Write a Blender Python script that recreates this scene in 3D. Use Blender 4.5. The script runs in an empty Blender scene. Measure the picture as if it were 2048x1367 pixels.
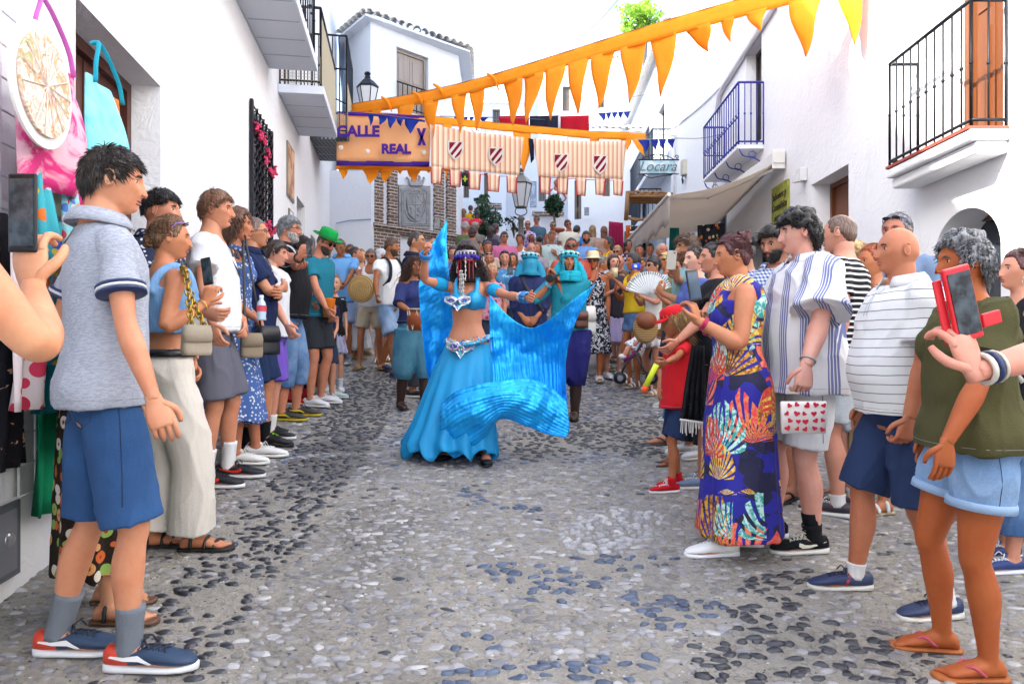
import bpy, math, random
import numpy as np
from mathutils import Vector, Matrix, noise as mnoise
random.seed(7); rng = np.random.default_rng(7)
C = bpy.context.scene.collection
R = math.radians
CZ = 1.235; F = 1400.0
cam = bpy.data.objects.new('camera', bpy.data.cameras.new('camera'))
C.objects.link(cam); cam.location = (0, 0, CZ); cam.rotation_euler = (R(90), 0, 0)
cam.data.sensor_width = 36; cam.data.lens = F / 2048 * 36; cam.data.clip_start = .05; cam.data.clip_end = 800
bpy.context.scene.camera = cam
w = bpy.data.worlds.new('World'); bpy.context.scene.world = w; w.use_nodes = True
wn = w.node_tree.nodes; wl = w.node_tree.links
SUN = Vector((.80, .50, -.66)).normalized()          # direction the light travels
elev = math.asin(-SUN.z); az = math.atan2(-SUN.x, -SUN.y)
sky = wn.new('ShaderNodeTexSky'); sky.sky_type = 'NISHITA'; sky.sun_disc = False
sky.sun_elevation = elev; sky.sun_rotation = az; sky.air_density = 1.0; sky.dust_density = 2.5; sky.ozone_density = 1.0
hs = wn.new('ShaderNodeHueSaturation'); hs.inputs['Saturation'].default_value = .85
wl.new(sky.outputs[0], hs.inputs['Color']); wl.new(hs.outputs[0], wn['Background'].inputs[0])
wn['Background'].inputs[1].default_value = .15
sd = bpy.data.lights.new('sun', 'SUN'); sd.energy = 3.2; sd.angle = R(.6); sd.color = (1, .95, .86)
so = bpy.data.objects.new('sun', sd); C.objects.link(so); so.rotation_euler = SUN.to_track_quat('-Z', 'Y').to_euler(); so.location = (0, 0, 30)
vs = bpy.context.scene.view_settings; vs.view_transform = 'Standard'; vs.look = 'None'; vs.gamma = 1; vs.exposure = 2.32
bpy.context.scene.cycles.max_bounces = 6

def W(px, py, d):
    return Vector(((px - 1024) / F * d, d, CZ + (683 - py) / F * d))
def ground(x, y):
    z = .075 * y - .03 * max(-4.5, min(x, 4.5)) - .05
    if y > 6.5:
        t = min(y, 10) - 6.5; z += .017 * t * t
        if y > 10: z += .119 * (min(y, 26) - 10)
    return z
def Dfoot(px, py):
    lo, hi = 1.2, 22
    for _ in range(40):
        m = (lo + hi) / 2; x = (px - 1024) / F * m
        y = 683 + (CZ - ground(x, m)) / m * F
        if y > py: lo = m
        else: hi = m
    return (lo + hi) / 2
def GP(px, py):
    d = Dfoot(px, py); x = (px - 1024) / F * d
    return (x, d)
def hexc(h, k=1.0):
    h = h.lstrip('#'); v = [int(h[i:i + 2], 16) / 255 for i in (0, 2, 4)]
    return tuple((c / 12.92 if c < .04045 else ((c + .055) / 1.055) ** 2.4) * k for c in v) + (1,)
def tag(o, label=None, cat=None, group=None, kind=None):
    if label: o['label'] = label
    if cat: o['category'] = cat
    if group: o['group'] = group
    if kind: o['kind'] = kind
    return o
def thing(name, label, cat, loc=(0, 0, 0), rz=0, group=None):
    o = bpy.data.objects.new(name, None); C.objects.link(o); o.location = loc; o.rotation_euler = (0, 0, rz)
    o.empty_display_size = .1
    return tag(o, label, cat, group)

class MB:
    def __init__(s): s.V = []; s.F = []; s.M = []; s.n = 0
    def add(s, V, Fs, m=0):
        V = np.asarray(V, float).reshape(-1, 3); k = s.n
        s.V.append(V); s.n += len(V)
        s.F += [tuple(i + k for i in f) for f in Fs]; s.M += [m] * len(Fs)
        return s
    def quad(s, a, b, c, d, m=0): return s.add([a, b, c, d], [(0, 1, 2, 3)], m)
    def box(s, c, h, m=0, rz=0, mat=None):
        x, y, z = h
        V = np.array([(i, j, k) for k in (-z, z) for j in (-y, y) for i in (-x, x)], float)
        if mat is not None: V = V @ np.array(mat.to_3x3()).T
        elif rz: cs, sn = math.cos(rz), math.sin(rz); V = np.c_[V[:, 0] * cs - V[:, 1] * sn, V[:, 0] * sn + V[:, 1] * cs, V[:, 2]]
        return s.add(V + np.array(c), [(0, 2, 3, 1), (4, 5, 7, 6), (0, 1, 5, 4), (2, 6, 7, 3), (0, 4, 6, 2), (1, 3, 7, 5)], m)
    def bar(s, a, b, r=.01, m=0, n=6, r2=None):
        return s.tube([a, b], [r, r if r2 is None else r2], n, m)
    def loft(s, Cn, U, Vv, n=14, m=0, cap=True, ex=1.0, close=True):
        Cn, U, Vv = (np.asarray(q, float) for q in (Cn, U, Vv)); k = len(Cn)
        t = np.linspace(0, 2 * np.pi, n, endpoint=False); c, sn = np.cos(t), np.sin(t)
        if ex != 1.0: c = np.sign(c) * np.abs(c) ** ex; sn = np.sign(sn) * np.abs(sn) ** ex
        V = Cn[:, None, :] + c[None, :, None] * U[:, None, :] + sn[None, :, None] * Vv[:, None, :]
        Fs = []
        for i in range(k - 1):
            for j in range(n):
                j2 = (j + 1) % n; Fs.append((i * n + j, i * n + j2, (i + 1) * n + j2, (i + 1) * n + j))
        V = V.reshape(-1, 3)
        if cap:
            V = np.vstack([V, Cn[0], Cn[-1]]); a, b = k * n, k * n + 1
            for j in range(n):
                j2 = (j + 1) % n; Fs.append((a, j2, j)); Fs.append((b, (k - 1) * n + j, (k - 1) * n + j2))
        return s.add(V, Fs, m)
    def tube(s, P, r, n=8, m=0, sub=0, flat=1.0, ref=None, cap=True):
        P = np.asarray([tuple(p) for p in P], float); r = np.asarray(r if hasattr(r, '__len__') else [r] * len(P), float)
        if sub: P, r = smooth_path(P, r, sub)
        T = np.gradient(P, axis=0); T /= (np.linalg.norm(T, axis=1)[:, None] + 1e-12)
        if ref is None:
            ref = np.array([0, 0, 1.]) if abs(T[0][2]) < .8 else np.array([0, 1., 0])
        U = []; u = np.cross(T[0], np.asarray(ref, float))
        for t in T:
            u = u - t * np.dot(u, t); u /= np.linalg.norm(u) + 1e-12; U.append(u.copy())
        U = np.array(U); Vv = np.cross(T, U)
        return s.loft(P, U * r[:, None], Vv * r[:, None] * flat, n, m, cap)
    def ball(s, c, h, n=12, k=8, m=0, mat=None):
        h = (h, h, h) if not hasattr(h, '__len__') else h
        th = np.linspace(0, np.pi, k + 1)[1:-1]; z = -np.cos(th); q = np.sin(th); t = np.linspace(0, 2 * np.pi, n, endpoint=False)
        V = np.array([(qq * math.cos(a), qq * math.sin(a), zz) for zz, qq in zip(z, q) for a in t] + [(0, 0, -1), (0, 0, 1)]) * np.array(h)
        if mat is not None: V = V @ np.array(mat.to_3x3()).T
        Fs = []; kk = len(z)
        for i in range(kk - 1):
            for j in range(n): Fs.append((i * n + j, i * n + (j + 1) % n, (i + 1) * n + (j + 1) % n, (i + 1) * n + j))
        for j in range(n): Fs.append((kk * n, (j + 1) % n, j)); Fs.append((kk * n + 1, (kk - 1) * n + j, (kk - 1) * n + (j + 1) % n))
        return s.add(V + np.array(tuple(c)), Fs, m)
    def lathe(s, c, prof, n=12, m=0):
        Cn = [(c[0], c[1], c[2] + z) for r, z in prof]
        return s.loft(Cn, [(max(r, 1e-4), 0, 0) for r, z in prof], [(0, max(r, 1e-4), 0) for r, z in prof], n, m)
    def prism(s, pts, th, m=0):                      # polygon (3D points) extruded by vector th
        P = np.asarray([tuple(p) for p in pts], float); n = len(P); Q = P + np.asarray(tuple(th), float)
        Fs = [tuple(range(n))[::-1], tuple(range(n, 2 * n))] + [(i, (i + 1) % n, n + (i + 1) % n, n + i) for i in range(n)]
        return s.add(np.vstack([P, Q]), Fs, m)
    def grid(s, G, m=0):
        G = np.asarray(G, float); a, b = G.shape[:2]
        return s.add(G.reshape(-1, 3), [(i * b + j, i * b + j + 1, (i + 1) * b + j + 1, (i + 1) * b + j) for i in range(a - 1) for j in range(b - 1)], m)
    def xf(s, fn):
        s.V = [fn(v) for v in s.V]; return s
    def mesh(s, name):
        me = bpy.data.meshes.new(name)
        V = np.vstack(s.V) if s.V else np.zeros((0, 3))
        me.from_pydata(V.tolist(), [], s.F)
        me.polygons.foreach_set('material_index', s.M); me.update()
        return me
    def build(s, name, mats, parent=None, smooth=False, solid=0, bevel=0):
        me = s.mesh(name)
        for m in (mats if isinstance(mats, (list, tuple)) else [mats]): me.materials.append(m)
        if smooth: me.polygons.foreach_set('use_smooth', [True] * len(me.polygons))
        o = bpy.data.objects.new(name, me); C.objects.link(o)
        if parent: o.parent = parent
        if solid: md = o.modifiers.new('s', 'SOLIDIFY'); md.thickness = solid; md.offset = 0
        if bevel: md = o.modifiers.new('b', 'BEVEL'); md.width = bevel; md.segments = 2; md.limit_method = 'ANGLE'
        return o
def smooth_path(P, r, sub):
    P = np.asarray(P, float); r = np.asarray(r, float); n = len(P)
    if n < 3:
        t = np.linspace(0, 1, sub + 2)[:, None]; return P[0] * (1 - t) + P[1] * t, (r[0] * (1 - t) + r[1] * t).ravel() if r.ndim == 1 else r[0] * (1 - t) + r[1] * t
    A = np.hstack([P, r.reshape(n, -1)]); E = np.vstack([2 * A[0] - A[1], A, 2 * A[-1] - A[-2]]); out = []
    for i in range(1, n):
        p0, p1, p2, p3 = E[i - 1], E[i], E[i + 1], E[i + 2]
        for k in range(sub + 1):
            t = k / (sub + 1)
            out.append(.5 * (2 * p1 + (p2 - p0) * t + (2 * p0 - 5 * p1 + 4 * p2 - p3) * t * t + (3 * p1 - p0 - 3 * p2 + p3) * t ** 3))
    out.append(A[-1]); out = np.array(out)
    rr = out[:, 3:]
    return out[:, :3], np.maximum(rr.ravel() if r.ndim == 1 else rr, .0005)
def remesh(mb, voxel, smooth=1):
    me = mb.mesh('tmp'); o = bpy.data.objects.new('tmp', me); C.objects.link(o)
    md = o.modifiers.new('r', 'REMESH'); md.mode = 'VOXEL'; md.voxel_size = voxel; md.adaptivity = 0
    if smooth: sm = o.modifiers.new('s', 'SMOOTH'); sm.factor = .6; sm.iterations = smooth
    dg = bpy.context.evaluated_depsgraph_get(); dg.update()
    ev = o.evaluated_get(dg); em = ev.to_mesh()
    n = len(em.vertices); V = np.empty(n * 3); em.vertices.foreach_get('co', V)
    Fs = [tuple(p.vertices) for p in em.polygons]
    ev.to_mesh_clear(); bpy.data.objects.remove(o); bpy.data.meshes.remove(me)
    out = MB(); out.add(V.reshape(-1, 3), Fs); return out
def nz(V, f, seed=0):                                # cheap smooth vector noise, (n,)
    V = np.asarray(V) * np.asarray(f); r = np.random.default_rng(seed + 11); o = np.zeros(len(V))
    for k in range(7):
        d = r.normal(size=3); ph = r.uniform(0, 6.28); d2 = r.normal(size=3) * .8
        o += np.sin(V @ d + ph + 1.3 * np.sin(V @ d2 + ph * 2)) / 7 ** .5
    return o

_m = {}
class NT:
    def __init__(s, m): s.t = m.node_tree; s.n = s.t.nodes; s.l = s.t.links
    def new(s, ty, **k):
        n = s.n.new(ty)
        for a, v in k.items():
            if a.startswith('i_'): n.inputs[a[2:].replace('_', ' ')].default_value = v
            else: setattr(n, a, v)
        return n
    def link(s, a, b): s.l.new(a, b)
    def math(s, op, a, b=None, c=None, clamp=False):
        n = s.n.new('ShaderNodeMath'); n.operation = op; n.use_clamp = clamp
        for i, v in enumerate((a, b, c)):
            if v is None: continue
            if isinstance(v, (int, float)): n.inputs[i].default_value = v
            else: s.l.new(v, n.inputs[i])
        return n.outputs[0]
    def mix(s, f, a, b):
        n = s.n.new('ShaderNodeMix'); n.data_type = 'RGBA'
        for i, v in ((0, f), (6, a), (7, b)):
            if isinstance(v, (int, float)): n.inputs[i].default_value = v
            elif isinstance(v, tuple): n.inputs[i].default_value = v
            else: s.l.new(v, n.inputs[i])
        return n.outputs[2]
    def ramp(s, f, stops, interp='LINEAR'):
        n = s.n.new('ShaderNodeValToRGB'); e = n.color_ramp; e.interpolation = interp
        while len(e.elements) < len(stops): e.elements.new(.5)
        for el, (p, c) in zip(e.elements, stops): el.position = p; el.color = c
        s.l.new(f, n.inputs[0]); return n.outputs[0]
    def noise(s, sc, det=3, co=None, rough=.55, dist=0):
        n = s.new('ShaderNodeTexNoise'); n.inputs['Scale'].default_value = sc; n.inputs['Detail'].default_value = det
        n.inputs['Roughness'].default_value = rough; n.inputs['Distortion'].default_value = dist
        if co is not None: s.l.new(co, n.inputs['Vector'])
        return n.outputs[0]
    def map(s, co, sc=(1, 1, 1), rot=(0, 0, 0), loc=(0, 0, 0)):
        n = s.new('ShaderNodeMapping'); n.inputs['Scale'].default_value = sc; n.inputs['Rotation'].default_value = rot; n.inputs['Location'].default_value = loc
        s.l.new(co, n.inputs['Vector']); return n.outputs[0]
    def xyz(s, co):
        n = s.new('ShaderNodeSeparateXYZ'); s.l.new(co, n.inputs[0]); return n.outputs
def mat(name, col=(.5, .5, .5, 1), rough=.6, metal=0, spec=None, fn=None, bump=None, trans=0):
    """fn(nt, co)->colour socket or (colour, height socket); bump=(scale, strength, dist)"""
    if name in _m: return _m[name]
    m = bpy.data.materials.new(name); m.use_nodes = True; t = NT(m); b = t.n['Principled BSDF']
    b.inputs['Base Color'].default_value = col; b.inputs['Roughness'].default_value = rough; b.inputs['Metallic'].default_value = metal
    if spec is not None: b.inputs['Specular IOR Level'].default_value = spec
    co = t.new('ShaderNodeTexCoord').outputs['Object']; h = None
    if fn:
        r = fn(t, co)
        if isinstance(r, tuple) and len(r) == 2: r, h = r
        if r is not None: t.link(r, b.inputs['Base Color'])
    if bump:
        hn = t.noise(bump[0], 4, co);
        if h is not None: hn = t.math('ADD', hn, h)
        h = hn
    if h is not None:
        bp = t.new('ShaderNodeBump'); bp.inputs['Strength'].default_value = bump[1] if bump else .5
        bp.inputs['Distance'].default_value = bump[2] if bump else .01
        t.link(h, bp.inputs['Height']); t.link(bp.outputs[0], b.inputs['Normal'])
    if trans:
        tr = t.new('ShaderNodeBsdfTranslucent'); tr.inputs[0].default_value = col
        mx = t.new('ShaderNodeMixShader'); mx.inputs[0].default_value = trans
        if fn and r is not None: t.link(r, tr.inputs[0])
        t.link(b.outputs[0], mx.inputs[1]); t.link(tr.outputs[0], mx.inputs[2]); t.link(mx.outputs[0], t.n['Material Output'].inputs[0])
    _m[name] = m; return m
def cloth(col, pat=None, c2=None, p=.04, wd=.3, name=None, rough=.85, metal=0, trans=0):
    k = name or ('cloth_%s_%s_%s_%s_%s' % (col, pat, c2, p, wd))
    if k in _m: return _m[k]
    A = hexc(col, .8); B = hexc(c2 or 'ffffff', .8)
    def fn(t, co):
        X = t.xyz(co); bumpn = t.math('ADD', t.math('MULTIPLY', t.noise(6, 4, t.map(co, (1, 1, .5)), .55, 1.6), 2.2), t.math('MULTIPLY', t.noise(19, 4, t.map(co, (1, 1, .6)), .6, 1), .6))
        if pat == 'h': f = t.math('LESS_THAN', t.math('FRACT', t.math('DIVIDE', t.math('ADD', X[2], t.math('MULTIPLY', t.noise(3, 2, co), .03)), p)), wd); c = t.mix(f, A, B)
        elif pat == 'v':
            ang = t.math('ADD', X[0], t.math('MULTIPLY', X[1], 1.0)); f = t.math('FRACT', t.math('DIVIDE', t.math('ADD', ang, t.math('MULTIPLY', t.noise(2.5, 2, co), .05)), p))
            f1 = t.math('LESS_THAN', f, wd); f2 = t.math('GREATER_THAN', t.math('FRACT', t.math('MULTIPLY', f, 9)), .3); c = t.mix(t.math('MULTIPLY', f1, f2), A, B)
        elif pat == 'check':
            a = t.math('FRACT', t.math('DIVIDE', t.math('ADD', X[0], X[1]), p)); b = t.math('FRACT', t.math('DIVIDE', X[2], p))
            f = t.math('MULTIPLY', t.math('ADD', t.math('LESS_THAN', a, .5), t.math('LESS_THAN', b, .5)), .5); c = t.mix(f, A, B)
        elif pat == 'melange':
            f = t.noise(60, 3, t.map(co, (1, 1, 4))); c = t.mix(t.ramp(f, [(.4, (0, 0, 0, 1)), (.6, (1, 1, 1, 1))]), A, B)
        elif pat == 'denim':
            f = t.noise(5, 5, co); g = t.noise(120, 2, co); c = t.mix(t.ramp(f, [(.38, (0, 0, 0, 1)), (.66, (1, 1, 1, 1))]), A, B); c = t.mix(t.math('MULTIPLY', g, .35), c, (.02, .04, .1, 1))
        elif pat == 'floral' or pat == 'dots' or pat == 'multi':
            v = t.new('ShaderNodeTexVoronoi'); v.inputs['Scale'].default_value = 1 / p; t.link(co, v.inputs['Vector'])
            f = t.math('LESS_THAN', v.outputs['Distance'], wd)
            if pat == 'multi':
                hv = t.xyz(v.outputs['Color'])[0]; fc = t.ramp(hv, [(0, hexc('e0703a', .8)), (.3, hexc('f0e8d8', .8)), (.55, hexc('f0b070', .8)), (.8, hexc('9cbf60', .8))], 'CONSTANT')
                c = t.mix(f, A, fc); f3 = t.math('LESS_THAN', v.outputs['Distance'], wd * .35); c = t.mix(f3, c, hexc('a03a20'))
            else: c = t.mix(f, A, B)
        elif pat == 'zebra':
            wv = t.new('ShaderNodeTexWave'); wv.inputs['Scale'].default_value = 1 / p; wv.inputs['Distortion'].default_value = 9; wv.inputs['Detail'].default_value = 2
            t.link(t.map(co, (1, 1, 1), (.4, .3, .2)), wv.inputs['Vector']); c = t.mix(t.math('GREATER_THAN', wv.outputs['Fac'], .5), A, B)
        elif pat == 'blot':
            f = t.noise(1 / p, 4, co, .6, 1.5); c = t.mix(t.math('GREATER_THAN', f, 1 - wd), A, B)
        else:
            f = t.noise(6, 3, co); c = t.mix(t.math('MULTIPLY', f, .25), A, tuple(x * .75 for x in A[:3]) + (1,))
        return c, bumpn
    return mat(k, A, rough, metal, .25 if not metal else .5, fn, (260, .35, .012), trans)
def plain(h, rough=.5, metal=0, k=.8, name=None):
    return mat(name or 'paint_%s_%s_%s' % (h, rough, metal), hexc(h, k), rough, metal)
def skin(h):
    k = 'skin_' + h
    if k in _m: return _m[k]
    A = hexc(h, .88)
    def fn(t, co):
        f = t.noise(9, 5, co, .65); g = t.noise(120, 3, co, .7)
        c = t.mix(t.ramp(f, [(.35, (0, 0, 0, 1)), (.7, (.9, .9, .9, 1))]), A, (A[0] * .86, A[1] * .66, A[2] * .60, 1))
        return t.mix(t.math('MULTIPLY', g, .3), c, (A[0] * .9, A[1] * .65, A[2] * .55, 1))
    m = mat(k, A, .5, 0, .35, fn, (160, .12, .004))
    m.node_tree.nodes['Principled BSDF'].inputs['Subsurface Weight'].default_value = .12
    m.node_tree.nodes['Principled BSDF'].inputs['Subsurface Radius'].default_value = (.02, .007, .004)
    m.node_tree.nodes['Principled BSDF'].inputs['Subsurface Scale'].default_value = 1
    return m
def hairm(h, h2=None):
    k = 'hair_' + h + (h2 or '')
    if k in _m: return _m[k]
    A = hexc(h, .8); B = hexc(h2, .8) if h2 else tuple(min(1, x * 2.1 + .006) for x in A[:3]) + (1,)
    def fn(t, co):
        f = t.noise(110, 3, t.map(co, (1, 1, .12))); return t.mix(t.ramp(f, [(.4, (0, 0, 0, 1)), (.64, (1, 1, 1, 1))]), A, B), t.math('MULTIPLY', f, 1.5)
    return mat(k, A, .42, 0, .5, fn, (30, .8, .006))
TORSO = {'m': [(.80, .085, .08, 0), (.87, .152, .112, -.008), (.95, .160, .116, -.012), (1.03, .150, .105, -.002), (1.10, .143, .100, .004), (1.20, .152, .108, .004), (1.30, .168, .117, .002), (1.38, .176, .108, -.006), (1.435, .162, .084, -.012), (1.468, .108, .066, -.016), (1.495, .066, .060, -.014), (1.53, .055, .057, -.006), (1.58, .052, .056, .0), (1.60, .050, .054, .002)],
         'f': [(.80, .085, .08, 0), (.87, .160, .116, -.010), (.95, .166, .120, -.016), (1.03, .145, .102, -.004), (1.10, .122, .088, .004), (1.20, .130, .092, .006), (1.30, .146, .102, .004), (1.38, .152, .096, -.004), (1.43, .140, .074, -.010), (1.462, .092, .058, -.014), (1.49, .055, .050, -.012), (1.53, .045, .048, -.004), (1.58, .044, .048, .0), (1.60, .043, .047, .002)]}
HA, HB, HC = .076, .098, .118
def head_pts(nu, nv, off=0.0, child=0):
    """sculpted head grid, centre at the middle of the head, +Y forward; returns sphere coords and points"""
    v = np.linspace(0.02, np.pi - .02, nv); t = np.linspace(0, 2 * np.pi, nu, endpoint=False)
    t = t + .28 * np.sin(2 * t + np.pi) * 1.0    # finer columns in front and back
    VV, TT = np.meshgrid(v, t, indexing='ij')
    x = np.sin(VV) * np.sin(TT); y = np.sin(VV) * np.cos(TT); z = -np.cos(VV)
    return x, y, z, head_map(x, y, z, off)
def g(a, s): return np.exp(-(a / s) ** 2)
def head_map(x, y, z, off=0.0):
    low = np.clip(-z, 0, 1)
    X = HA * x * (1 - (.20 + .16 * np.clip(y, 0, 1)) * low ** 1.2) * (1 + .05 * g(z - .35, .4))
    front = y > 0
    yy = np.where(front, np.abs(y) ** .78, -np.abs(y) ** .9)
    Y = np.where(front, .088 * yy, .102 * yy)
    Y = np.where(~front, Y * (1 - .42 * np.clip(-z - .15, 0, 1)), Y)
    Y = Y - .012 * np.clip(z - .45, 0, 1) * front * 2
    Z = HC * z
    fm = np.clip(y * 3, 0, 1)
    Y = Y - fm * .010 * sstep(np.abs(x), .35, .8) * g(z + .35, .3); Y = Y + fm * (.025 * g(x, .28) * g(z + .78, .17) - .004 * g(z + .66, .06) * g(x, .35))
    Y = Y + fm * .0085 * g(z - .25, .08) * g(x, .55) + fm * .006 * g(np.abs(x) - .55, .16) * g(z + .12, .14)
    Y = Y - fm * .014 * g(np.abs(x) - .38, .17) * g(z - .08, .12)
    nb = np.interp(z, [-.40, -.34, -.27, -.18, .02, .20], [0, .6, 1, .84, .42, .08], 0, 0)
    Y = Y + fm * .033 * nb * g(x, np.interp(z, [-.35, -.15, .2], [.19, .13, .12]))
    Y = Y + fm * (.0075 * g(z + .475, .045) + .0085 * g(z + .565, .05) - .003 * g(z + .52, .02)) * g(x, .26)
    X = X + np.sign(x) * .004 * g(z + .12, .2) * g(np.abs(x) - .72, .3)
    if np.any(off):
        n = np.stack([x / HA, y / .095, z / HC], -1); n /= np.linalg.norm(n, axis=-1, keepdims=True) + 1e-9
        P = np.stack([X, Y, Z], -1) + n * np.asarray(off)[..., None]
        return P
    return np.stack([X, Y, Z], -1)
def add_grid_closed(mb, P, m=0):
    nv, nu = P.shape[:2]; V = P.reshape(-1, 3); Fs = []
    for i in range(nv - 1):
        for j in range(nu): j2 = (j + 1) % nu; Fs.append((i * nu + j, i * nu + j2, (i + 1) * nu + j2, (i + 1) * nu + j))
    V = np.vstack([V, P[0].mean(0), P[-1].mean(0)])
    for j in range(nu): j2 = (j + 1) % nu; Fs.append((nv * nu, j2, j)); Fs.append((nv * nu + 1, (nv - 1) * nu + j, (nv - 1) * nu + j2))
    mb.add(V, Fs, m)
def sstep(a, lo, hi): t = np.clip((a - lo) / (hi - lo), 0, 1); return t * t * (3 - 2 * t)
def hair_mask(x, y, z, front=.58, side=-.05, back=-.5, recede=0):
    hl = np.where(y > 0, side + (front - side) * sstep(y, .22, .62) + recede * np.abs(x), side + (back - side) * sstep(-y, .05, .7))
    return sstep(z, hl - .07, hl + .07)

class Fig: pass
def ik(a, b, l1, l2, pole):
    a = np.array(a, float); b = np.array(b, float); d = b - a; L = np.linalg.norm(d) + 1e-9
    if L > (l1 + l2) * .995: b = a + d / L * (l1 + l2) * .995; d = b - a; L = np.linalg.norm(d)
    u = d / L; q = (l1 * l1 - l2 * l2 + L * L) / (2 * L); h = math.sqrt(max(l1 * l1 - q * q, 0))
    p = np.array(pole, float) - u * np.dot(pole, u); p /= np.linalg.norm(p) + 1e-9
    return a + u * q + p * h, b
def rotm(yaw, pitch, roll=0):
    return np.array(Matrix.Rotation(-yaw, 3, 'Z') @ Matrix.Rotation(-pitch, 3, 'X') @ Matrix.Rotation(roll, 3, 'Y'))

def hand(mb, P, D, N, side, s, curl=.5, spread=0, near=True, thumb=.5):
    """P wrist, D hand direction, N palm normal (towards the palm side), side=+1 when the thumb lies on D x N"""
    D = D / np.linalg.norm(D); N = N - D * np.dot(N, D); N = N / (np.linalg.norm(N) + 1e-9); S = np.cross(D, N) * side
    n = 10 if near else 6
    t = np.array([-.02, 0, .025, .055, .082, .092]); wv = np.array([.024, .027, .036, .042, .042, .036]) * s; th = np.array([.019, .017, .016, .014, .012, .009]) * s
    mb.loft(P + D * t[:, None] * s, S[None] * wv[:, None], N[None] * th[:, None], n)
    base = P + D * .084 * s
    for k, (o, L, r) in enumerate([(.031, .070, .0088), (.0105, .079, .0092), (-.0105, .073, .0088), (-.030, .057, .0076)]):
        a = 0; p = base + S * o * s; pts = [p - D * .012 * s, p]; c = curl * (1 + .12 * k) if not hasattr(curl, '__len__') else curl[k]
        fan = S * o * spread * 6
        for q, f in enumerate((.45, .32, .23)):
            a += c * (.9, 1.15, .8)[q]; dv = D * math.cos(a) + N * math.sin(a) + fan; dv /= np.linalg.norm(dv); p = p + dv * L * f * s; pts.append(p)
        mb.tube(pts, np.array([r, r * 1.03, r, r * .92, r * .72]) * s, 7 if near else 4, 0, 1 if near else 0)
    p = P + D * .022 * s + S * .026 * s; q1 = p + (S * .7 + D * .62 + N * .35) * .034 * s; q2 = q1 + (S * (.35 - .3 * thumb) + D * .8 + N * (.2 + .5 * thumb)) * .031 * s; q3 = q2 + (D * .75 - S * .15 * thumb + N * (.1 + .6 * thumb)) * .024 * s
    mb.tube([P + D * .005 * s + S * .01 * s, p, q1, q2, q3], np.array([.012, .0135, .0118, .0100, .0074]) * s, 7 if near else 4, 0, 1 if near else 0)
    return P + D * .085 * s + N * .028 * s

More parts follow.
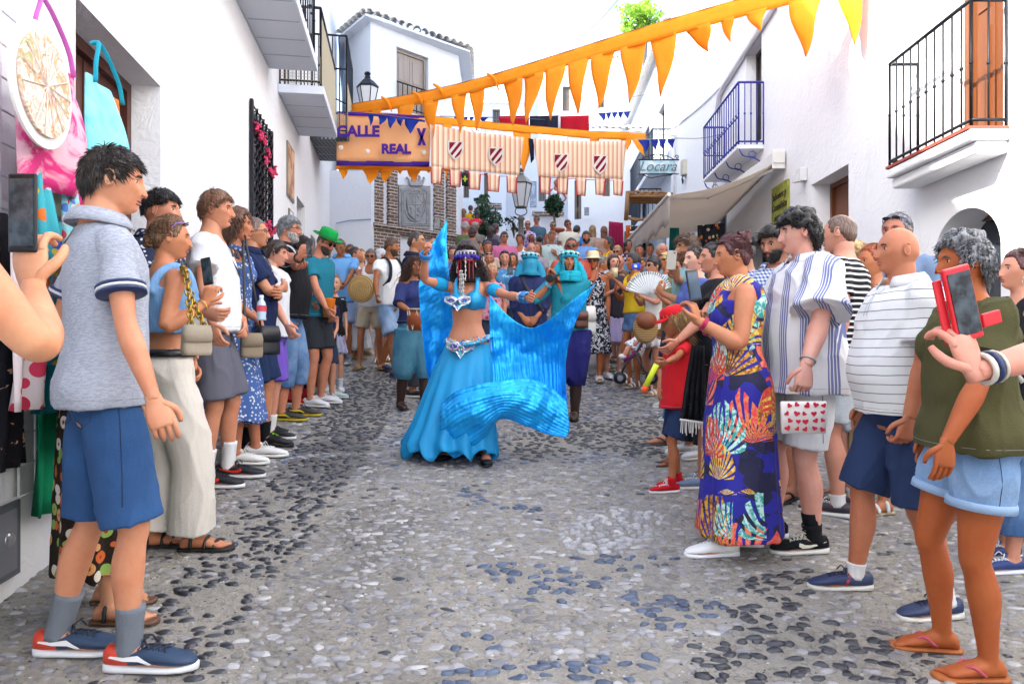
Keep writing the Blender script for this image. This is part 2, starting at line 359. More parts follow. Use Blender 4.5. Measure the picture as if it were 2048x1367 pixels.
def person(label, px, top=None, d=None, foot=None, a=180, sex='m', sk='c98a68', H=None, w=1.0, belly=0, bust=None, hipw=1.0, lean=0, slx=0,
           head=(0, 0), la='hang', ra='hang', feet=None, hair=('short', '2a1c14'), clothes=(), shoes=('sneaker', 'ffffff'), sock=None,
           extra=(), q=None, face=True, group=None, lips='a85a50', brow=None, hairkw=None, lcurl=.55, rcurl=.55, arms=True, legs=True, world=None, headscale=.94, lhand=None, rhand=None, beard=None, glasses=None, fscale=1.0):
    if d is None: d = Dfoot(px, foot)
    x0, y0 = ((px - 1024) / F * d, d)
    if world: x0, y0 = world
    gz = ground(x0, y0)
    if H is None: H = CZ + (683 - top) / F * d - gz
    elif top is not None: gz = CZ + (683 - top) / F * d - H
    s = H / 1.75
    if q is None: q = 0 if d < 3.9 else 1 if d < 8.2 else 2 if d < 12.5 else 3
    vox = (.0075, .011, .019, .026)[q]; n = (26, 20, 14, 10)[q]
    fg = Fig(); fg.s = s; fg.q = q; fg.H = H; fg.sex = sex
    root = thing('person', label, 'person', (x0, y0, gz), -R(a), group); fg.root = root
    ca, sa = math.cos(R(a)), math.sin(R(a))
    def tolocal(p):
        dx, dy = p[0] - x0, p[1] - y0
        return np.array([dx * ca - dy * sa, dx * sa + dy * ca, p[2] - gz])
    def toworld(p): return Vector((p[0] * ca + p[1] * sa + x0, -p[0] * sa + p[1] * ca + y0, p[2] + gz))
    fg.tolocal, fg.toworld = tolocal, toworld
    lr = R(lean)
    def lf(V, side=0):
        V = np.array(V, float).copy(); one = V.ndim == 1; V = V.reshape(-1, 3); h = V[:, 2] - .93 * s; k = np.clip(h / (.2 * s), 0, 1)
        an = lr * k; y = V[:, 1].copy(); z = h.copy(); m = h > 0
        V[:, 1] = np.where(m, y * np.cos(an) + z * np.sin(an), y); V[:, 2] = np.where(m, z * np.cos(an) - y * np.sin(an), z) + .93 * s
        V[:, 0] += slx * np.clip(h, 0, 9)
        return V[0] if one else V
    fg.lf = lf
    T = np.array(TORSO[sex]);
    zz = np.linspace(T[0, 0], T[-1, 0], 40 if q < 2 else 20)
    rx = np.interp(zz, T[:, 0], T[:, 1]); ry = np.interp(zz, T[:, 0], T[:, 2]); cy = np.interp(zz, T[:, 0], T[:, 3])
    body = sstep(zz, .75, .86) * (1 - sstep(zz, 1.44, 1.49))
    rx = rx * (1 + (w - 1) * body * .95); ry = ry * (1 + (w - 1) * body * 1.1)
    hb = np.exp(-((zz - .93) / .11) ** 2); rx = rx * (1 + (hipw - 1) * hb); ry = ry * (1 + (hipw - 1) * hb * .8)
    bb = np.exp(-((zz - 1.08) / .14) ** 2) * belly; ry = ry + bb * .6; cy = cy + bb * .55; rx = rx + bb * .3
    if bust is None: bust = 1 if sex == 'f' else 0
    fg.zz, fg.rx, fg.ry, fg.cy = zz, rx, ry, cy
    def ring(z, off=0.0, k=1.0):                      # z in 1.75-figure units
        rX = np.interp(z, zz, rx) + off; rY = np.interp(z, zz, ry) + off; c = np.interp(z, zz, cy)
        return c, rX * k, rY * k
    fg.ring = ring
    def shell(mb, zs, off, n=n, m=0, bustoff=True, ex=.88):
        zs = np.asarray(zs, float); off = np.asarray(off, float) * np.ones(len(zs)); c, rX, rY = ring(zs, off)
        mb.loft(lf(np.c_[zs * 0, c * s, zs * s]), np.c_[rX * s, zs * 0, zs * 0], np.c_[zs * 0, rY * s, zs * 0], n, m, ex=ex)
        if bust and bustoff and zs.max() > 1.3 > zs.min():
            o = off[np.argmin(abs(zs - 1.28))]
            for sg in (-1, 1): mb.ball(lf(np.array([sg * .064 * w, .050 * w ** 1.2 + .008 * bust, 1.29]) * s), np.array([.064 + o, .052 + .018 * bust + o, .070 + o]) * s * (.9 + .1 * w), 12, 9)
    fg.shell = shell
    B = MB()
    hidden_legs = not legs
    shell(B, zz, np.where((zz > .84) & (zz < 1.42), -.006, 0), ex=.92)
    shw = (.178 if sex == 'm' else .152) * (1 + (w - 1) * .7)
    limbn = (14, 12, 8, 7)[q]; wl_ = 1 + (w - 1) * .9
    fg.sh, fg.el, fg.wr, fg.grip, fg.D = {}, {}, {}, {}, {}
    handmb = MB()
    for sg, spec, cu, hs in ((-1, la, lcurl, lhand), (1, ra, rcurl, rhand)):
        S = lf(np.array([sg * shw, -.012, 1.405]) * s); up, fo = .285 * s, .25 * s
        if spec == 'hang': tg = S + np.array([sg * .05, .05, -.515]) * s; pole = (sg * .25, -1, 0)
        elif spec == 'back': tg = np.array([sg * .05, -.17, .95]) * s; pole = (sg * 1, -.4, 0)
        elif spec == 'front': tg = np.array([sg * .075, .16 + belly * .8, .97]) * s; pole = (sg * .6, -1, -.2); hs = hs or dict(D=(-sg * .75, .15, -.75), N=(0, -1, -.2))
        elif spec == 'hip': tg = np.array([sg * .17, .03, 1.0]) * s; pole = (sg * 1, -.5, 0)
        elif spec == 'phone': tg = lf(np.array([sg * .09, .36, 1.40]) * s); pole = (sg * .5, -.3, -1)
        elif spec == 'chest': tg = lf(np.array([sg * .06, .25, 1.24]) * s); pole = (sg * .6, -.4, -1); hs = hs or dict(D=(-sg * .6, .1, .8), N=(-sg * .3, -.9, 0))
        elif spec == 'cross': tg = lf(np.array([-sg * .07, .17 + belly + bust * .05, 1.19 + .03 * sg]) * s); pole = (sg * 1, .2, -.8)
        else:
            pole = (sg * .4, -.4, -1)
            if isinstance(spec, dict): pole = spec.get('pole', pole); tg = tolocal(W(*spec['px'])) if 'px' in spec else lf(np.array(spec['p']) * s)
            else: tg = lf(np.array(spec) * s)
        E_, Wr = ik(S, tg, up, fo, pole); fg.sh[sg], fg.el[sg], fg.wr[sg] = S, E_, Wr
        inn = lf(np.array([sg * (shw - .07), -.012, 1.40]) * s)
        if arms:
            B.tube([inn, S, S * .5 + E_ * .5, E_ * .93 + S * .07, E_ * .8 + Wr * .2, E_ * .62 + Wr * .38, E_ * .12 + Wr * .88, Wr], np.array([.045, .052, .044, .037, .041, .039, .026, .024]) * s * wl_ * (.90 if sex == 'f' else 1), limbn, 0, 2)
        Dv = Wr - E_; Dv /= np.linalg.norm(Dv)
        if hs and 'D' in hs: Dv = Dv * .3 + np.array(hs['D'], float); Dv /= np.linalg.norm(Dv)
        Nv = np.array(hs['N'], float) if hs and 'N' in hs else (np.array([-sg * 1., .15, 0]) if spec in ('hang',) else np.array([-sg * .8, .3, .3]))
        if spec == 'cross': Nv = np.array([0, -1, 0.])
        sd_ = 1 if np.dot(np.cross(Dv, Nv), np.array([0, 1, .8])) > 0 else -1
        if spec == 'cross': sd_ = 1 if np.dot(np.cross(Dv, Nv), np.array([0, 0, 1])) > 0 else -1
        fg.D[sg] = Dv; fg.N = Nv
        if arms: fg.grip[sg] = hand(handmb if q > 0 else handmb, Wr, Dv, Nv, sd_, s * (1 if sex == 'm' else .92) * (1 + (w - 1) * .3), cu, near=q < 2)
    if feet is None: feet = ((-.095, 0, -6), (.095, .0, 6))
    fg.foot, fg.knee, fg.ank, fg.hipj, fg.toe = {}, {}, {}, {}, {}
    for sg, ft in ((-1, feet[0]), (1, feet[1])):
        fx, fy = ft[0] * s, ft[1] * s; wp = toworld((fx, fy, 0)); dz = (ground(wp[0], wp[1]) - ground(x0, y0)) + (ft[3] if len(ft) > 3 else 0)
        hip = np.array([sg * .090 * hipw * (1 + (w - 1) * .8), -.005, .87]) * s; A_ = np.array([fx, fy, dz + .085 * s])
        toe = R(ft[2]); tv = np.array([math.sin(toe), math.cos(toe), 0])
        lg = max(.3945 * s, np.linalg.norm(A_ - hip) * .5035); K, A_ = ik(hip, A_, lg, lg, tv + np.array([sg * .08, 0, 0]))
        fg.foot[sg] = np.array([A_[0], A_[1], A_[2] - .085 * s]); fg.knee[sg], fg.ank[sg], fg.hipj[sg], fg.toe[sg] = K, A_, hip, toe
        if legs:
            back = -tv * .014 * s
            wt = 1 + (w - 1) * 1.0; wk = 1 + (w - 1) * .6
            th = hipw if sex == 'f' else 1
            P = [hip + np.array([0, 0, .03]) * s, hip * .72 + K * .28, hip * .35 + K * .65, K, K * .86 + A_ * .14 + back * .4, K * .62 + A_ * .38 + back, K * .3 + A_ * .7 + back * .5, A_, fg.foot[sg] + np.array([0, 0, .035]) * s]
            B.tube(P, np.array([.068 * wt * th, .078 * wt * th, .066 * wt, .053 * wk, .050 * wk, .0555 * wk, .042 * wk, .034 * wk ** .6, .036]) * s * (.98 if sex == 'f' else 1), limbn, 0, 2)
            B.ball(K + tv * .012 * s, np.array([.043, .043, .048]) * s * wk, 10, 8)
            u = np.array([math.cos(toe), -math.sin(toe), 0]); f0 = fg.foot[sg]
            ys = np.array([-.062, -.05, -.01, .05, .10, .145, .165]); wd = np.array([.022, .031, .034, .037, .044, .042, .03]) * s; ht = np.array([.02, .034, .042, .034, .024, .016, .010]) * s
            cen = f0 + tv * ys[:, None] * s + np.array([0, 0, 1]) * (ht[:, None] + .012 * s)
            B.loft(cen, u[None] * wd[:, None], np.array([0, 0, 1.])[None] * ht[:, None], max(limbn, 8))
            if shoes[0] in ('sandal', 'flip') and q < 2:
                for k, o in enumerate((-.030, -.012, .004, .018, .031)):
                    o2 = -o * sg * -1; L = (.040, .034, .030, .025, .020)[k]
                    p = f0 + u * (o * sg) * s + tv * (.150 - .006 * k) * s + np.array([0, 0, .022 * s])
                    B.tube([p, p + tv * L * .6 * s, p + tv * L * s + np.array([0, 0, -.004 * s])], np.array([.0085, .0085, .006]) * s * (1.35 if k == 0 else 1), 7)
    hs_ = headscale; hm = rotm(R(head[0]), R(head[1]), R(head[2]) if len(head) > 2 else 0)
    nk = lf(np.array([0, -.008, 1.52]) * s); hc = nk + (hm @ np.array([0, .026, .112 * hs_])) * s
    fg.hm, fg.hc = hm, hc; hsx = s * hs_
    def hx(P): return (np.asarray(P, float) @ hm.T) * hsx + hc
    fg.hx = hx
    nu, nv = ((64, 60), (44, 44), (26, 24), (18, 16))[q]
    Hm = MB(); x, y, z, P = head_pts(nu, nv)
    P = hx(P.reshape(-1, 3)).reshape(P.shape); add_grid_closed(Hm, P)
    for sg in (-1, 1):
        Em = handmb
        if q < 3:
            Em.ball(hx([sg * .079, -.008, -.004]), np.array([.0085, .0175, .031]) * hsx, 10, 8, mat=Matrix(hm) @ Matrix.Rotation(R(-10), 3, 'X') @ Matrix.Rotation(sg * R(20), 3, 'Z'))
            if q < 2: Em.tube([hx([sg * (.084 + .002 * abs(math.sin(t_))), -.008 - .016 * math.cos(t_), .003 + .028 * math.sin(t_)]) for t_ in np.linspace(-2.2, 2.2, 9) + math.pi], .0042 * hsx, 6)
    Hm.tube([nk - np.array([0, 0, .03]) * s, nk + np.array([0, 0, .02]) * s, hx([0, -.022, -.03])], np.array([1.02, 1, .9]) * (.055 if sex == 'm' else .045) * s * (1 + (w - 1) * .5), limbn, 0, 2)
    if q == 0:
        for v_, f_ in ((Hm.V, Hm.F),): B.add(np.vstack(v_), f_)
        Hm = MB()
    Bd = remesh(B, vox, 2 if q else 2)
    for mm in (Hm, handmb):
        if mm.V: Bd.add(np.vstack(mm.V), mm.F)
    bo = Bd.build('body', skin(sk), root, True); fg.body = bo
    lipm = plain(lips, .4)
    if face:
        LB = MB(); B2 = MB()
        if q < 3:
            for zc, hgt, yo in ((-.475, .0042, 0), (-.565, .0055, -.001)):
                t_ = np.linspace(-1, 1, 9); pts = head_map(t_ * .27, np.sqrt(np.clip(1 - (t_ * .27) ** 2 - zc ** 2, 0, 1)), np.full(9, zc) - .012 * t_ ** 2)
                LB.tube(hx(pts + np.array([0, yo - .0005, 0])), hgt * hsx * (1 - .6 * t_ ** 2), 6)
            LB.build('lips', lipm, root, True)
        bm = hairm(brow or (hair[1] if hair and hair[0] != 'bald' else '3a2a20'))
        for sg in (-1, 1):
            c = head_map(np.array([sg * .40]), np.array([.913]), np.array([.075]))[0]
            e = MB(); e.ball(hx(c + np.array([0, -.0035, 0])), np.array([.0145, .0105, .0082]) * hsx, 10, 8, 0, Matrix(hm)); eo = e.build('eye', plain('e8e2dc', .25), root, True)
            i = MB(); i.ball(hx(c + np.array([0, .0052, -.0008])), np.array([.0062 if q < 2 else .0085, .0026, .0062 if q < 2 else .0065]) * hsx, 8, 6, 0, Matrix(hm)); i.build('iris', plain('20140e', .2), eo, True)
            if q < 3:
                t_ = np.linspace(-1, 1, 9); lb_ = MB(); lb_.tube(hx(np.c_[c[0] + t_ * .0155, c[1] + .0078 - .0085 * t_ ** 2 - sg * t_ * .002, c[2] + .0072 - .0075 * t_ ** 2]), .0013 * hsx * (1 if q < 2 else 1.6), 5); lb_.build('eyelash', plain('1a0f0a', .6), eo, True)
                B2.tube(hx(np.c_[c[0] + t_ * .0175, c[1] + .0062 - .0085 * t_ ** 2 - sg * t_ * .002, c[2] + .0102 - .0085 * t_ ** 2]), .0036 * hsx, 6); B2.tube(hx(np.c_[c[0] + t_ * .017, c[1] + .0048 - .0085 * t_ ** 2 - sg * t_ * .002, c[2] - .0098 + .0080 * t_ ** 2]), .0030 * hsx, 6)
            bw = MB(); t_ = np.linspace(-.5, 1, 6); pts = head_map(sg * (.40 + .2 * t_), np.sqrt(np.clip(1 - (.40 + .2 * t_) ** 2 - .05, 0, 1)), .225 + .03 * np.cos(t_ * 2.2))
            bw.tube(hx(pts + np.array([0, .001, 0])), np.array([.0034, .0042, .004, .0036, .003, .0015]) * hsx * (1.25 if sex == 'm' else .95), 5); bw.build('eyebrow', bm, root, True)
    if face and q < 3:
        for sg in (-1, 1): B2.ball(hx([sg * .0115, .101, -.0335]), np.array([.0075, .0095, .0065]) * hsx, 8, 6, 0, Matrix(hm))
        m2 = B2.mesh('t'); import bmesh as bm_; q_ = bm_.new(); q_.from_mesh(bo.data); q_.from_mesh(m2); q_.to_mesh(bo.data); q_.free(); bpy.data.meshes.remove(m2); bo.data.polygons.foreach_set('use_smooth', [True] * len(bo.data.polygons))
    if hair and hair[0] not in ('bald', None): make_hair(fg, hair, hairkw or {})
    if beard: make_beard(fg, beard)
    if glasses: make_glasses(fg, glasses)
    for c in clothes: wear(fg, *c[:-1], **c[-1]) if isinstance(c[-1], dict) else wear(fg, *c)
    if legs: make_shoes(fg, shoes, sock)
    for e in extra: e(fg)
    return fg

def make_glasses(fg, kind):
    q = fg.q; hs = fg.s
    lens = plain('101014', .12, 0, .6) if kind[0] != 'clear' else plain('9aa8b0', .08, 0)
    fr = plain(kind[1], .3); G = MB(); up = kind[2] if len(kind) > 2 else 0     # 1: pushed up on the hair
    if up: cz, cyy, tilt = .085, .068, R(-58)
    else: cz, cyy, tilt = .008, .092, 0
    tm = Matrix.Rotation(tilt, 3, 'X')
    if kind[0] != 'clear' or q > 1:
        for sg in (-1, 1): G.ball(fg.hx([sg * .031, cyy, cz]), np.array([.026, .004, .019]) * hs, 12, 8, 0, Matrix(fg.hm) @ tm)
    else:
        for sg in (-1, 1): G.tube([fg.hx(np.array([sg * .031 + .023 * math.cos(t), cyy, cz + .016 * math.sin(t)])) for t in np.linspace(0, 6.283, 13)], .0016 * hs, 5, 1)
    G.bar(fg.hx([-.01, cyy + .002, cz + .004]), fg.hx([.01, cyy + .002, cz + .004]), .002 * hs, 1)
    e = (.0, -.012, .012) if not up else (0, -.005, .035)
    for sg in (-1, 1): G.tube([fg.hx([sg * .055, cyy - .004, cz + .004]), fg.hx([sg * .080, cyy - .045, cz + .004 - (.012 if up else 0)]), fg.hx([sg * .083, e[1], e[2]])], .0026 * hs, 5, 1)
    G.build('sunglasses' if kind[0] != 'clear' else 'glasses', [lens, fr], fg.root, True)

def make_beard(fg, h):
    x, y, z, _ = head_pts(40, 40)
    m = sstep(-z, .18, .34) * sstep(y, -.05, .15) * (1 - g(x, .20) * g(z + .52, .10)) * (1 - g(x, .22) * sstep(z, -.44, -.36))
    m = m * np.where(z > -.42, sstep(np.abs(x), .34, .5), 1)
    t = .009 + .006 * nz(np.stack([x, y, z], -1).reshape(-1, 3), 22, 3).reshape(x.shape) * .6
    P = head_map(x, y, z, -.006 * (1 - m) + t * m); b = MB(); add_grid_closed(b, fg.hx(P.reshape(-1, 3)).reshape(P.shape)); b.build('beard', hairm(h), fg.root, True)

def strands(fg, mb, N, L, r, flow, lift=.0, curl=0, mask={}, base=.004, seed=1, hang=True, steps=8, neck=True):
    rg = np.random.default_rng(seed); D = rg.normal(size=(N * 5, 3)); D /= np.linalg.norm(D, axis=1)[:, None]
    m = hair_mask(D[:, 0], D[:, 1], D[:, 2], **mask); D = D[(m > .6)][:N]; n = len(D)
    P = head_map(D[:, 0], D[:, 1], D[:, 2], base); ax = np.array([HA, .097, HC]); out = [P]
    Ls = L * rg.uniform(.6, 1.15, n); ph = rg.uniform(0, 6.28, n); jit = rg.normal(size=(n, 3)) * .18
    V = None
    for k in range(steps):
        nr = P / ax ** 2; nr /= np.linalg.norm(nr, axis=1)[:, None] + 1e-9
        fl = flow(P, D) + jit; on = (np.sqrt(((P / ax) ** 2).sum(1)) < 1.25) & (P[:, 2] > -.05)
        fl = np.where(on[:, None], fl - nr * (fl * nr).sum(1)[:, None] + nr * lift, fl)
        if curl:
            a_ = ph + k * 1.5; fl = fl + curl * np.c_[np.cos(a_), np.sin(a_), .3 * np.sin(a_ * 1.3)]
        fl /= np.linalg.norm(fl, axis=1)[:, None] + 1e-9
        if V is not None: fl = fl * .65 + V * .35
        V = fl; P = P + fl * (Ls / steps)[:, None]
        e = np.sqrt(((P / ax) ** 2).sum(1)); lim = 1.02 + base * 8; bad = (e < lim) & (P[:, 2] > -.075); P = np.where(bad[:, None], P / e[:, None] * lim, P)
        if neck:
            rr = np.hypot(P[:, 0], P[:, 1] + .02); b2 = (P[:, 2] < -.06) & (rr < .066); f_ = .066 / np.maximum(rr, .001)
            P = np.where(b2[:, None], np.c_[P[:, 0] * f_, (P[:, 1] + .02) * f_ - .02, P[:, 2]], P)
        out.append(P)
    O = np.stack(out, 1)                                        # n, steps+1, 3
    K = steps + 1; tt = np.linspace(0, 1, K); rad = r * (1 - .85 * tt ** 2) * fg.s
    G = fg.hx(O.reshape(-1, 3)).reshape(n, K, 3)
    T = np.gradient(G, axis=1); T /= np.linalg.norm(T, axis=2, keepdims=True) + 1e-9
    U = np.cross(T, np.array([.3, .2, .9])); U /= np.linalg.norm(U, axis=2, keepdims=True) + 1e-9; Vv = np.cross(T, U)
    ring = [G + (U * math.cos(q) + Vv * math.sin(q)) * rad[None, :, None] for q in (0, 2.1, 4.2)]
    A = np.stack(ring, 2).reshape(-1, 3); Fs = []
    for i in range(n):
        b = i * K * 3
        for k in range(K - 1):
            for j in range(3): j2 = (j + 1) % 3; Fs.append((b + k * 3 + j, b + k * 3 + j2, b + (k + 1) * 3 + j2, b + (k + 1) * 3 + j))
    mb.add(A, Fs)

def make_hair(fg, hair, kw):
    kind, col = hair[0], hair[1]; q = fg.q; s = fg.s; hm_ = hairm(col, hair[2] if len(hair) > 2 else None)
    mask = dict(kw.get('mask', {})); seed = int(abs(fg.root.location.x * 991 + fg.root.location.y * 77)) + 1
    nu, nv = ((72, 60), (44, 40), (26, 22), (18, 14))[q]
    x, y, z, _ = head_pts(nu, nv)
    dens = (1.0, .55, .0, 0)[q]
    t0 = {'short': .010, 'crop': .004, 'curly': .022, 'long': .012, 'wavy': .014, 'bob': .016, 'tied': .008, 'bun': .009, 'tuft': .016, 'thin': .003}[kind] * kw.get('vol', 1)
    dm = dict(short=dict(front=.52, side=-.02, back=-.55), crop=dict(front=.6, side=-.02, back=-.5), curly=dict(front=.48, side=-.1, back=-.62), long=dict(front=.66, side=-.2, back=-.8), wavy=dict(front=.66, side=-.25, back=-.9), bob=dict(front=.62, side=-.35, back=-.8), tied=dict(front=.66, side=.0, back=-.5), bun=dict(front=.64, side=.0, back=-.55), tuft=dict(front=.5, side=.12, back=-.35), thin=dict(front=.75, side=.0, back=-.5))[kind]
    dm.update(mask)
    m = hair_mask(x, y, z, **dm)
    S3 = np.stack([x, y, z], -1).reshape(-1, 3)
    amp = {'curly': .010, 'wavy': .006, 'tuft': .008}.get(kind, .0025)
    t = t0 * (1 + .5 * sstep(z, .3, .9)) + amp * nz(S3, 9 if kind == 'curly' else 6, seed).reshape(x.shape)
    if kind in ('short', 'tuft'): t = t + .006 * sstep(z, .35, .8) * sstep(y, -.2, .6) - .004 * sstep(-z, -.1, .5)
    if kw.get('thin'): m = m * (1 - g(x, .5) * sstep(z, .4, .7) * kw['thin'])
    P = head_map(x, y, z, -.007 * (1 - m) + t * m)
    b = MB(); add_grid_closed(b, fg.hx(P.reshape(-1, 3)).reshape(P.shape))
    Lh = kw.get('len', .3)
    def down(P, D): return np.c_[D[:, 0] * .5, -.35 - .2 * D[:, 1], -1.1 + 0 * P[:, 0]]
    def fwd(P, D): return np.c_[D[:, 0] * .6, .9 - .9 * sstep(-P[:, 1], .0, .06) , -.25 - 1.1 * sstep(-P[:, 2] + .04, 0, .06) - .5 * sstep(-P[:, 1], 0, .05)]
    def back(P, D): c0 = np.array([0, -.105, .02]); v = c0 - P; return v / (np.linalg.norm(v, axis=1)[:, None] + 1e-9)
    if kind in ('long', 'wavy', 'bob'):
        k = 10 if q < 2 else 5; zt = np.linspace(.03, -Lh if kind != 'bob' else -.10, k); u = np.linspace(0, 1, k)
        if kind == 'bob': Lh = .1
        wd = .082 + .012 * np.sin(u * 3) - (.028 * u ** 2 if kind != 'wavy' else -.012 * np.sin(u * 3.1)); dp = .052 - .012 * u
        cyv = -.042 - .02 * u
        Cn = np.c_[0 * u, cyv, zt]; hb = MB(); hb.loft(Cn, np.c_[wd, 0 * u, 0 * u], np.c_[0 * u, dp, 0 * u], (26, 18, 12, 8)[q])
        V = np.vstack(hb.V); V = V + (np.c_[nz(V, (40, 40, 12), seed), nz(V, (40, 40, 12), seed + 1), 0 * V[:, 0]] * (.005 if kind != 'wavy' else .012)); b.add(fg.hx(V), hb.F)
        if dens: strands(fg, b, int(900 * dens), (Lh + .12) if kind != 'bob' else .20, .0034, down, .02, .25 if kind != 'wavy' else 1.1, dict(dm), .010, seed, steps=12 if kind == 'wavy' else 9)
    elif kind in ('tied', 'bun'):
        if dens: strands(fg, b, int(700 * dens), .11, .0022, back, .03, 0, dict(dm), .006, seed, steps=6)
        if kind == 'tied':
            pts = [(0, -.098, .035), (0, -.135, .03), (0, -.145, -.03), (.0, -.135, -.03 - Lh * .5), (.0, -.125, -.03 - Lh)]
            tb = MB(); tb.tube(pts, [.016, .024, .030, .026, .008], 12 if q < 2 else 7, 0, 3 if q < 2 else 1); V = np.vstack(tb.V); V = V + np.c_[nz(V, (60, 60, 18), seed), nz(V, (60, 60, 18), seed + 5), 0 * V[:, 0]] * .004; b.add(fg.hx(V), tb.F)
        else:
            c = kw.get('bunpos', (0, -.115, .06)); tb = MB(); tb.ball(c, (.038, .034, .036), 18 if q < 2 else 8, 14 if q < 2 else 6); V = np.vstack(tb.V); V = V * 1.0 + np.c_[nz(V, 45, seed), nz(V, 45, seed + 2), nz(V, 45, seed + 3)] * .005; b.add(fg.hx(V), tb.F)
            if dens:
                for k in range(14):
                    a_ = k * .45; b.tube([fg.hx(np.array(c) + np.array([.036 * math.cos(a_ + j * .5) * math.cos(k), .034 * math.sin(a_ + j * .5), .036 * math.sin(k + j * .4)])) for j in range(5)], .006 * s, 5, 0, 2)
    elif kind in ('short', 'tuft', 'crop', 'thin'):
        if dens and kind in ('short', 'tuft'): strands(fg, b, int(1900 * dens), .036 if kind == 'short' else .055, .0021, fwd, .28 if kind == 'short' else .5, .25 if kind == 'tuft' else 0.05, dict(dm), t0 * .8, seed, steps=4, neck=False)
    elif kind == 'curly':
        if dens: strands(fg, b, int(1300 * dens), .075, .0036, fwd, .35, 1.6, dict(dm), t0 * .7, seed, steps=8, neck=False)
    o = b.build('hair', hm_, fg.root, True); return o

def folds(V, s, amp, seed, zf=3.2):
    Wp = V + np.c_[nz(V, 4, seed + 8), nz(V, 4, seed + 9), nz(V, 5, seed + 7)] * .05
    a = 1 - np.abs(nz(Wp, (9, 9, zf), seed)) * 1.1; b = 1 - np.abs(nz(Wp, (15, 15, 6), seed + 3)) * 1.1
    return (np.clip(a, -1, 1) ** 3 * 1.0 + np.clip(b, -1, 1) ** 3 * .5 - .55) * amp * 1.25
def finish(fg, mb, name, m, amp=.006, vox=None, parent=None, zf=3.2, pleat=None, label=None):
    q = fg.q; vox = vox or (.009, .013, .021, .030)[q]
    r = remesh(mb, vox * max(fg.s, .8), 2); V = np.vstack(r.V)
    o = r.mesh('t'); nn = np.empty(len(o.vertices) * 3); o.vertex_normals.foreach_get('vector', nn); nn = nn.reshape(-1, 3); bpy.data.meshes.remove(o)
    if q < 3 or pleat:
        dsp = folds(V, fg.s, amp, int(abs(fg.root.location.x * 131)) + len(name), zf)
        if pleat: dsp = dsp + pleat(V)
        V = V + nn * dsp[:, None]
    r.V = [V]; o = r.build(name, m, parent or fg.root, True)
    if label: o['label'] = label
    return o
def sleeve(fg, mb, sg, frac, off=.018, flare=.012):
    s = fg.s; S, E_, Wr = fg.sh[sg], fg.el[sg], fg.wr[sg]; fem = .94 if fg.sex == 'f' else 1
    inn = fg.lf(np.array([sg * .10, -.012, 1.395]) * s)
    if frac <= 1: end = S + (E_ - S) * frac; pts = [inn, S, S * .5 + end * .5, end]; r = [.052 + off * .4, .057 + off * .5, .052 + off * .8, .048 + off + flare]
    else: end = E_ + (Wr - E_) * (frac - 1); pts = [inn, S, S * .5 + E_ * .5, E_, (E_ + end) / 2, end]; r = [.052 + off * .4, .056 + off * .5, .050 + off, .045 + off, .042 + off, .036 + off + flare]
    mb.tube(pts, np.array(r) * s * fem * fg.wl, (18, 14, 10, 7)[fg.q], 0, 2)
    return end
def hemtube(fg, mb, sg, zk, off, flare, crotch=True, n=None):
    """trouser leg down to fraction zk (1=knee, 2=ankle)"""
    s = fg.s; hip, K, A_ = fg.hipj[sg], fg.knee[sg], fg.ank[sg]; wl_ = fg.wl
    if zk <= 1: end = hip + (K - hip) * zk; P = [hip + np.array([0, 0, .05]) * s, hip * .7 + end * .3, hip * .3 + end * .7, end]; r = [.066, .082, .076, .066]
    else: end = K + (A_ - K) * (zk - 1); P = [hip + np.array([0, 0, .05]) * s, hip * .6 + K * .4, K, K * .5 + end * .5, end]; r = [.066, .082, .064, .058, .050]
    k = len(P); r = (np.array(r) * wl_ ** .7 * (fg.hipw if fg.sex == 'f' else 1) + off + flare * np.linspace(0, 1, k) ** 1.5) * s
    mb.tube(P, r, (20, 16, 10, 8)[fg.q], 0, 3)
    return end
def caster(ob):
    from mathutils.bvhtree import BVHTree
    me = ob.data; bv = BVHTree.FromPolygons([v.co for v in me.vertices], [tuple(p.vertices) for p in me.polygons])
    def hit(p, dr):
        r_ = bv.ray_cast(Vector(p), Vector(dr).normalized()); return None if r_[0] is None else np.array(r_[0] - Vector(dr).normalized() * .0006)
    return hit
THREAD = lambda c: plain(c or '50545e', .8)
def line(fg, ob, hit, P, D, r=.0013, col=None, nm='seam'):
    Q = [q_ for q_ in (hit(p, d_) for p, d_ in zip(P, D)) if q_ is not None]
    if len(Q) > 2: b = MB(); b.tube(Q, r * fg.s, 4); b.build(nm, THREAD(col), ob, True)
def stitch_ring(fg, ob, z, col=None):
    hit = caster(ob); s = fg.s; A = np.linspace(0, 6.283, 40); line(fg, ob, hit, [(.6 * math.cos(a), .6 * math.sin(a), z * s) for a in A], [(-math.cos(a), -math.sin(a), 0) for a in A], .0011, col or '9a9ca4', 'hem_stitch')
def placket(fg, ob):
    hit = caster(ob); s = fg.s; Z = np.linspace(1.455, 1.33, 8)
    for x in (-.014, .014): line(fg, ob, hit, [fg.lf(np.array([x, .0, z]) * s) + np.array([0, .6, 0]) for z in Z], [(0, -1, 0)] * 8, .0011, '9a9ca4', 'placket')
    for z in (1.44, 1.39, 1.34):
        q_ = hit(fg.lf(np.array([0, 0, z]) * s) + np.array([0, .6, 0]), (0, -1, 0))
        if q_ is not None: b = MB(); b.ball(q_, np.array([.005, .002, .005]) * s, 8, 5); b.build('button', plain('e8e8ea', .3), ob, True)
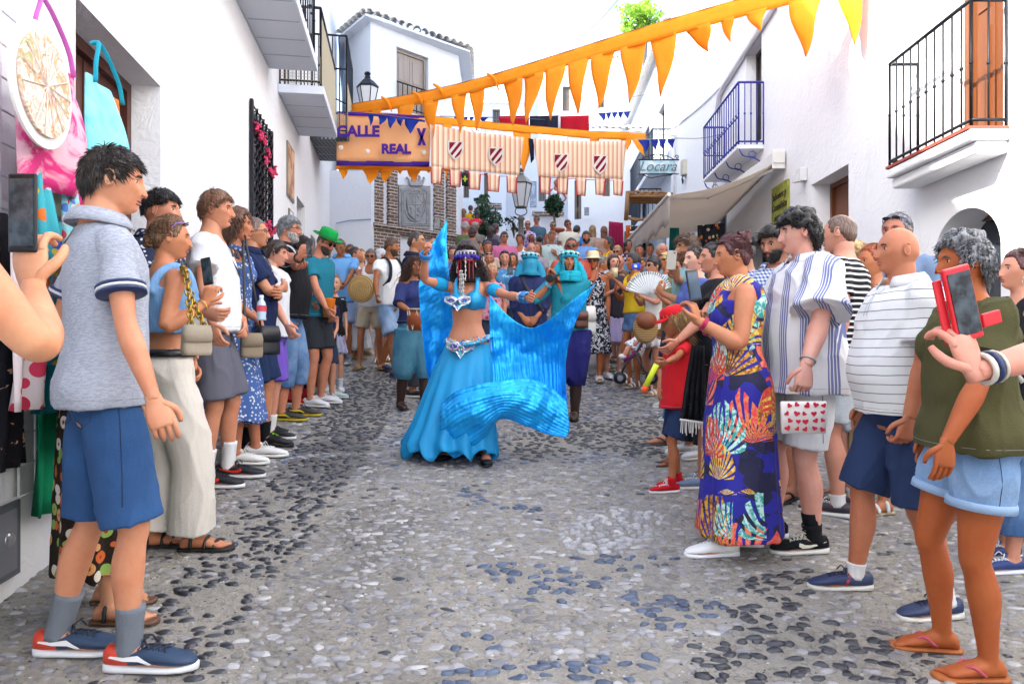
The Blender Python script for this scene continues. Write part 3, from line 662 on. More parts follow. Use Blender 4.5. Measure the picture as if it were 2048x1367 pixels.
def pockets(fg, ob):
    hit = caster(ob); s = fg.s
    for sg in (-1, 1):
        P = [(sg * .045, .93), (sg * .045, .83), (sg * .085, .805), (sg * .125, .83), (sg * .13, .925), (sg * .045, .93)]; Q = [(a[0] + (b_[0] - a[0]) * t_, a[1] + (b_[1] - a[1]) * t_) for a, b_ in zip(P[:-1], P[1:]) for t_ in (0, .33, .66)]
        line(fg, ob, hit, [(x * s, -.6, z * s) for x, z in Q], [(0, 1, 0)] * len(Q), .0014, '1c2c48', 'pocket_stitch')
        Z = np.linspace(.94, .56, 14); line(fg, ob, hit, [(sg * .6, 0, z * s) for z in Z], [(-sg, 0, 0)] * 14, .0015, '1c2c48', 'side_seam')
        P = [(sg * .06, 1.0), (sg * .09, .95), (sg * .14, .93)]; line(fg, ob, hit, [(x * s, .6, z * s) for x, z in P + P[-1:]], [(0, -1, 0)] * 4, .0014, '1c2c48', 'pocket_stitch')
def wear(fg, kind, m, **k):
    s, q = fg.s, fg.q; mb = MB(); off = k.get('off', .014); amp = k.get('amp', .006); name = k.get('name')
    if not hasattr(fg, 'wl'): fg.wl = 1; fg.hipw = 1
    if kind == 'top':                                   # zb hem height, sl sleeve fraction, zt neck
        zb, zt, sl = k.get('zb', .84), k.get('zt', 1.475), k.get('sl', .5)
        zs = np.linspace(zb, zt, 22); o = off + k.get('flare', .02) * ((zs.max() - zs) / (zt - zb)) ** 1.4
        if k.get('drape', .5):                          # hang from the widest point above
            c, rX, rY = fg.ring(zs, 0); i = np.argmax(zs >= 1.1); mX = rX[zs > 1.1].max(); mY = (rY + c)[zs > 1.1].max()
            low = zs < 1.28; o = np.where(low, np.maximum(o, o + k.get('drape', .5) * np.clip(.93 * mX - rX, 0, .1)), o)
        o = np.where(zs > 1.42, off * .55, o)
        fg.shell(mb, zs, o)
        if sl:
            for sg in (-1, 1): sleeve(fg, mb, sg, sl, k.get('soff', .016), k.get('sflare', .010))
        ob = finish(fg, mb, name or 't_shirt', m, amp)
        if q < 2: stitch_ring(fg, ob, zb + .03, k.get('stc'))
        if k.get('collar'):
            if q < 2: placket(fg, ob)
            cm = k.get('cmat', m); cb = MB(); t = np.linspace(.5, 2 * np.pi - .5, 20) - np.pi / 2 + np.pi
            c, rX, rY = fg.ring(1.485, .012)
            for dz, dr, in ((0, 0),):
                inner = np.array([[rX * 1.02 * math.cos(a_), c + rY * 1.05 * math.sin(a_), 1.515 - .012 * math.sin(a_)] for a_ in t]); outer = np.array([[(rX + .034) * math.cos(a_), c + (rY + .03) * math.sin(a_), 1.468 - .014 * math.sin(a_)] for a_ in t])
                cb.grid(np.stack([fg.lf(inner * s), fg.lf((inner * .45 + outer * .55 + [0, 0, .006]) * s), fg.lf(outer * s)]))
            cb.build('collar', cm, ob, True, solid=.006)
        if k.get('cuff'):
            for sg in (-1, 1):
                e = fg.sh[sg] + (fg.el[sg] - fg.sh[sg]) * (sl - .015); dd = fg.el[sg] - fg.sh[sg]; dd /= np.linalg.norm(dd); rr = (.048 + k.get('soff', .016) + k.get('sflare', .01) + .006) * s * fg.wl * (.94 if fg.sex == 'f' else 1)
                for j, cc in enumerate(k['cuff']):
                    cb = MB(); cb.tube([e - dd * (.016 - j * .011) * s, e - dd * (.008 - j * .011) * s], [rr, rr], 18); cb.build('cuff_band', cc, ob, True)
        return ob
    if kind == 'sleeveless':
        zb, zt = k.get('zb', .84), k.get('zt', 1.37); zs = np.linspace(zb, zt, 18)
        o = off + k.get('flare', .015) * ((zt - zs) / (zt - zb)) ** 1.5; fg.shell(mb, zs, o)
        ws = k.get('strap', .022)
        for sg in (-1, 1):
            xs = k.get('sx', .095)
            pts = [(sg * xs, .105 * fg.wl, zt - .03), (sg * xs * 1.0, .075, 1.42), (sg * xs * 1.0, .0, 1.472 if xs < .12 else 1.452), (sg * xs * .95, -.075, 1.42), (sg * xs * .9, -.108 * fg.wl, zt - .03)]
            mb.tube([fg.lf(np.array(p) * s) for p in pts], [ws * s] * 5, 8, 0, 3)
        return finish(fg, mb, name or 'tank_top', m, amp)
    if kind == 'shorts' or kind == 'trousers':
        zl = k.get('len', .8 if kind == 'shorts' else 1.93); zs = np.linspace(.82, k.get('zt', 1.02), 8); fg.shell(mb, zs, off, bustoff=False)
        ends = [hemtube(fg, mb, sg, zl, k.get('loff', .018), k.get('flare', .016)) for sg in (-1, 1)]
        ob = finish(fg, mb, name or kind, m, amp * 1.2, zf=6)
        if q < 1 and kind == 'shorts': pockets(fg, ob)
        if k.get('turnup'):
            for sg in (-1, 1):
                e = ends[0 if sg < 0 else 1]; dd = fg.knee[sg] - fg.hipj[sg]; dd /= np.linalg.norm(dd); rr = (.0735 * fg.wl + k.get('loff', .018) + k.get('flare', .016) + .008) * s
                cb = MB(); cb.tube([e - dd * .028 * s, e - dd * .02 * s, e + dd * .004 * s], [rr * .98, rr, rr * 1.0], 20); cb.build('turn_up', k['turnup'], ob, True)
        return ob
    if kind in ('skirt', 'dress'):
        zt, zb = k.get('zt', 1.05), k.get('zb', .5); n = 16; zs = np.linspace(zb, zt, n); c, rX, rY = fg.ring(np.maximum(zs, .9), off)
        t = np.clip((.95 - zs) / max(.95 - zb, .05), 0, 1); fl = k.get('flare', .06); cxv = k.get('shift', (0, 0))
        rX = np.where(zs < .95, np.maximum(rX, fg.ring(.93, off)[1]), rX) + fl * t; rY = np.where(zs < .95, np.maximum(rY, fg.ring(.93, off)[2]), rY) + fl * t * .9
        mb.loft(np.c_[cxv[0] * t * s, (c + cxv[1] * t) * s, zs * s] if zt <= 1.06 else fg.lf(np.c_[cxv[0] * t * s, (c + cxv[1] * t) * s, zs * s]), np.c_[rX * s, 0 * zs, 0 * zs], np.c_[0 * zs, rY * s, 0 * zs], 24)
        if kind == 'dress':
            z2 = np.linspace(zt - .03, k.get('ztop', 1.37), 12); fg.shell(mb, z2, off)
            if k.get('sl'):
                fg.shell(mb, np.linspace(1.2, 1.46, 8), off * .8)
                for sg in (-1, 1): sleeve(fg, mb, sg, k['sl'], .016, .02)
            else:
                ws = k.get('strap', .022)
                for sg in (-1, 1):
                    pts = [(sg * .09, .105, 1.34), (sg * .09, .075, 1.42), (sg * .09, 0, 1.475), (sg * .088, -.075, 1.42), (sg * .08, -.108, 1.34)]
                    mb.tube([fg.lf(np.array(p) * s) for p in pts], [ws * s] * 5, 8, 0, 3)
        npl = k.get('pleats', 13); zk = zt * s; pa = k.get('pamp', .012)
        def pl(V):
            a_ = np.arctan2(V[:, 1], V[:, 0]); tt = np.clip((zk - V[:, 2]) / ((zt - zb) * s), 0, 1); return np.sin(a_ * npl + 1.3 * np.sin(a_ * 3) + V[:, 2] * 2) * pa * tt
        return finish(fg, mb, name or kind, m, amp, pleat=pl if q < 3 else None)
    if kind == 'belt':
        z = k.get('z', 1.02); c, rX, rY = fg.ring(np.array([z - k.get('h', .02), z + k.get('h', .02)]), k.get('off', .02)); zz_ = np.array([z - k.get('h', .02), z + k.get('h', .02)])
        mb.loft(fg.lf(np.c_[0 * zz_, c * s, zz_ * s]), np.c_[rX * s, 0 * c, 0 * c], np.c_[0 * c, rY * s, 0 * c], 30, ex=.9); return mb.build('belt', m, fg.root, True)

def make_shoes(fg, sh, sock):
    kind, col = sh[0], sh[1]; s, q = fg.s, fg.q; c2 = sh[2] if len(sh) > 2 else 'f0f0ee'
    um = cloth(col) if kind in ('hitop',) else plain(col, .55); sm = plain(c2, .6); n = (18, 14, 8, 6)[q]
    for sg in (-1, 1):
        toe = fg.toe[sg]; tv = np.array([math.sin(toe), math.cos(toe), 0]); u = np.array([math.cos(toe), -math.sin(toe), 0]); f0 = fg.foot[sg]; Z = np.array([0, 0, 1.]); A_ = fg.ank[sg]; K = fg.knee[sg]; ax = (K - A_) / np.linalg.norm(K - A_)
        if sock and kind not in ('sandal', 'flip', 'boot'):
            b = MB(); b.tube([A_ - ax * .03 * s, A_ + ax * .01 * s, A_ + ax * sock[1] * s * .6, A_ + ax * sock[1] * s], np.array([.041, .041, .043, .046]) * s, n, 0, 2); b.build('sock', cloth(sock[0]), fg.root, True)
        if kind in ('sneaker', 'hitop', 'boot', 'heel'):
            b = MB(); ys = np.array([-.078, -.066, -.035, .01, .055, .10, .145, .185, .212, .222]); wd = np.array([.016, .031, .037, .038, .042, .047, .048, .042, .026, .010]); tp = np.array([.070, .086, .078, .070, .079, .074, .060, .050, .040, .028])
            if kind == 'heel': tp = np.array([.05, .058, .05, .03, .03, .04, .045, .04, .03, .022])
            wd = wd * s; tp = tp * s; bt = .020 * s; ht = (tp - bt) / 2
            b.loft(f0 + tv * ys[:, None] * s + Z * (bt + ht)[:, None], u[None] * wd[:, None], Z[None] * ht[:, None], n, ex=.8)
            if kind == 'hitop': b.tube([f0 + tv * -.02 * s + Z * .05 * s, A_ + ax * .0, A_ + ax * .06 * s], np.array([.046, .045, .050]) * s, n, 0, 2)
            if kind == 'boot':
                wl_ = .058 * s; b.tube([f0 + tv * -.02 * s + Z * .05 * s, A_ + ax * .02 * s, A_ + ax * .18 * s, A_ + ax * .34 * s], [.048 * s, .046 * s, .062 * s, .064 * s], n, 0, 2)
            if q < 2 and kind in ('sneaker', 'hitop'):
                b.tube([f0 + tv * (.02 + .0) * s + Z * .075 * s, f0 + tv * .035 * s + Z * (.105 if kind == 'sneaker' else .15) * s], [.028 * s, .022 * s], 8, flat=.35, ref=u)
            so_ = b.build('shoe' if kind != 'boot' else 'boot', um, fg.root, True)
            if len(sh) > 5:
                so_.data.materials.append(plain(sh[5], .5))
                for p_ in so_.data.polygons:
                    q_ = np.array(p_.center) - f0
                    if np.dot(q_, tv) < .012 * s + .35 * (q_[2] - .05 * s): p_.material_index = 1
            if q < 3:
                b = MB(); y2 = ys * 1.02; w2 = wd * 1.07; hz = np.array([.030, .031, .027, .024, .022, .021, .020, .022, .024, .026]) * s * (1 if kind != 'heel' else .5)
                b.loft(f0 + tv * y2[:, None] * s + Z * (hz / 2)[:, None], u[None] * w2[:, None], Z[None] * hz[:, None] / 2, n, ex=.55); b.build('sole', sm, so_, True)
                if q < 2 and kind in ('sneaker', 'hitop'):
                    b = MB(); lc = sh[3] if len(sh) > 3 else c2
                    for j, yy in enumerate(np.linspace(.045, .12, 5)):
                        hz_ = np.interp(yy, ys, tp / s) + .004
                        for sd in (-1, 1): b.tube([f0 + tv * (yy - .007) * s + u * sd * .024 * s + Z * (hz_ - .008) * s, f0 + tv * yy * s + Z * (hz_ + .002) * s, f0 + tv * (yy + .007) * s - u * sd * .024 * s + Z * (hz_ - .008) * s], .0032 * s, 5)
                    for sd in (-1, 1): b.tube([f0 + tv * .045 * s + Z * .088 * s, f0 + tv * .06 * s + u * sd * .02 * s + Z * .108 * s, f0 + tv * .075 * s + u * sd * .034 * s + Z * .084 * s], .003 * s, 5, 0, 2)
                    if kind == 'hitop':
                        for j in range(4): b.tube([A_ + tv * .045 * s + u * -.02 * s + Z * (.0 + j * .016) * s, A_ + tv * .052 * s + u * .0 * s + Z * (.008 + j * .016) * s, A_ + tv * .045 * s + u * .02 * s + Z * (.0 + j * .016) * s], .0034 * s, 5)
                    b.build('laces', plain(lc, .7), so_, True)
                if len(sh) > 4 and sh[4] and q < 2:     # swoosh / stripe on both sides
                    mk = sh[4]
                    for sd in (-1, 1):
                        b = MB()
                        def pt(yy, zz_):
                            wv = np.interp(yy, ys, wd); t_ = np.interp(yy, ys, tp); cc = (bt + t_) / 2; hh = (t_ - bt) / 2; e = max(0, 1 - abs((zz_ * s - cc) / hh) ** 2.2) ** .45
                            return f0 + tv * yy * s + u * sd * (wv * e + .0035) + Z * zz_ * s
                        if mk[0] == 'swoosh': up_ = [(.115, .040), (.07, .036), (.02, .045), (-.045, .066)]; lo_ = [(.112, .038), (.07, .028), (.045, .030), (.03, .040)]; lo_ = [(.115, .04), (.085, .054), (.062, .058), (.05, .052)]
                        if mk[0] == 'swoosh':
                            P1 = [(-.055, .064), (-.01, .048), (.04, .036), (.075, .035), (.095, .046), (.092, .060)]; P2 = [(-.055, .0645), (-.01, .056), (.035, .050), (.06, .052), (.075, .058), (.088, .062)]
                        elif mk[0] == 'stripe': P1 = [(.05, .026), (.048, .045), (.035, .070)]; P2 = [(.062, .026), (.060, .045), (.046, .072)]
                        else: P1 = [(-.05, .055), (0, .045), (.05, .045), (.08, .03)]; P2 = [(-.045, .060), (0, .056), (.045, .062), (.092, .034)]
                        b.grid([[pt(*p) for p in P1], [pt(*p) for p in P2]]); b.build('side_mark', plain(mk[1], .5), so_, solid=.003)
        else:
            b = MB(); ys = np.array([-.075, -.06, 0, .06, .11, .16, .20, .212]); wd = np.array([.018, .036, .038, .042, .050, .050, .034, .012]) * s; hz = .018 * s
            b.loft(f0 + tv * ys[:, None] * s + Z * hz * .5, u[None] * wd[:, None], Z[None] * (hz * .5 + 0 * ys)[:, None], n, ex=.6); so_ = b.build('sandal_sole', plain(col, .6), fg.root, True)
            b = MB(); Rr = .006 * s if q == 0 else .008 * s
            if kind == 'flip':
                v = f0 + tv * .125 * s + u * -sg * .018 * s + Z * .026 * s
                for sd in (-1, 1): b.tube([v, f0 + tv * .08 * s + u * sd * .030 * s + Z * .062 * s, f0 + tv * .03 * s + u * sd * .041 * s + Z * .03 * s], Rr, 7, 0, 3)
            else:
                for yy, hh in ((.115, .045), (.07, .065), (-.0, .095)):
                    b.tube([f0 + tv * yy * s + u * -.045 * s + Z * .018 * s, f0 + tv * yy * s + u * -.03 * s + Z * hh * .8 * s, f0 + tv * (yy + .01) * s + Z * (hh + .008) * s, f0 + tv * yy * s + u * .03 * s + Z * hh * .8 * s, f0 + tv * yy * s + u * .045 * s + Z * .018 * s], Rr * 1.5, 7, 0, 2)
            b.build('sandal_strap', plain(c2, .45), so_, True)
_person0 = person
def person(label, px, **k):
    hw, wv = k.get('hipw', 1.0), k.get('w', 1.0)
    global _cur; Fig.wl = 1 + (wv - 1) * .9; Fig.hipw = hw
    return _person0(label, px, **k)
def shirt(m, **k): return ('top', m, k)
def phone(label, c, size=(.075, .155, .008), yaw=0, pitch=0, roll=0, case='18181c', group='phones held up by the crowd', screen='24303c'):
    o = thing('smartphone', label, 'phone', c, 0, group); M = Matrix.Rotation(R(yaw), 3, 'Z') @ Matrix.Rotation(R(pitch), 3, 'X') @ Matrix.Rotation(R(roll), 3, 'Y')
    b = MB(); b.box((0, 0, 0), (size[0] / 2, size[2] / 2, size[1] / 2), 0, mat=M); b.build('case', plain(case, .35), o, bevel=.004)
    b = MB(); b.box(M @ Vector((0, -size[2] / 2 - .001, 0)), (size[0] / 2 - .005, .0012, size[1] / 2 - .012), 0, mat=M)
    b.build('screen', mat('screen_' + screen, hexc(screen), .08, 0, .6, lambda t, co: t.mix(t.ramp(t.noise(30, 3, co), [(.4, (0, 0, 0, 1)), (.6, (1, 1, 1, 1))]), hexc(screen, .7), hexc('50606a', .6))), o)
    b = MB(); b.lathe((0, 0, 0), [(.0, -.0015), (.006, -.0015), (.006, .0015), (0, .0015)], 10); b.V = [v @ np.array(Matrix.Rotation(R(90), 3, 'X')).T @ np.array(M).T + np.array(M @ Vector((-size[0] / 2 + .014, size[2] / 2 + .001, size[1] / 2 - .016))) for v in b.V]; b.build('camera_lens', plain('050508', .1), o)
    return o
def plaster(name, tint='f4f6fa', peel=0.0, k=1.0, bs=1.0):
    A = hexc(tint, k)
    def fn(t, co):
        n1 = t.noise(.9, 5, co, .6); n2 = t.noise(9, 5, co, .6)
        c = t.mix(t.math('MULTIPLY', n1, .22), A, tuple(x * .86 for x in A[:3]) + (1,))
        st = t.noise(2.2, 4, t.map(co, (1, 1, .25)), .7); c = t.mix(t.ramp(st, [(.6, (0, 0, 0, 1)), (.8, (.35, .35, .35, 1))]), c, (.5, .5, .47, 1))
        if peel:
            p = t.noise(1.6, 6, t.map(co, (1, 1, .7)), .62, .6); c = t.mix(t.math('GREATER_THAN', p, 1 - peel), c, (.42, .40, .36, 1))
        crack = t.noise(3.5, 2, co, .5, 3.0)
        return c, t.math('ADD', t.math('MULTIPLY', n2, .6), t.math('MULTIPLY', t.math('ABSOLUTE', t.math('SUBTRACT', crack, .5)), 1.2))
    return mat(name, A, .85, 0, .2, fn, (2.2, .38 * bs, .03))
WHITE = plaster('white_plaster', 'f6f7fa', .24, .84); FAR = plaster('far_white_plaster', 'eef3fb', 0, .80, .6)
IRON = mat('black_iron', hexc('23262e', .8), .45, .6); BLUEIRON = mat('blue_iron', hexc('2a35a0', .8), .4)
TILEM = mat('clay_roof_tile', hexc('d0c8be', .6), .8, fn=lambda t, co: t.mix(t.noise(5, 4, co), hexc('f6f4f0', .95), hexc('dcd4ca', .85)), bump=(30, .4, .01))
def wood(h, k=.7):
    A = hexc(h, k)
    return mat('wood_' + h, A, .45, fn=lambda t, co: (t.mix(t.noise(14, 4, t.map(co, (1, 1, .08))), A, tuple(x * .5 for x in A[:3]) + (1,)), t.noise(30, 2, t.map(co, (1, 1, .1)))), bump=(40, .2, .003))
BROWN = wood('6a3424', .6); ORANGEW = wood('94501c', .55)

def stones():
    mb = MB()
    xs = np.concatenate([np.linspace(-40, -6, 12), np.linspace(-5.6, 5.6, 57), np.linspace(6, 40, 12)]); ys = np.concatenate([np.linspace(-6, 12, 91), np.linspace(12.5, 30, 30), np.linspace(34, 120, 16)])
    G = np.array([[(x, y, ground(x, y)) for x in xs] for y in ys]); mb.grid(G, 0)
    def poly(pts): return [GP(*p) for p in pts]
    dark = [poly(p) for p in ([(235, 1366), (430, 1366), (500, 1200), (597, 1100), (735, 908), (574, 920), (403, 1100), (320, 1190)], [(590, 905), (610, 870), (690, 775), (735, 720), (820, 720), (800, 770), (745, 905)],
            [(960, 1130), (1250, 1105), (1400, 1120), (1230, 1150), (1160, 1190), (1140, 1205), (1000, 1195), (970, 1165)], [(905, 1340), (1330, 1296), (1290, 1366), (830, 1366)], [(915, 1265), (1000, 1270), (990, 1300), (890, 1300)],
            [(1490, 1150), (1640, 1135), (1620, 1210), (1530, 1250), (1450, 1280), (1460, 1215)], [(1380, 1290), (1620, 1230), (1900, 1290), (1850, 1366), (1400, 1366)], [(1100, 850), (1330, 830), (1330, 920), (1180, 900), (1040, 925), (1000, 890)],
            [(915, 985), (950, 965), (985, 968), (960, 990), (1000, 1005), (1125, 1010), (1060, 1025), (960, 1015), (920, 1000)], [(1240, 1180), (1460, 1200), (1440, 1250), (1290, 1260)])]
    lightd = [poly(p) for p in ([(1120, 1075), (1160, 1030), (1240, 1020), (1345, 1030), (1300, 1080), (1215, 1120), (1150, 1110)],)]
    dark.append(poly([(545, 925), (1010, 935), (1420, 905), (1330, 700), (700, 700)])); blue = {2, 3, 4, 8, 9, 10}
    def inside(p, P):
        x, y = p; c = False; j = len(P) - 1
        for i in range(len(P)):
            if (P[i][1] > y) != (P[j][1] > y) and x < (P[j][0] - P[i][0]) * (y - P[i][1]) / (P[j][1] - P[i][1]) + P[i][0]: c = not c
            j = i
        return c
    rows = []; y = 1.9
    cell = .062; pts = []
    while y < 9.6:
        x = -2.9 + random.uniform(-.04, .04); hw = .06 * y
        while x < 3.4:
            if abs(x) < y * .76 + .2:
                pts.append((x + random.uniform(-.02, .02), y + random.uniform(-.014, .014)))
            x += random.uniform(.045, .088)
        y += .043
    t = np.linspace(0, 2 * np.pi, 9)[:-1]
    rr = np.array([1.0, .86, .52]); hh = np.array([-.25, .62, .95])
    base = [(a, r, h) for r, h in zip(rr, hh) for a in t]
    Vs, Fs, Ms = [], [], []; n0 = 0
    F1 = [(i * 8 + j, i * 8 + (j + 1) % 8, (i + 1) * 8 + (j + 1) % 8, (i + 1) * 8 + j) for i in range(2) for j in range(8)] + [tuple(range(16, 24))]
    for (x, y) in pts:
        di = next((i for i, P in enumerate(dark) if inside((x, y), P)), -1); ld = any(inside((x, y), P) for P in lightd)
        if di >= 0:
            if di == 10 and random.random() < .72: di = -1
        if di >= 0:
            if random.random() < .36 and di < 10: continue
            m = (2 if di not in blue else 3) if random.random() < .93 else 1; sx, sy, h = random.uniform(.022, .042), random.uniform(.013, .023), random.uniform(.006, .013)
        else:
            m = random.choice((1, 1, 1, 4, 5, 5)) if random.random() < .975 else 2; sx, sy, h = random.uniform(.020, .046), random.uniform(.014, .025), random.uniform(.002, .009)
            if random.random() < .25: sx *= .6; sy *= .6
            if ld: h = .016; m = 4
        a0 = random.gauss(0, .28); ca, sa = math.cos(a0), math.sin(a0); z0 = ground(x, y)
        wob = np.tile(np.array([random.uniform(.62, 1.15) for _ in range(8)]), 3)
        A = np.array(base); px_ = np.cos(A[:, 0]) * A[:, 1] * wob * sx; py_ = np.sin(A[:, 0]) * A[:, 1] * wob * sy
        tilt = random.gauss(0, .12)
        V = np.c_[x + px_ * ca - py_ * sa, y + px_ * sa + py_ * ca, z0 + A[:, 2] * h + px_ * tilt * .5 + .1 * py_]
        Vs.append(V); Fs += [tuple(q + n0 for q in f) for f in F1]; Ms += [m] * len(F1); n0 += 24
    for _ in range(15000):
        y = 1.9 + 5.6 * random.random() ** 1.3; x = random.uniform(-1, 1) * (y * .76 + .2)
        if not -2.9 < x < 3.4: continue
        r_ = random.uniform(.005, .012); q_ = random.uniform(.5, .9); m = random.choice((1, 4, 5, 5, 2, 5)); z0 = ground(x, y); a0 = random.random() * 6; h = random.uniform(.002, .005)
        Vs.append(np.array([(x + r_ * math.cos(a0 + k_), y + r_ * q_ * math.sin(a0 + k_), z0 - .001) for k_ in (0, 1.05, 2.1, 3.15, 4.2, 5.2)] + [(x, y, z0 + h)])); Fs += [(n0 + j, n0 + (j + 1) % 6, n0 + 6) for j in range(6)]; Ms += [m] * 6; n0 += 7
    k = mb.n; mb.V.append(np.vstack(Vs)); mb.n += n0; mb.F += [tuple(i + k for i in f) for f in Fs]; mb.M += Ms
    def mortar(t, co):
        a = t.noise(3, 5, co, .6); b = t.noise(60, 4, co); v = t.new('ShaderNodeTexVoronoi', i_Scale=16.0); t.link(t.map(co, (1, 1.7, 1)), v.inputs['Vector'])
        c = t.mix(a, hexc('cbc3b6', .78), hexc('9a948a', .68)); c = t.mix(t.math('MULTIPLY', b, .4), c, hexc('6a665f', .7))
        Y = t.xyz(co)[1]; far = t.math('GREATER_THAN', Y, 9.5); hv = t.xyz(v.outputs['Color'])[0]
        st = t.math('MULTIPLY', t.math('LESS_THAN', v.outputs['Distance'], .42), far); c = t.mix(t.math('MULTIPLY', st, .8), c, t.mix(hv, hexc('77777c', .6), hexc('b9b8ba', .8)))
        dk = t.noise(.55, 4, co, .6, 1.0); c = t.mix(t.ramp(dk, [(.5, (0, 0, 0, 1)), (.62, (.6, .6, .6, 1))]), c, hexc('5e5c5c', .6))
        g_ = t.noise(26, 5, co, .7, .8); return t.mix(t.ramp(g_, [(.52, (0, 0, 0, 1)), (.7, (.7, .7, .7, 1))]), c, hexc('58554f', .6)), t.math('ADD', b, t.math('MULTIPLY', g_, 2.5))
    def stone(h1, h2, sc=24):
        def fn(t, co):
            v = t.new('ShaderNodeTexVoronoi', i_Scale=14.0); t.link(co, v.inputs['Vector']); n = t.noise(sc, 5, co, .7)
            c = t.mix(t.xyz(v.outputs['Color'])[0], hexc(h1, .85), hexc(h2, .85)); return t.mix(t.math('MULTIPLY', n, .6), c, hexc(h1, .5))
        return fn
    ms = [mat('cement_mortar', rough=.75, fn=mortar, bump=(110, .8, .008)), mat('pale_pebble', rough=.48, fn=stone('77757a', 'bcb9ba'), bump=(90, .35, .004), spec=.5),
          mat('dark_pebble', rough=.33, fn=stone('26282f', '4a4c55'), bump=(70, .4, .004), spec=.6), mat('slate_blue_pebble', rough=.35, fn=stone('3a465e', '66758f'), bump=(70, .4, .004), spec=.6),
          mat('worn_white_pebble', rough=.4, fn=stone('98979b', 'd8d6d6'), bump=(90, .3, .004)), mat('sandy_grey_pebble', rough=.55, fn=stone('7c7872', 'a8a49e'), bump=(90, .4, .004))]
    o = mb.build('street', ms, None, True); o['kind'] = 'structure'; return o
stones()

def build_wall(mb, p0, p1, z0, z1, ops, nrm, m=0, jag=None):
    """front face with rectangular openings (s0,s1,za,zb,depth[,arch]); nrm = inward unit vector"""
    p0 = np.array(p0, float); p1 = np.array(p1, float); L = np.linalg.norm(p1 - p0); u = (p1 - p0) / L; nrm = np.array(nrm, float)
    P = lambda s_, z, dd=0: (p0[0] + u[0] * s_ + nrm[0] * dd, p0[1] + u[1] * s_ + nrm[1] * dd, z)
    S = sorted(set([0, L] + [o[0] for o in ops] + [o[1] for o in ops])); Z = sorted(set([z0, z1] + [o[2] for o in ops] + [o[3] for o in ops]))
    for a, b in zip(S[:-1], S[1:]):
        for c, d in zip(Z[:-1], Z[1:]):
            if any(o[0] <= a + 1e-6 and b <= o[1] + 1e-6 and o[2] <= c + 1e-6 and d <= o[3] + 1e-6 for o in ops): continue
            mb.quad(P(a, c), P(b, c), P(b, d), P(a, d), m)
    for o in ops:
        s0, s1, a, b, dp = o[:5]
        mb.quad(P(s0, a), P(s0, b), P(s0, b, dp), P(s0, a, dp), m); mb.quad(P(s1, a), P(s1, a, dp), P(s1, b, dp), P(s1, b), m)
        mb.quad(P(s0, b), P(s1, b), P(s1, b, dp), P(s0, b, dp), m); mb.quad(P(s0, a), P(s0, a, dp), P(s1, a, dp), P(s1, a), m); mb.quad(P(s0, a, dp), P(s0, b, dp), P(s1, b, dp), P(s1, a, dp), m)
    return P, L, u
def house(label, p0, p1, z0, z1, ops, depth, m=WHITE, name='house', inward=None, top=None, group=None):
    p0 = np.array(p0, float); p1 = np.array(p1, float); u = (p1 - p0) / np.linalg.norm(p1 - p0); nr = np.array(inward, float) if inward else np.array([-u[1], u[0]])
    t = thing(name, label, 'house', (p0[0], p0[1], z0), 0, group); org = np.array([p0[0], p0[1], z0])
    mb = MB(); P, L, u = build_wall(mb, p0, p1, z0, z1, ops, nr)
    q = [P(0, z0), P(L, z0), P(L, z0, depth), P(0, z0, depth)]; r = [P(0, z1), P(L, z1), P(L, z1, depth), P(0, z1, depth)]
    mb.quad(q[1], q[2], r[2], r[1]); mb.quad(q[2], q[3], r[3], r[2]); mb.quad(q[3], q[0], r[0], r[3])
    if top:
        a = [P(s_, z) for s_, z in top]; mb.prism([P(0, z1)] + a + [P(L, z1)], tuple(np.array([nr[0], nr[1], 0]) * depth))
    else: mb.quad(*r)
    mb.V = [v - org for v in mb.V]; mb.build('wall', m, t)
    def part(nm, b, mt, parent=None, **k):
        b.V = [v - org for v in b.V]; return b.build(nm, mt, parent or t, **k)
    return t, P, part
def opening(part, P, s0, s1, a, b, dp, kind='door', wm=BROWN, label=None):
    e = dp - .012; b_ = MB(); f = .07
    X = lambda s_, z, o=0: np.array(P(s_, z, e - o))
    def slab(sa, sb, za, zb, o, th, bb, m=0): bb.prism([X(sa, za, o), X(sb, za, o), X(sb, zb, o), X(sa, zb, o)], X(sa, za, o + th) - X(sa, za, o), m)
    fr = MB();
    for sa, sb, za, zb in ((s0 + .003, s0 + f, a + .003, b - .003), (s1 - f, s1 - .003, a + .003, b - .003), (s0 + f, s1 - f, b - f, b - .003)): slab(sa, sb, za, zb, 0, .06, fr)
    if kind == 'window': slab(s0 + f, s1 - f, a + .003, a + f, 0, .06, fr)
    o = part(kind, (lambda q: (slab(s0 + f, s1 - f, a + (f if kind == 'window' else .003), b - f, -.004, .02, q), q)[1])(MB()), wm if kind != 'window' else plain('2c343e', .15))
    fo = MB();
    n = 2; wd = (s1 - s0 - 2 * f) / n
    if kind != 'window':
        for i in range(n):
            sa = s0 + f + i * wd
            for za, zb in ((a + .12, a + (b - a) * .45), (a + (b - a) * .52, b - f - .12)): slab(sa + .08, sa + wd - .08, za, zb, .016, .012, fo)
            slab(sa + .003, sa + .03, a + .01, b - f - .01, .016, .008, fo)
    else:
        for i in range(1, n): slab(s0 + f + i * wd - .015, s0 + f + i * wd + .015, a + f, b - f, .01, .03, fo)
        slab(s0 + f, s1 - f, (a + b) / 2 - .015, (a + b) / 2 + .015, .012, .03, fo)
    fo.F += [tuple(i + fo.n for i in q) for q in fr.F]; fo.M += fr.M; fo.V += fr.V; fo.n += fr.n
    f2 = part('frame', fo, wm)
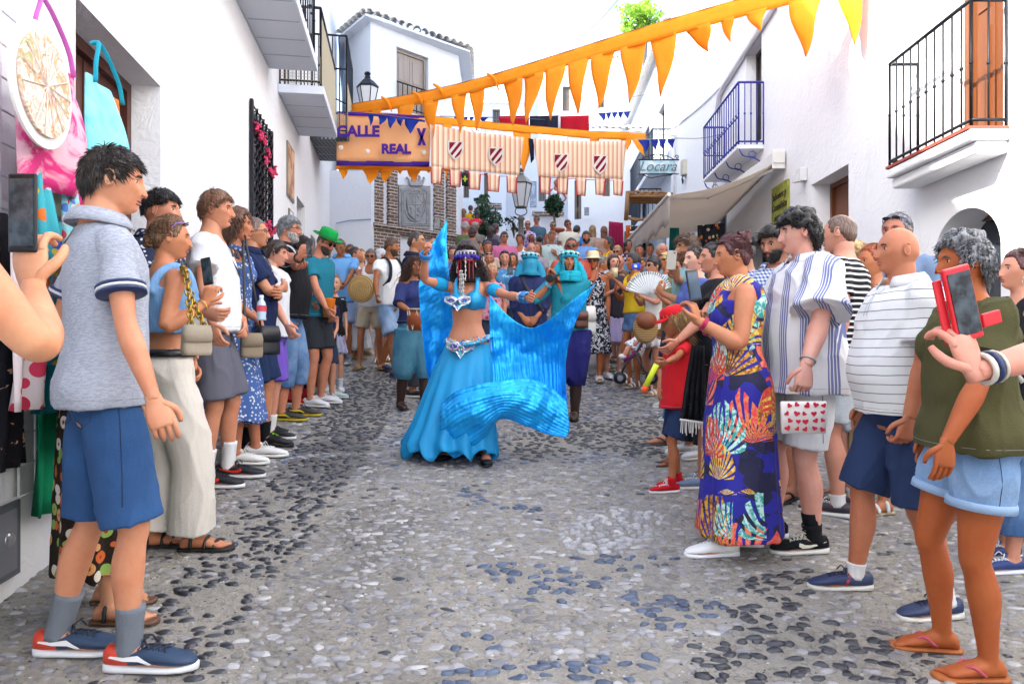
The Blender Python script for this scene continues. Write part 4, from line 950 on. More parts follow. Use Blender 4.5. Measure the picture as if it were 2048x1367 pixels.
def rail(mb, a, b, h, n, r=.008, knob=True, mid=None):
    a = Vector(a); b = Vector(b); up = Vector((0, 0, h))
    mb.bar(a + up, b + up, r * 2.0); mb.bar(a + Vector((0, 0, .05)), b + Vector((0, 0, .05)), r * 1.6)
    if mid: mb.bar(a + up * mid, b + up * mid, r * 1.2)
    for i in range(n + 1):
        p = a.lerp(b, i / n); mb.bar(p, p + up, r * (1.5 if i in (0, n) else 1), 0, 5)
        if knob: mb.ball(p + up * .5, r * 2.1, 6, 4)

LX = lambda y: -1.562 - .16 * y
def L(px): return 2187 / (800 - px)
lu = np.array([-.16, 1.0]); lu /= np.linalg.norm(lu)
Y0 = -5.0; ls = lambda y: (y - Y0) / lu[1]
lh, LP, lpart = house('long white plastered house along the left side of the street', (LX(Y0), Y0), (LX(17.3), 17.3), -.8, 6.5,
    [(ls(3.37), ls(4.57), ground(-2.3, 4) - .0, 2.90, .25), (ls(7.29), ls(8.35), 2.28, 3.69, .12), (ls(10.6), ls(11.5), 1.0, 3.45, .3), (ls(6.7), ls(8.0), 4.62, 6.49, .2), (ls(9.4), ls(10.4), 4.55, 6.45, .2)], 5, WHITE,
    inward=(-lu[1], lu[0]), top=[(ls(1.8), 6.5), (ls(7.9), 14.), (ls(17.3), 14.)])  # roofline above the frame, shaped to set the sun's shadow edge opposite
opening(lpart, LP, ls(3.37), ls(4.57), .28, 2.90, .25, 'door', BROWN)
opening(lpart, LP, ls(10.6), ls(11.5), 1.0, 3.45, .3, 'door', wood('8a7a68'))
opening(lpart, LP, ls(7.29), ls(8.35), 2.28, 3.69, .12, 'window')
opening(lpart, LP, ls(6.7), ls(8.0), 4.62, 6.49, .2, 'door', BROWN); opening(lpart, LP, ls(9.4), ls(10.4), 4.55, 6.45, .2, 'door', BROWN)
LW = lambda y, z, o=0: Vector(LP(ls(y), z, -o))           # point on the left wall, o metres out into the street
b = MB()                                                    # window grate
for i in range(7): y = 7.29 + (8.35 - 7.29) * i / 6; b.bar(LW(y, 2.24, .03), LW(y, 3.72, .03), .011)
for i in range(13): z = 2.26 + 1.44 * i / 12; b.bar(LW(7.27, z, .03), LW(8.37, z, .03), .009)
for i in range(12):
    for j in range(6): y = 7.29 + .1767 * (j + .5); z = 2.32 + .12 * i; b.tube([LW(y - .06, z, .04), LW(y, z + .05, .06), LW(y + .06, z, .04)], .007, 5)
for y in (7.26, 8.38): b.prism([LW(y - .03, 2.2, .01), LW(y + .03, 2.2, .01), LW(y + .03, 3.75, .01), LW(y - .03, 3.75, .01)], LW(0, 0, .03) - LW(0, 0, 0))
gr = lpart('window_grate', b, IRON)
for z, k in ((3.45, 9), (2.45, 9)):
    for i in range(k):
        y = 7.3 + 1.02 * i / (k - 1); c = LW(y, z + random.uniform(-.12, .12) - .25 * (i / k if z > 3 else -.0), .07); b = MB()
        b.ball(c, (.022, .022, .05), 6, 5)
        for j in range(9): b.ball(c + Vector((random.uniform(-.028, .028), random.uniform(-.028, .028), random.uniform(-.05, .05))), (.017, .017, .013), 6, 4)
        b.V = [v - np.array(lh.location) for v in b.V]; b.build('flower', plain('d03060', .7), gr, True)
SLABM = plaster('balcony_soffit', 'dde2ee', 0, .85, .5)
def left_balcony(y0, y1, z, pr, label, iron=IRON, h=1.0, n=14, under=None, mesh=False):
    t = thing('balcony', label, 'balcony', tuple(LW(y0, z)), 0); org = np.array(LW(y0, z)); n_ = LW(0, 0, pr) - LW(0, 0, 0)
    b = MB(); b.prism([LW(y0, z, .004), LW(y1, z, .004), LW(y1, z + .11, .004), LW(y0, z + .11, .004)], n_)
    k = max(2, int((y1 - y0) / .4))
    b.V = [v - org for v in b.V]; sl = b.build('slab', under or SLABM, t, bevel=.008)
    for i in range(1, k):
        b = MB(); y = y0 + (y1 - y0) * i / k; c = LW(y, z - .002, pr / 2); b.box(c, (pr / 2 - .03, .008, .003), 0, math.atan2(-lu[0], lu[1])); b.V = [v - org for v in b.V]; b.build('soffit_joint', plain('b4b9c4', .8), sl)
    b = MB(); e = pr - .04
    rail(b, LW(y0, z + .11, .03), LW(y0, z + .11, e), h, 5, .009); rail(b, LW(y0, z + .11, e), LW(y1, z + .11, e), h, n, .009); rail(b, LW(y1, z + .11, .03), LW(y1, z + .11, e), h, 5, .009)
    b.V = [v - org for v in b.V]; b.build('railing', iron, t, True)
    if mesh:
        b = MB(); a1, a2 = LW(y0, z + .13, e + .02), LW(y1, z + .13, e + .02)
        for i in range(60): p = a1.lerp(a2, i / 59); b.bar(p, p + Vector((0, 0, .85)), .0025, 0, 4)
        for i in range(22): b.bar(a1 + Vector((0, 0, .04 * i)), a2 + Vector((0, 0, .04 * i)), .0025, 0, 4)
        c1 = LW(y0 - .01, z + .13, .03); c2 = LW(y0 - .01, z + .13, e)
        for i in range(14): p = c1.lerp(c2, i / 13); b.bar(p, p + Vector((0, 0, .35)), .0025, 0, 4)
        for i in range(9): b.bar(c1 + Vector((0, 0, .04 * i)), c2 + Vector((0, 0, .04 * i)), .0025, 0, 4)
        b.V = [v - org for v in b.V]; b.build('wire_mesh', plain('b8b09a', .6), t)
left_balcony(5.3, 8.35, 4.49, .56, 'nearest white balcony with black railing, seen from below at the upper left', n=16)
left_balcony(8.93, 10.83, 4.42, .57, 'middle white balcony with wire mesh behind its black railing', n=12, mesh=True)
left_balcony(12.1, 13.6, 4.75, .66, 'farthest left balcony with dark perforated floor', h=1.7, n=12, under=mat('dark_grate', hexc('30323a', .7), .6, fn=lambda t, co: t.mix(t.math('GREATER_THAN', t.math('MULTIPLY', t.math('FRACT', t.math('MULTIPLY', t.xyz(co)[1], 14)), t.math('FRACT', t.math('MULTIPLY', t.xyz(co)[0], 14))), .3), hexc('25272e', .7), hexc('9a9ca4', .7))), mesh=True)
def plaque(label, y0, y1, z0, z1, m, name='wall_plaque', fr=None):
    t = thing(name, label, 'plaque', tuple(LW(y0, z0))); org = np.array(LW(y0, z0))
    b = MB(); b.prism([LW(y0, z0, .003), LW(y1, z0, .003), LW(y1, z1, .003), LW(y0, z1, .003)], LW(0, 0, .02) - LW(0, 0, 0)); b.V = [v - org for v in b.V]; b.build('frame', fr or plain('8a8478', .5), t)
    k = .012 + (y1 - y0) * .04; b = MB(); b.prism([LW(y0 + k, z0 + k, .0245), LW(y1 - k, z0 + k, .0245), LW(y1 - k, z1 - k, .0245), LW(y0 + k, z1 - k, .0245)], LW(0, 0, .004) - LW(0, 0, 0)); b.V = [v - org for v in b.V]; b.build('panel', m, t)
pic = lambda n, a, c, sc=6: mat(n, rough=.5, fn=lambda t, co: t.mix(t.ramp(t.noise(sc, 4, co), [(.42, (0, 0, 0, 1)), (.56, (1, 1, 1, 1))]), hexc(a, .8), hexc(c, .8)))
plaque('peach ceramic picture panel on the left wall beside the grated window', 9.6, 10.2, 3.25, 4.0, pic('peach_picture', 'f0c8a0', 'b07a60'))
plaque('small white notice with blue mark low on the left wall', 9.75, 10.15, 2.35, 3.1, pic('notice_blue', 'f4f4f6', '88a0c8', 3), 'notice')
plaque('narrow dark poster beside the left doorway recess', 12.2, 12.7, 2.3, 3.1, pic('poster_dark', '9a9088', '503a48', 9), 'poster')
plaque('dark tall poster near the far corner of the left wall', 15.2, 16.0, 2.7, 3.7, pic('poster_far', 'a8b0b8', '3a3450', 9), 'poster')
t = thing('meter_cover', 'grey metal utility cover set low in the left wall', 'cover', tuple(LW(2.3, .25))); b = MB(); org = np.array(t.location)
b.prism([LW(2.25, .30, .002), LW(2.84, .30, .002), LW(2.84, .60, .002), LW(2.25, .60, .002)], LW(0, 0, .02) - LW(0, 0, 0)); b.V = [v - org for v in b.V]; b.build('cover_frame', plain('80848c', .5, .6), t, bevel=.004)
b = MB(); b.prism([LW(2.29, .33, .022), LW(2.80, .33, .022), LW(2.80, .57, .022), LW(2.29, .57, .022)], LW(0, 0, .006) - LW(0, 0, 0)); b.V = [v - org for v in b.V]; b.build('cover_door', plain('9a9ea8', .45, .5), t)
b = MB(); b.ball(LW(2.74, .46, .03), (.012, .03, .03)); b.V = [v - org for v in b.V]; b.build('lock', plain('c0c4cc', .3, .8), t, True)

def text(body, loc, size, m, name='lettering', parent=None, rot=(90, 0, 0), shear=0, ext=.003, bold=0, align='CENTER'):
    c = bpy.data.curves.new(name, 'FONT'); c.body = body; c.size = size; c.align_x = align; c.extrude = ext; c.shear = shear; c.offset = bold
    o = bpy.data.objects.new(name, c); C.objects.link(o); dg = bpy.context.evaluated_depsgraph_get(); me = bpy.data.meshes.new_from_object(o.evaluated_get(dg)); bpy.data.objects.remove(o); bpy.data.curves.remove(c)
    o = bpy.data.objects.new(name, me); C.objects.link(o); me.materials.clear(); me.materials.append(m); o.rotation_euler = tuple(R(a) for a in rot); o.location = loc
    if parent: o.parent = parent; o.location = Vector(loc) - parent.location
    return o

RX = lambda y: 3.786 + .04 * y
def Rd(px): return 5300 / (px - 1080)
ru = np.array([.04, 1.0]); ru /= np.linalg.norm(ru); RY0 = -5.; rs = lambda y: (y - RY0) / ru[1]
RW = lambda y, z, o=0: Vector((RX(y) - o, y, z))
dd = (8.59, 9.75); aw = (5.75, 6.72)
OPS = [(rs(8.59), rs(9.75), .55, 3.42, .32), (rs(aw[0]), rs(aw[1]), .3, 2.42, .38), (rs(Rd(1523)), rs(Rd(1492)), 4.7, 6.5, .25), (rs(5.72), rs(6.5), 3.0, 5.3, .22), (rs(10.9), rs(13.6), .8, 3.0, .6), (rs(14.2), rs(15.4), 1.4, 4.2, .25)]
rh, RP, rpart = house('long white plastered house along the right side of the street', (RX(RY0), RY0), (RX(19.7), 19.7), -.8, 10.9, OPS, 5, WHITE, inward=(ru[1], -ru[0]))
opening(rpart, RP, OPS[0][0], OPS[0][1], .55, 3.42, .32, 'door', wood('8a4a22'))
opening(rpart, RP, OPS[1][0], OPS[1][1], .3, 2.42, .38, 'window', wood('6e4428'))
opening(rpart, RP, OPS[2][0], OPS[2][1], 4.7, 6.5, .25, 'door', wood('4a4040'))
opening(rpart, RP, OPS[3][0], OPS[3][1], 3.0, 5.3, .22, 'door', ORANGEW)
opening(rpart, RP, OPS[4][0], OPS[4][1], .8, 3.0, .6, 'window', wood('5a4a3a')); opening(rpart, RP, OPS[5][0], OPS[5][1], 1.4, 4.2, .25, 'window', wood('6a6a78'))
b = MB(); s0, s1 = OPS[1][0], OPS[1][1]; cs_ = (s0 + s1) / 2; hw = (s1 - s0) / 2; zt = 2.42; zr = 2.02
for sg in (-1, 1):
    arc = [RP(cs_ + sg * hw * math.cos(a_), zr + (zt - zr) * math.sin(a_), 0.001) for a_ in np.linspace(0, math.pi / 2, 12)]
    b.prism([RP(cs_ + sg * hw, zt - .001, .001)] + arc, tuple(np.array(RP(0, 0, .37)) - np.array(RP(0, 0, 0))))
rpart('arch_spandrel', b, WHITE)
t = thing('balcony', 'large right balcony with black railing, red tile edge and orange wooden door', 'balcony', tuple(RW(5.65, 2.76))); org = np.array(t.location); pr = .33
def lp(nm, b, m, **k): b.V = [v - org for v in b.V]; return b.build(nm, m, t, **k)
b = MB()
for z0_, z1_, o_ in ((2.76, 2.86, pr - .06), (2.861, 2.95, pr)):
    b.prism([RW(5.62 + (.03 if o_ < pr else 0), z0_, .003), RW(7.0, z0_, .003), RW(7.0, z0_, o_), RW(5.62 + (.03 if o_ < pr else 0), z0_, o_)], (0, 0, z1_ - z0_))
lp('slab', b, WHITE, bevel=.02)
b = MB()
for i in range(9):
    ya = 5.64 + i * .15; b.prism([RW(ya, 2.952, .0), RW(ya + .142, 2.952, .0), RW(ya + .142, 2.952, pr + .01), RW(ya, 2.952, pr + .01)], (0, 0, .025))
lp('floor_tile', b, plain('a84a3c', .6))
b = MB(); rail(b, RW(5.66, 2.98, pr - .03), RW(6.98, 2.98, pr - .03), 1.02, 10, .0085); rail(b, RW(5.66, 2.98, .02), RW(5.66, 2.98, pr - .03), 1.02, 2, .0085); rail(b, RW(6.98, 2.98, .02), RW(6.98, 2.98, pr - .03), 1.02, 2, .0085)
lp('railing', b, IRON, smooth=True)
t = thing('balcony', 'blue iron balcony under the tall window on the right', 'balcony', tuple(RW(12, 4.56))); org = np.array(t.location); y0, y1 = Rd(1528), Rd(1450); e = .45
b = MB(); b.prism([RW(y0, 4.50, .003), RW(y1, 4.50, .003), RW(y1, 4.50, e), RW(y0, 4.50, e)], (0, 0, .06)); lp('slab', b, WHITE, bevel=.01)
b = MB(); rail(b, RW(y0, 4.57, e - .02), RW(y1, 4.57, e - .02), 1.05, 16, .01, True, .45); rail(b, RW(y0, 4.57, .01), RW(y0, 4.57, e - .02), 1.05, 4, .01, True); rail(b, RW(y1, 4.57, .01), RW(y1, 4.57, e - .02), 1.05, 4, .01, True, .45)
for i in range(4):
    ya = y0 + (y1 - y0) * i / 3; b.tube([RW(ya, 4.49, e - .03), RW(ya, 4.38, e - .1), RW(ya, 4.35, e * .4), RW(ya, 4.25, .02)], .012, 6, 0, 2)
    b.tube([RW(ya, 4.40 + .06 * math.sin(k * .9), e * .45 + .06 * math.cos(k * .9)) for k in range(8)], .008, 5)
lp('railing', b, BLUEIRON, smooth=True)
PIPE = plain('e6e8f0', .5)
def pw(px, py, o=.05): y = Rd(px); y = y + o * 0; return RW(y, CZ + (683 - py) / F * y, o)
b = MB(); b.tube([pw(1556, 8), pw(1452, 172), pw(1443, 190), pw(1440, 225)], .055, 10); tag(b.build('drain_pipe', PIPE, smooth=True), 'slanting white drain pipe high on the right wall above the blue balcony', 'pipe')
b = MB(); b.tube([pw(1440, 222, .06), pw(1440, 290, .03)], [.03, .03], 8); tag(b.build('drain_pipe', PIPE, smooth=True), 'thin vertical pipe below the slanting drain', 'pipe')
b = MB(); b.tube([RW(19.4, 2.2, .1), RW(19.4, 10.9, .1)], .055, 10)
for z in (4, 6, 8, 10): b.tube([RW(19.4, z, .1), RW(19.4, z + .06, .1)], .068, 10)
tag(b.build('drain_pipe', PIPE, smooth=True), 'tall vertical downpipe at the far end of the right house', 'pipe')
b = MB(); b.tube([pw(1352, 500, .03), pw(1375, 478, .03), pw(1420, 430, .03), pw(1436, 305, .03)], .015, 6, 0, 3); b.tube([pw(1352, 506, .03), pw(1378, 486, .04), pw(1424, 440, .03), pw(1437, 330, .03)], .012, 6, 0, 3); b.tube([pw(1350, 255, .02), pw(1400, 215, .02), pw(1442, 175, .02)], .012, 6, 0, 3); tag(b.build('wall_cable', plain('c8ccd8', .6), smooth=True), 'bundle of grey cables running along the right wall', 'cable')
t = thing('junction_box', 'pale junction box with dangling wires beside the hanging shop sign', 'box', tuple(pw(1372, 335))); y = Rd(1372); b = MB(); b.box((0, 0, 0), (.07, .12, .20)); b.build('casing', plain('c8c4b4', .5), t, bevel=.02)
b = MB(); [b.tube([(-.03, .02 * k - .05, -.2), (-.05, .02 * k - .05, -.28), (-.02, .03 * k - .07, -.36 - .03 * (k % 3))], .008, 5, 0, 2) for k in range(6)]; b.build('wires', plain('20242c'), t)
t = thing('wall_light', 'small white floodlight on the right wall above the door', 'lamp', tuple(RW(Rd(1611), CZ + 333 / F * Rd(1611)))); b = MB(); b.box((-.06, 0, 0), (.05, .08, .09)); b.box((-.13, 0, -.05), (.03, .06, .05), 0, .3); b.tube([(-.03, 0, -.1), (-.05, 0, -.16), (-.02, 0, -.24)], .008, 5, 0, 2); b.build('casing', plain('e0e0e0', .4), t, bevel=.012)
ay0, ay1 = Rd(1572), 14.6; AZ0 = CZ + (683 - 322) / F * ay0; bx = 2.42
t = thing('awning', 'folding beige canvas awning with white arms over the right-hand shop', 'awning', tuple(RW(ay0, AZ0))); org = np.array(t.location)
CAN = cloth('f0e4d6', trans=.6); zf = CZ + (683 - 388) / F * ay0
b = MB(); G = []
for i in range(12):
    f = i / 11; row = []
    for j in range(15): y = ay0 + .06 + (ay1 - ay0 - .12) * j / 14; x = RX(y) - .12 + (bx - RX(y) + .12) * f; row.append((x, y, AZ0 + (zf - AZ0) * f - (.09 - .05 * f) * (y - ay0) - .10 * math.sin(math.pi * f) - .02 * math.sin(j * 1.8) * math.sin(math.pi * f)))
    G.append(row)
b.grid(G); lp('canopy', b, CAN, smooth=True, solid=.008)
b = MB(); G = [[(bx - .02 * math.sin(j * .9) * k / 3, ay0 + .02 + (ay1 - ay0 - .04) * j / 40, zf - .03 - .04 * ((ay1 - ay0 - .04) * j / 40) - (.40 + .05 * math.sin(j * .8)) * k / 3) for j in range(41)] for k in range(4)]; b.grid(G); lp('valance', b, cloth('cfc6bd', trans=.2), smooth=True, solid=.008)
b = MB(); b.bar((bx, ay0, zf), (bx, ay1, zf - .04 * (ay1 - ay0)), .035, 0, 8); b.box((RX(ay0) - .12, (ay0 + ay1) / 2, AZ0 + .05), (.09, (ay1 - ay0) / 2 + .05, .09))
for y, sg in ((ay0 + .15, 1), (ay1 - .15, -1)):
    el = Vector((RX(y) * .45 + bx * .55, y + sg * .62, zf + .12)); b.bar((RX(y) - .15, y, AZ0 - .1), el, .028, 0, 8); b.bar(el, (bx + .02, y, zf - .02), .024, 0, 8); b.ball(el, .04)
lp('arm_frame', b, plain('e8e6e0', .4), bevel=.01)
b = MB(); b.prism([(RX(ay0) - .22, ay0 - .03, AZ0 - .12), (RX(ay0) - .02, ay0 - .03, AZ0 - .12), (RX(ay0) - .02, ay0 - .03, AZ0 + .18), (RX(ay0) - .22, ay0 - .03, AZ0 + .18)], (0, .03, 0)); lp('end_cap', b, plain('eeece6', .4), bevel=.01)
t = thing('wall_poster', 'yellow-green poster with handwritten words on the right wall', 'poster', tuple(RW(10.4, 3.0))); org = np.array(t.location)
py0, py1 = Rd(1580), Rd(1548); z0_, z1_ = CZ + (683 - 448) / F * 10.9, CZ + (683 - 366) / F * 10.9
b = MB(); b.prism([RW(py0, z0_, .01), RW(py1, z0_, .01), RW(py1, z1_, .01), RW(py0, z1_, .01)], (-.03, 0, 0)); lp('board', b, pic('poster_green', 'a8aa42', '8a9238', 12))
for k, wd_ in enumerate(('Jabones y', 'Cosmética', 'natural')): text(wd_, RW((py0 + py1) / 2, z1_ - .22 - .17 * k, .045), .16, plain('2a2a20'), parent=t, rot=(90, 0, -90 - 2.3), shear=.2)
t = thing('shop_sign', 'hanging painted sign with scrolled iron bracket reading Locara', 'sign', tuple(W(1316, 333, 18.2)));
SW = lambda px, py, o=0: Vector(W(px, py, 18.2 + o)) - t.location
b = MB(); b.prism([SW(1281, 346), SW(1349, 346), SW(1349, 320), SW(1281, 320)], (0, .04, 0)); b.build('board', pic('sign_board', 'dceef0', 'a8d4de', 5), t, bevel=.005)
text('Locara', Vector(W(1315, 341, 18.16)), .36, plain('6a6e74'), parent=t, shear=.35)
b = MB(); b.bar(SW(1276, 319), SW(1358, 319), .018); b.bar(SW(1276, 347.5), SW(1358, 347.5), .014)
for cx, sg in ((1308, 1), (1322, -1), (1354, 1)):
    b.tube([SW(cx + sg * -4 * math.cos(k * .8) * (1 - k / 11), 314 - 5 * math.sin(k * .8) * (1 - k / 11)) for k in range(9)], .012, 5)
b.tube([SW(1281, 319), SW(1295, 312), SW(1315, 308), SW(1335, 312), SW(1349, 319)], .012, 5, 0, 2); b.tube([SW(1285, 348), SW(1300, 355), SW(1320, 352), SW(1345, 349)], .012, 5, 0, 2); b.build('bracket', IRON, t, True)
t = thing('bamboo_pergola', 'brown wooden porch frame over the shop entrance with hanging clothes below', 'pergola', tuple(W(1260, 400, 15.5))); PW = lambda px, py, o=0: Vector(W(px, py, 15.5 + o)) - t.location
b = MB()
for k in range(4): b.bar(PW(1258, 392 + 4 * k, .1 * k), PW(1345, 392 + 4 * k, .1 * k), .035, 0, 7)
b.tube([PW(1258, 388), PW(1275, 382), PW(1290, 390), PW(1305, 383), PW(1320, 390), PW(1345, 386)], .03, 6, 0, 3); b.tube([PW(1258, 383), PW(1275, 390), PW(1290, 383), PW(1305, 390), PW(1320, 383), PW(1345, 391)], .03, 6, 0, 3)
b.bar(PW(1256, 382), PW(1252, 440), .05); b.bar(PW(1256, 435), PW(1330, 445, 1), .03); b.tube([PW(1250, 432), PW(1270, 440), PW(1290, 438), PW(1310, 446)], .03, 6, 0, 2)
b.build('frame', wood('a4743e', .8), t, True)
def hanging(label, pts, d, m, th=.06, name='hanging_cloth', cat='garment', parent=None, group=None, waves=4, amp=.03):
    """a cloth hanging: pts rows of (left px,y),(right px,y) turned into a waved sheet with real folds"""
    G = []; K = 22; sub = 5
    rows = []
    for (a, c), (a2, c2) in zip(pts[:-1], pts[1:]):
        for q_ in range(sub): f = q_ / sub; rows.append(((a[0] + (a2[0] - a[0]) * f, a[1] + (a2[1] - a[1]) * f), (c[0] + (c2[0] - c[0]) * f, c[1] + (c2[1] - c[1]) * f)))
    rows.append(pts[-1])
    for i, (a, c) in enumerate(rows):
        row = []
        for j in range(K): f = j / (K - 1); row.append(W(a[0] + (c[0] - a[0]) * f, a[1] + (c[1] - a[1]) * f, d + amp * math.sin(f * waves * 6.28 + i * .13) * min(1, .3 + i / len(rows))))
        G.append(row)
    b = MB(); b.grid(G); o = b.build(name, m, parent, True, solid=.006)
    if label: tag(o, label, cat, group)
    return o
hanging('magenta patterned dress hanging outside the far right shop', [((1218, 442), (1246, 445)), ((1216, 480), (1247, 480)), ((1218, 510), (1249, 512))], 15.6, cloth('9a1a4a', 'blot', 'd03a6a', .03, .35))
hanging('dark blue garment hanging under the awning', [((1262, 452), (1290, 450)), ((1262, 500), (1292, 500))], 14.6, cloth('1c2434')); hanging('green shawl hanging beside the magenta dress', [((1249, 462), (1258, 462)), ((1248, 500), (1260, 500))], 15.2, cloth('1a6a50'))
hanging('orange floral dress hanging in the shop entrance', [((1252, 450), (1266, 450)), ((1250, 512), (1268, 512))], 15.0, cloth('c0602a', 'multi', None, .09, .4)); hanging('yellow cloth hanging beneath the awning', [((1360, 470), (1385, 468)), ((1358, 500), (1388, 500))], 13.2, cloth('c8a020')); hanging('teal garment hanging beneath the awning', [((1340, 455), (1358, 455)), ((1338, 500), (1360, 500))], 13.4, cloth('1f8a80')); hanging('dark patterned clothes hanging beneath the awning', [((1395, 450), (1450, 445)), ((1395, 510), (1452, 510))], 12.6, cloth('303038', 'multi', None, .1, .3))

def PX(px, d): return (px - 1024) / F * d
TA = (PX(690, 17.2), 17.2); TB = (PX(741, 16), 16.0); TC = (PX(917, 17.9), 17.9); TD = (PX(927, 20.4), 20.4); zE = 8.62
t = thing('tower_house', 'white corner house with scalloped tile eaves and a tall shuttered window', 'house', (TB[0], TB[1], 1.8)); org = np.array(t.location)
b = MB(); Lt = math.dist(TB, TC); ut = np.array([(TC[0] - TB[0]) / Lt, (TC[1] - TB[1]) / Lt]); nt = np.array([-ut[1], ut[0]])
def ts(px): # distance along the front where the pixel column meets it
    k = (px - 1024) / F; return (TB[0] - k * TB[1]) / (k * ut[1] - ut[0])
def tz(px, py): s_ = ts(px); y = TB[1] + ut[1] * s_; return CZ + (683 - py) / F * y
w0, w1 = ts(793), ts(857); wz0, wz1 = tz(825, 226), tz(825, 104)
TP, _, _ = build_wall(b, TB, TC, 1.2, zE, [(w0, w1, wz0, wz1, .16)], nt)
b.quad((*TA, 1.2), (*TB, 1.2), (*TB, zE), (*TA, zE)); b.quad((*TC, 1.2), (*TD, 1.2), (*TD, zE), (*TC, zE)); b.quad((*TD, 1.2), (TA[0] - 1, 21, 1.2), (TA[0] - 1, 21, zE), (*TD, zE)); b.quad((TA[0] - 1, 21, 1.2), (*TA, 1.2), (*TA, zE), (TA[0] - 1, 21, zE))
lp('wall', b, FAR)
b = MB(); e = .3; n2 = -nt
def outl(p, q_, o): # eave strip
    return p
crn = [np.array([TA[0] - .1, TA[1] - e]), np.array([TB[0] - .05, TB[1] - e]), np.array([TC[0] + e, TC[1] - e * .7]), np.array([TD[0] + e, TD[1]])]; top_ = np.array([(TB[0] + TC[0]) / 2 - .3, 19.2])
for p, q_ in zip(crn[:-1], crn[1:]): b.add([(*p, zE - .02), (*q_, zE - .02), (*top_, zE + .8)], [(0, 1, 2)])
b.prism([(*crn[0], zE - .07), (*crn[1], zE - .07), (*crn[2], zE - .07), (*crn[3], zE - .07), (TA[0] - 1, 21, zE - .07)], (0, 0, .05)); lp('eave', b, FAR)
for p, q_ in zip(crn[:-1], crn[1:]):
    k = max(3, int(np.linalg.norm(q_ - p) / .2));
    for i in range(k):
        c = p + (q_ - p) * (i + .5) / k; dv = top_ - c; dv /= np.linalg.norm(dv); pr_ = np.array([-dv[1], dv[0]]); b = MB(); G = []
        for f in (0, .35, .7):
            G.append([(c[0] + dv[0] * f - dv[0] * .06 + pr_[0] * .085 * math.cos(a_), c[1] + dv[1] * f - dv[1] * .06 + pr_[1] * .085 * math.cos(a_), zE + .02 + f * .35 + .085 * math.sin(a_)) for a_ in np.linspace(0, math.pi, 7)])
        b.grid(G); lp('roof_tile', b, TILEM, smooth=True, solid=.02)
opening(lp0 := (lambda nm, b, m, parent=None, **k: lp(nm, b, m, **k)), TP, w0, w1, wz0, wz1, .16, 'shutter', wood('a89a90', .9))
b = MB()
for i in range(8): s_ = w0 + (w1 - w0) * i / 7; b.bar(TP(s_, wz0, -.06), TP(s_, wz0 + .62, -.06), .012)
b.bar(TP(w0 - .03, wz0 + .62, -.06), TP(w1 + .03, wz0 + .62, -.06), .018); b.bar(TP(w0 - .03, wz0 + .05, -.06), TP(w1 + .03, wz0 + .05, -.06), .015); lp('window_rail', b, IRON)
def uz(t, co):
    X = t.xyz(co); c = t.new('ShaderNodeCombineXYZ'); t.link(t.math('ADD', X[0], t.math('MULTIPLY', X[1], .8)), c.inputs[0]); t.link(X[2], c.inputs[1]); return c.outputs[0]
BRICK = mat('brick', rough=.8, fn=lambda t, co: (lambda bt: (t.link(uz(t, co), bt.inputs['Vector']), bt.outputs['Color'])[1])(t.new('ShaderNodeTexBrick', i_Scale=1.0, i_Color1=hexc('8f6f5c', .7), i_Color2=hexc('6e5648', .7), i_Mortar=hexc('c8c0b8', .8), i_Mortar_Size=.012, i_Brick_Width=.26, i_Row_Height=.075)), bump=(20, .5, .01))
t = thing('fountain_wall', 'brick pilasters framing a stone coat of arms on the street fountain wall', 'monument', (TB[0], TB[1], 1.8)); org = np.array(t.location)
FP = lambda px, py, o=0: (lambda s_: Vector(TP(s_, tz(px, py), -o)))(ts(px))
for a_, c_ in ((744, 763), (773, 791), (866, 884), (891, 908)):
    b = MB(); k = 26
    z0_, z1_ = tz(825, 458), tz(825, 320)
    for i in range(k):
        za = z0_ + (z1_ - z0_) * i / k; zb = z0_ + (z1_ - z0_) * (i + .82) / k; o_ = .08 + (.012 if i % 2 else 0)
        b.prism([TP(ts(a_) + (.01 if i % 2 else 0), za, -.002), TP(ts(c_), za, -.002), TP(ts(c_), zb, -.002), TP(ts(a_) + (.01 if i % 2 else 0), zb, -.002)], tuple(np.array(TP(0, 0, -o_)) - np.array(TP(0, 0, 0))))
    lp('pilaster', b, BRICK)
b = MB()
for py_, hh, o_ in ((458, .07, .2), (463, .06, .16), (468, .06, .12)): z = tz(825, py_); b.prism([TP(ts(738), z - hh, -.002), TP(ts(912), z - hh, -.002), TP(ts(912), z - .008, -.002), TP(ts(738), z - .008, -.002)], tuple(np.array(TP(0, 0, -o_)) - np.array(TP(0, 0, 0))))
for a_, c_ in ((742, 795), (862, 910)): b.prism([TP(ts(a_), 1.3, -.002), TP(ts(c_), 1.3, -.002), TP(ts(c_), tz(825, 473), -.002), TP(ts(a_), tz(825, 473), -.002)], tuple(np.array(TP(0, 0, -.11)) - np.array(TP(0, 0, 0))))
lp('cornice', b, BRICK)
STONE = mat('carved_stone', rough=.8, fn=lambda t, co: t.mix(t.noise(9, 5, co), hexc('c4c6c8', .75), hexc('8a8c90', .6)), bump=(50, .5, .01))
b = MB(); a_ = FP(794, 454, .004); G = []
b.prism([FP(795, 454, .01), FP(858, 458, .01), FP(858, 372, .01), FP(795, 370, .01)], tuple(np.array(TP(0, 0, -.05)) - np.array(TP(0, 0, 0))))
def fr_(u, v, o=.07): return FP(795 + 63 * u, 371 + 85 * v, o)
for k in range(64):                                    # scrolled border
    f = k / 64 * 4; sd_ = int(f); f -= sd_; u, v = ((f, .05), (.95, f), (1 - f, .95), (.05, 1 - f))[sd_]
    u = .06 + u * .88; v = .05 + v * .9; b.tube([fr_(u + .045 * math.cos(j * .9) * (1 - j / 9), v + .035 * math.sin(j * .9) * (1 - j / 9)) for j in range(7)], .018, 5)
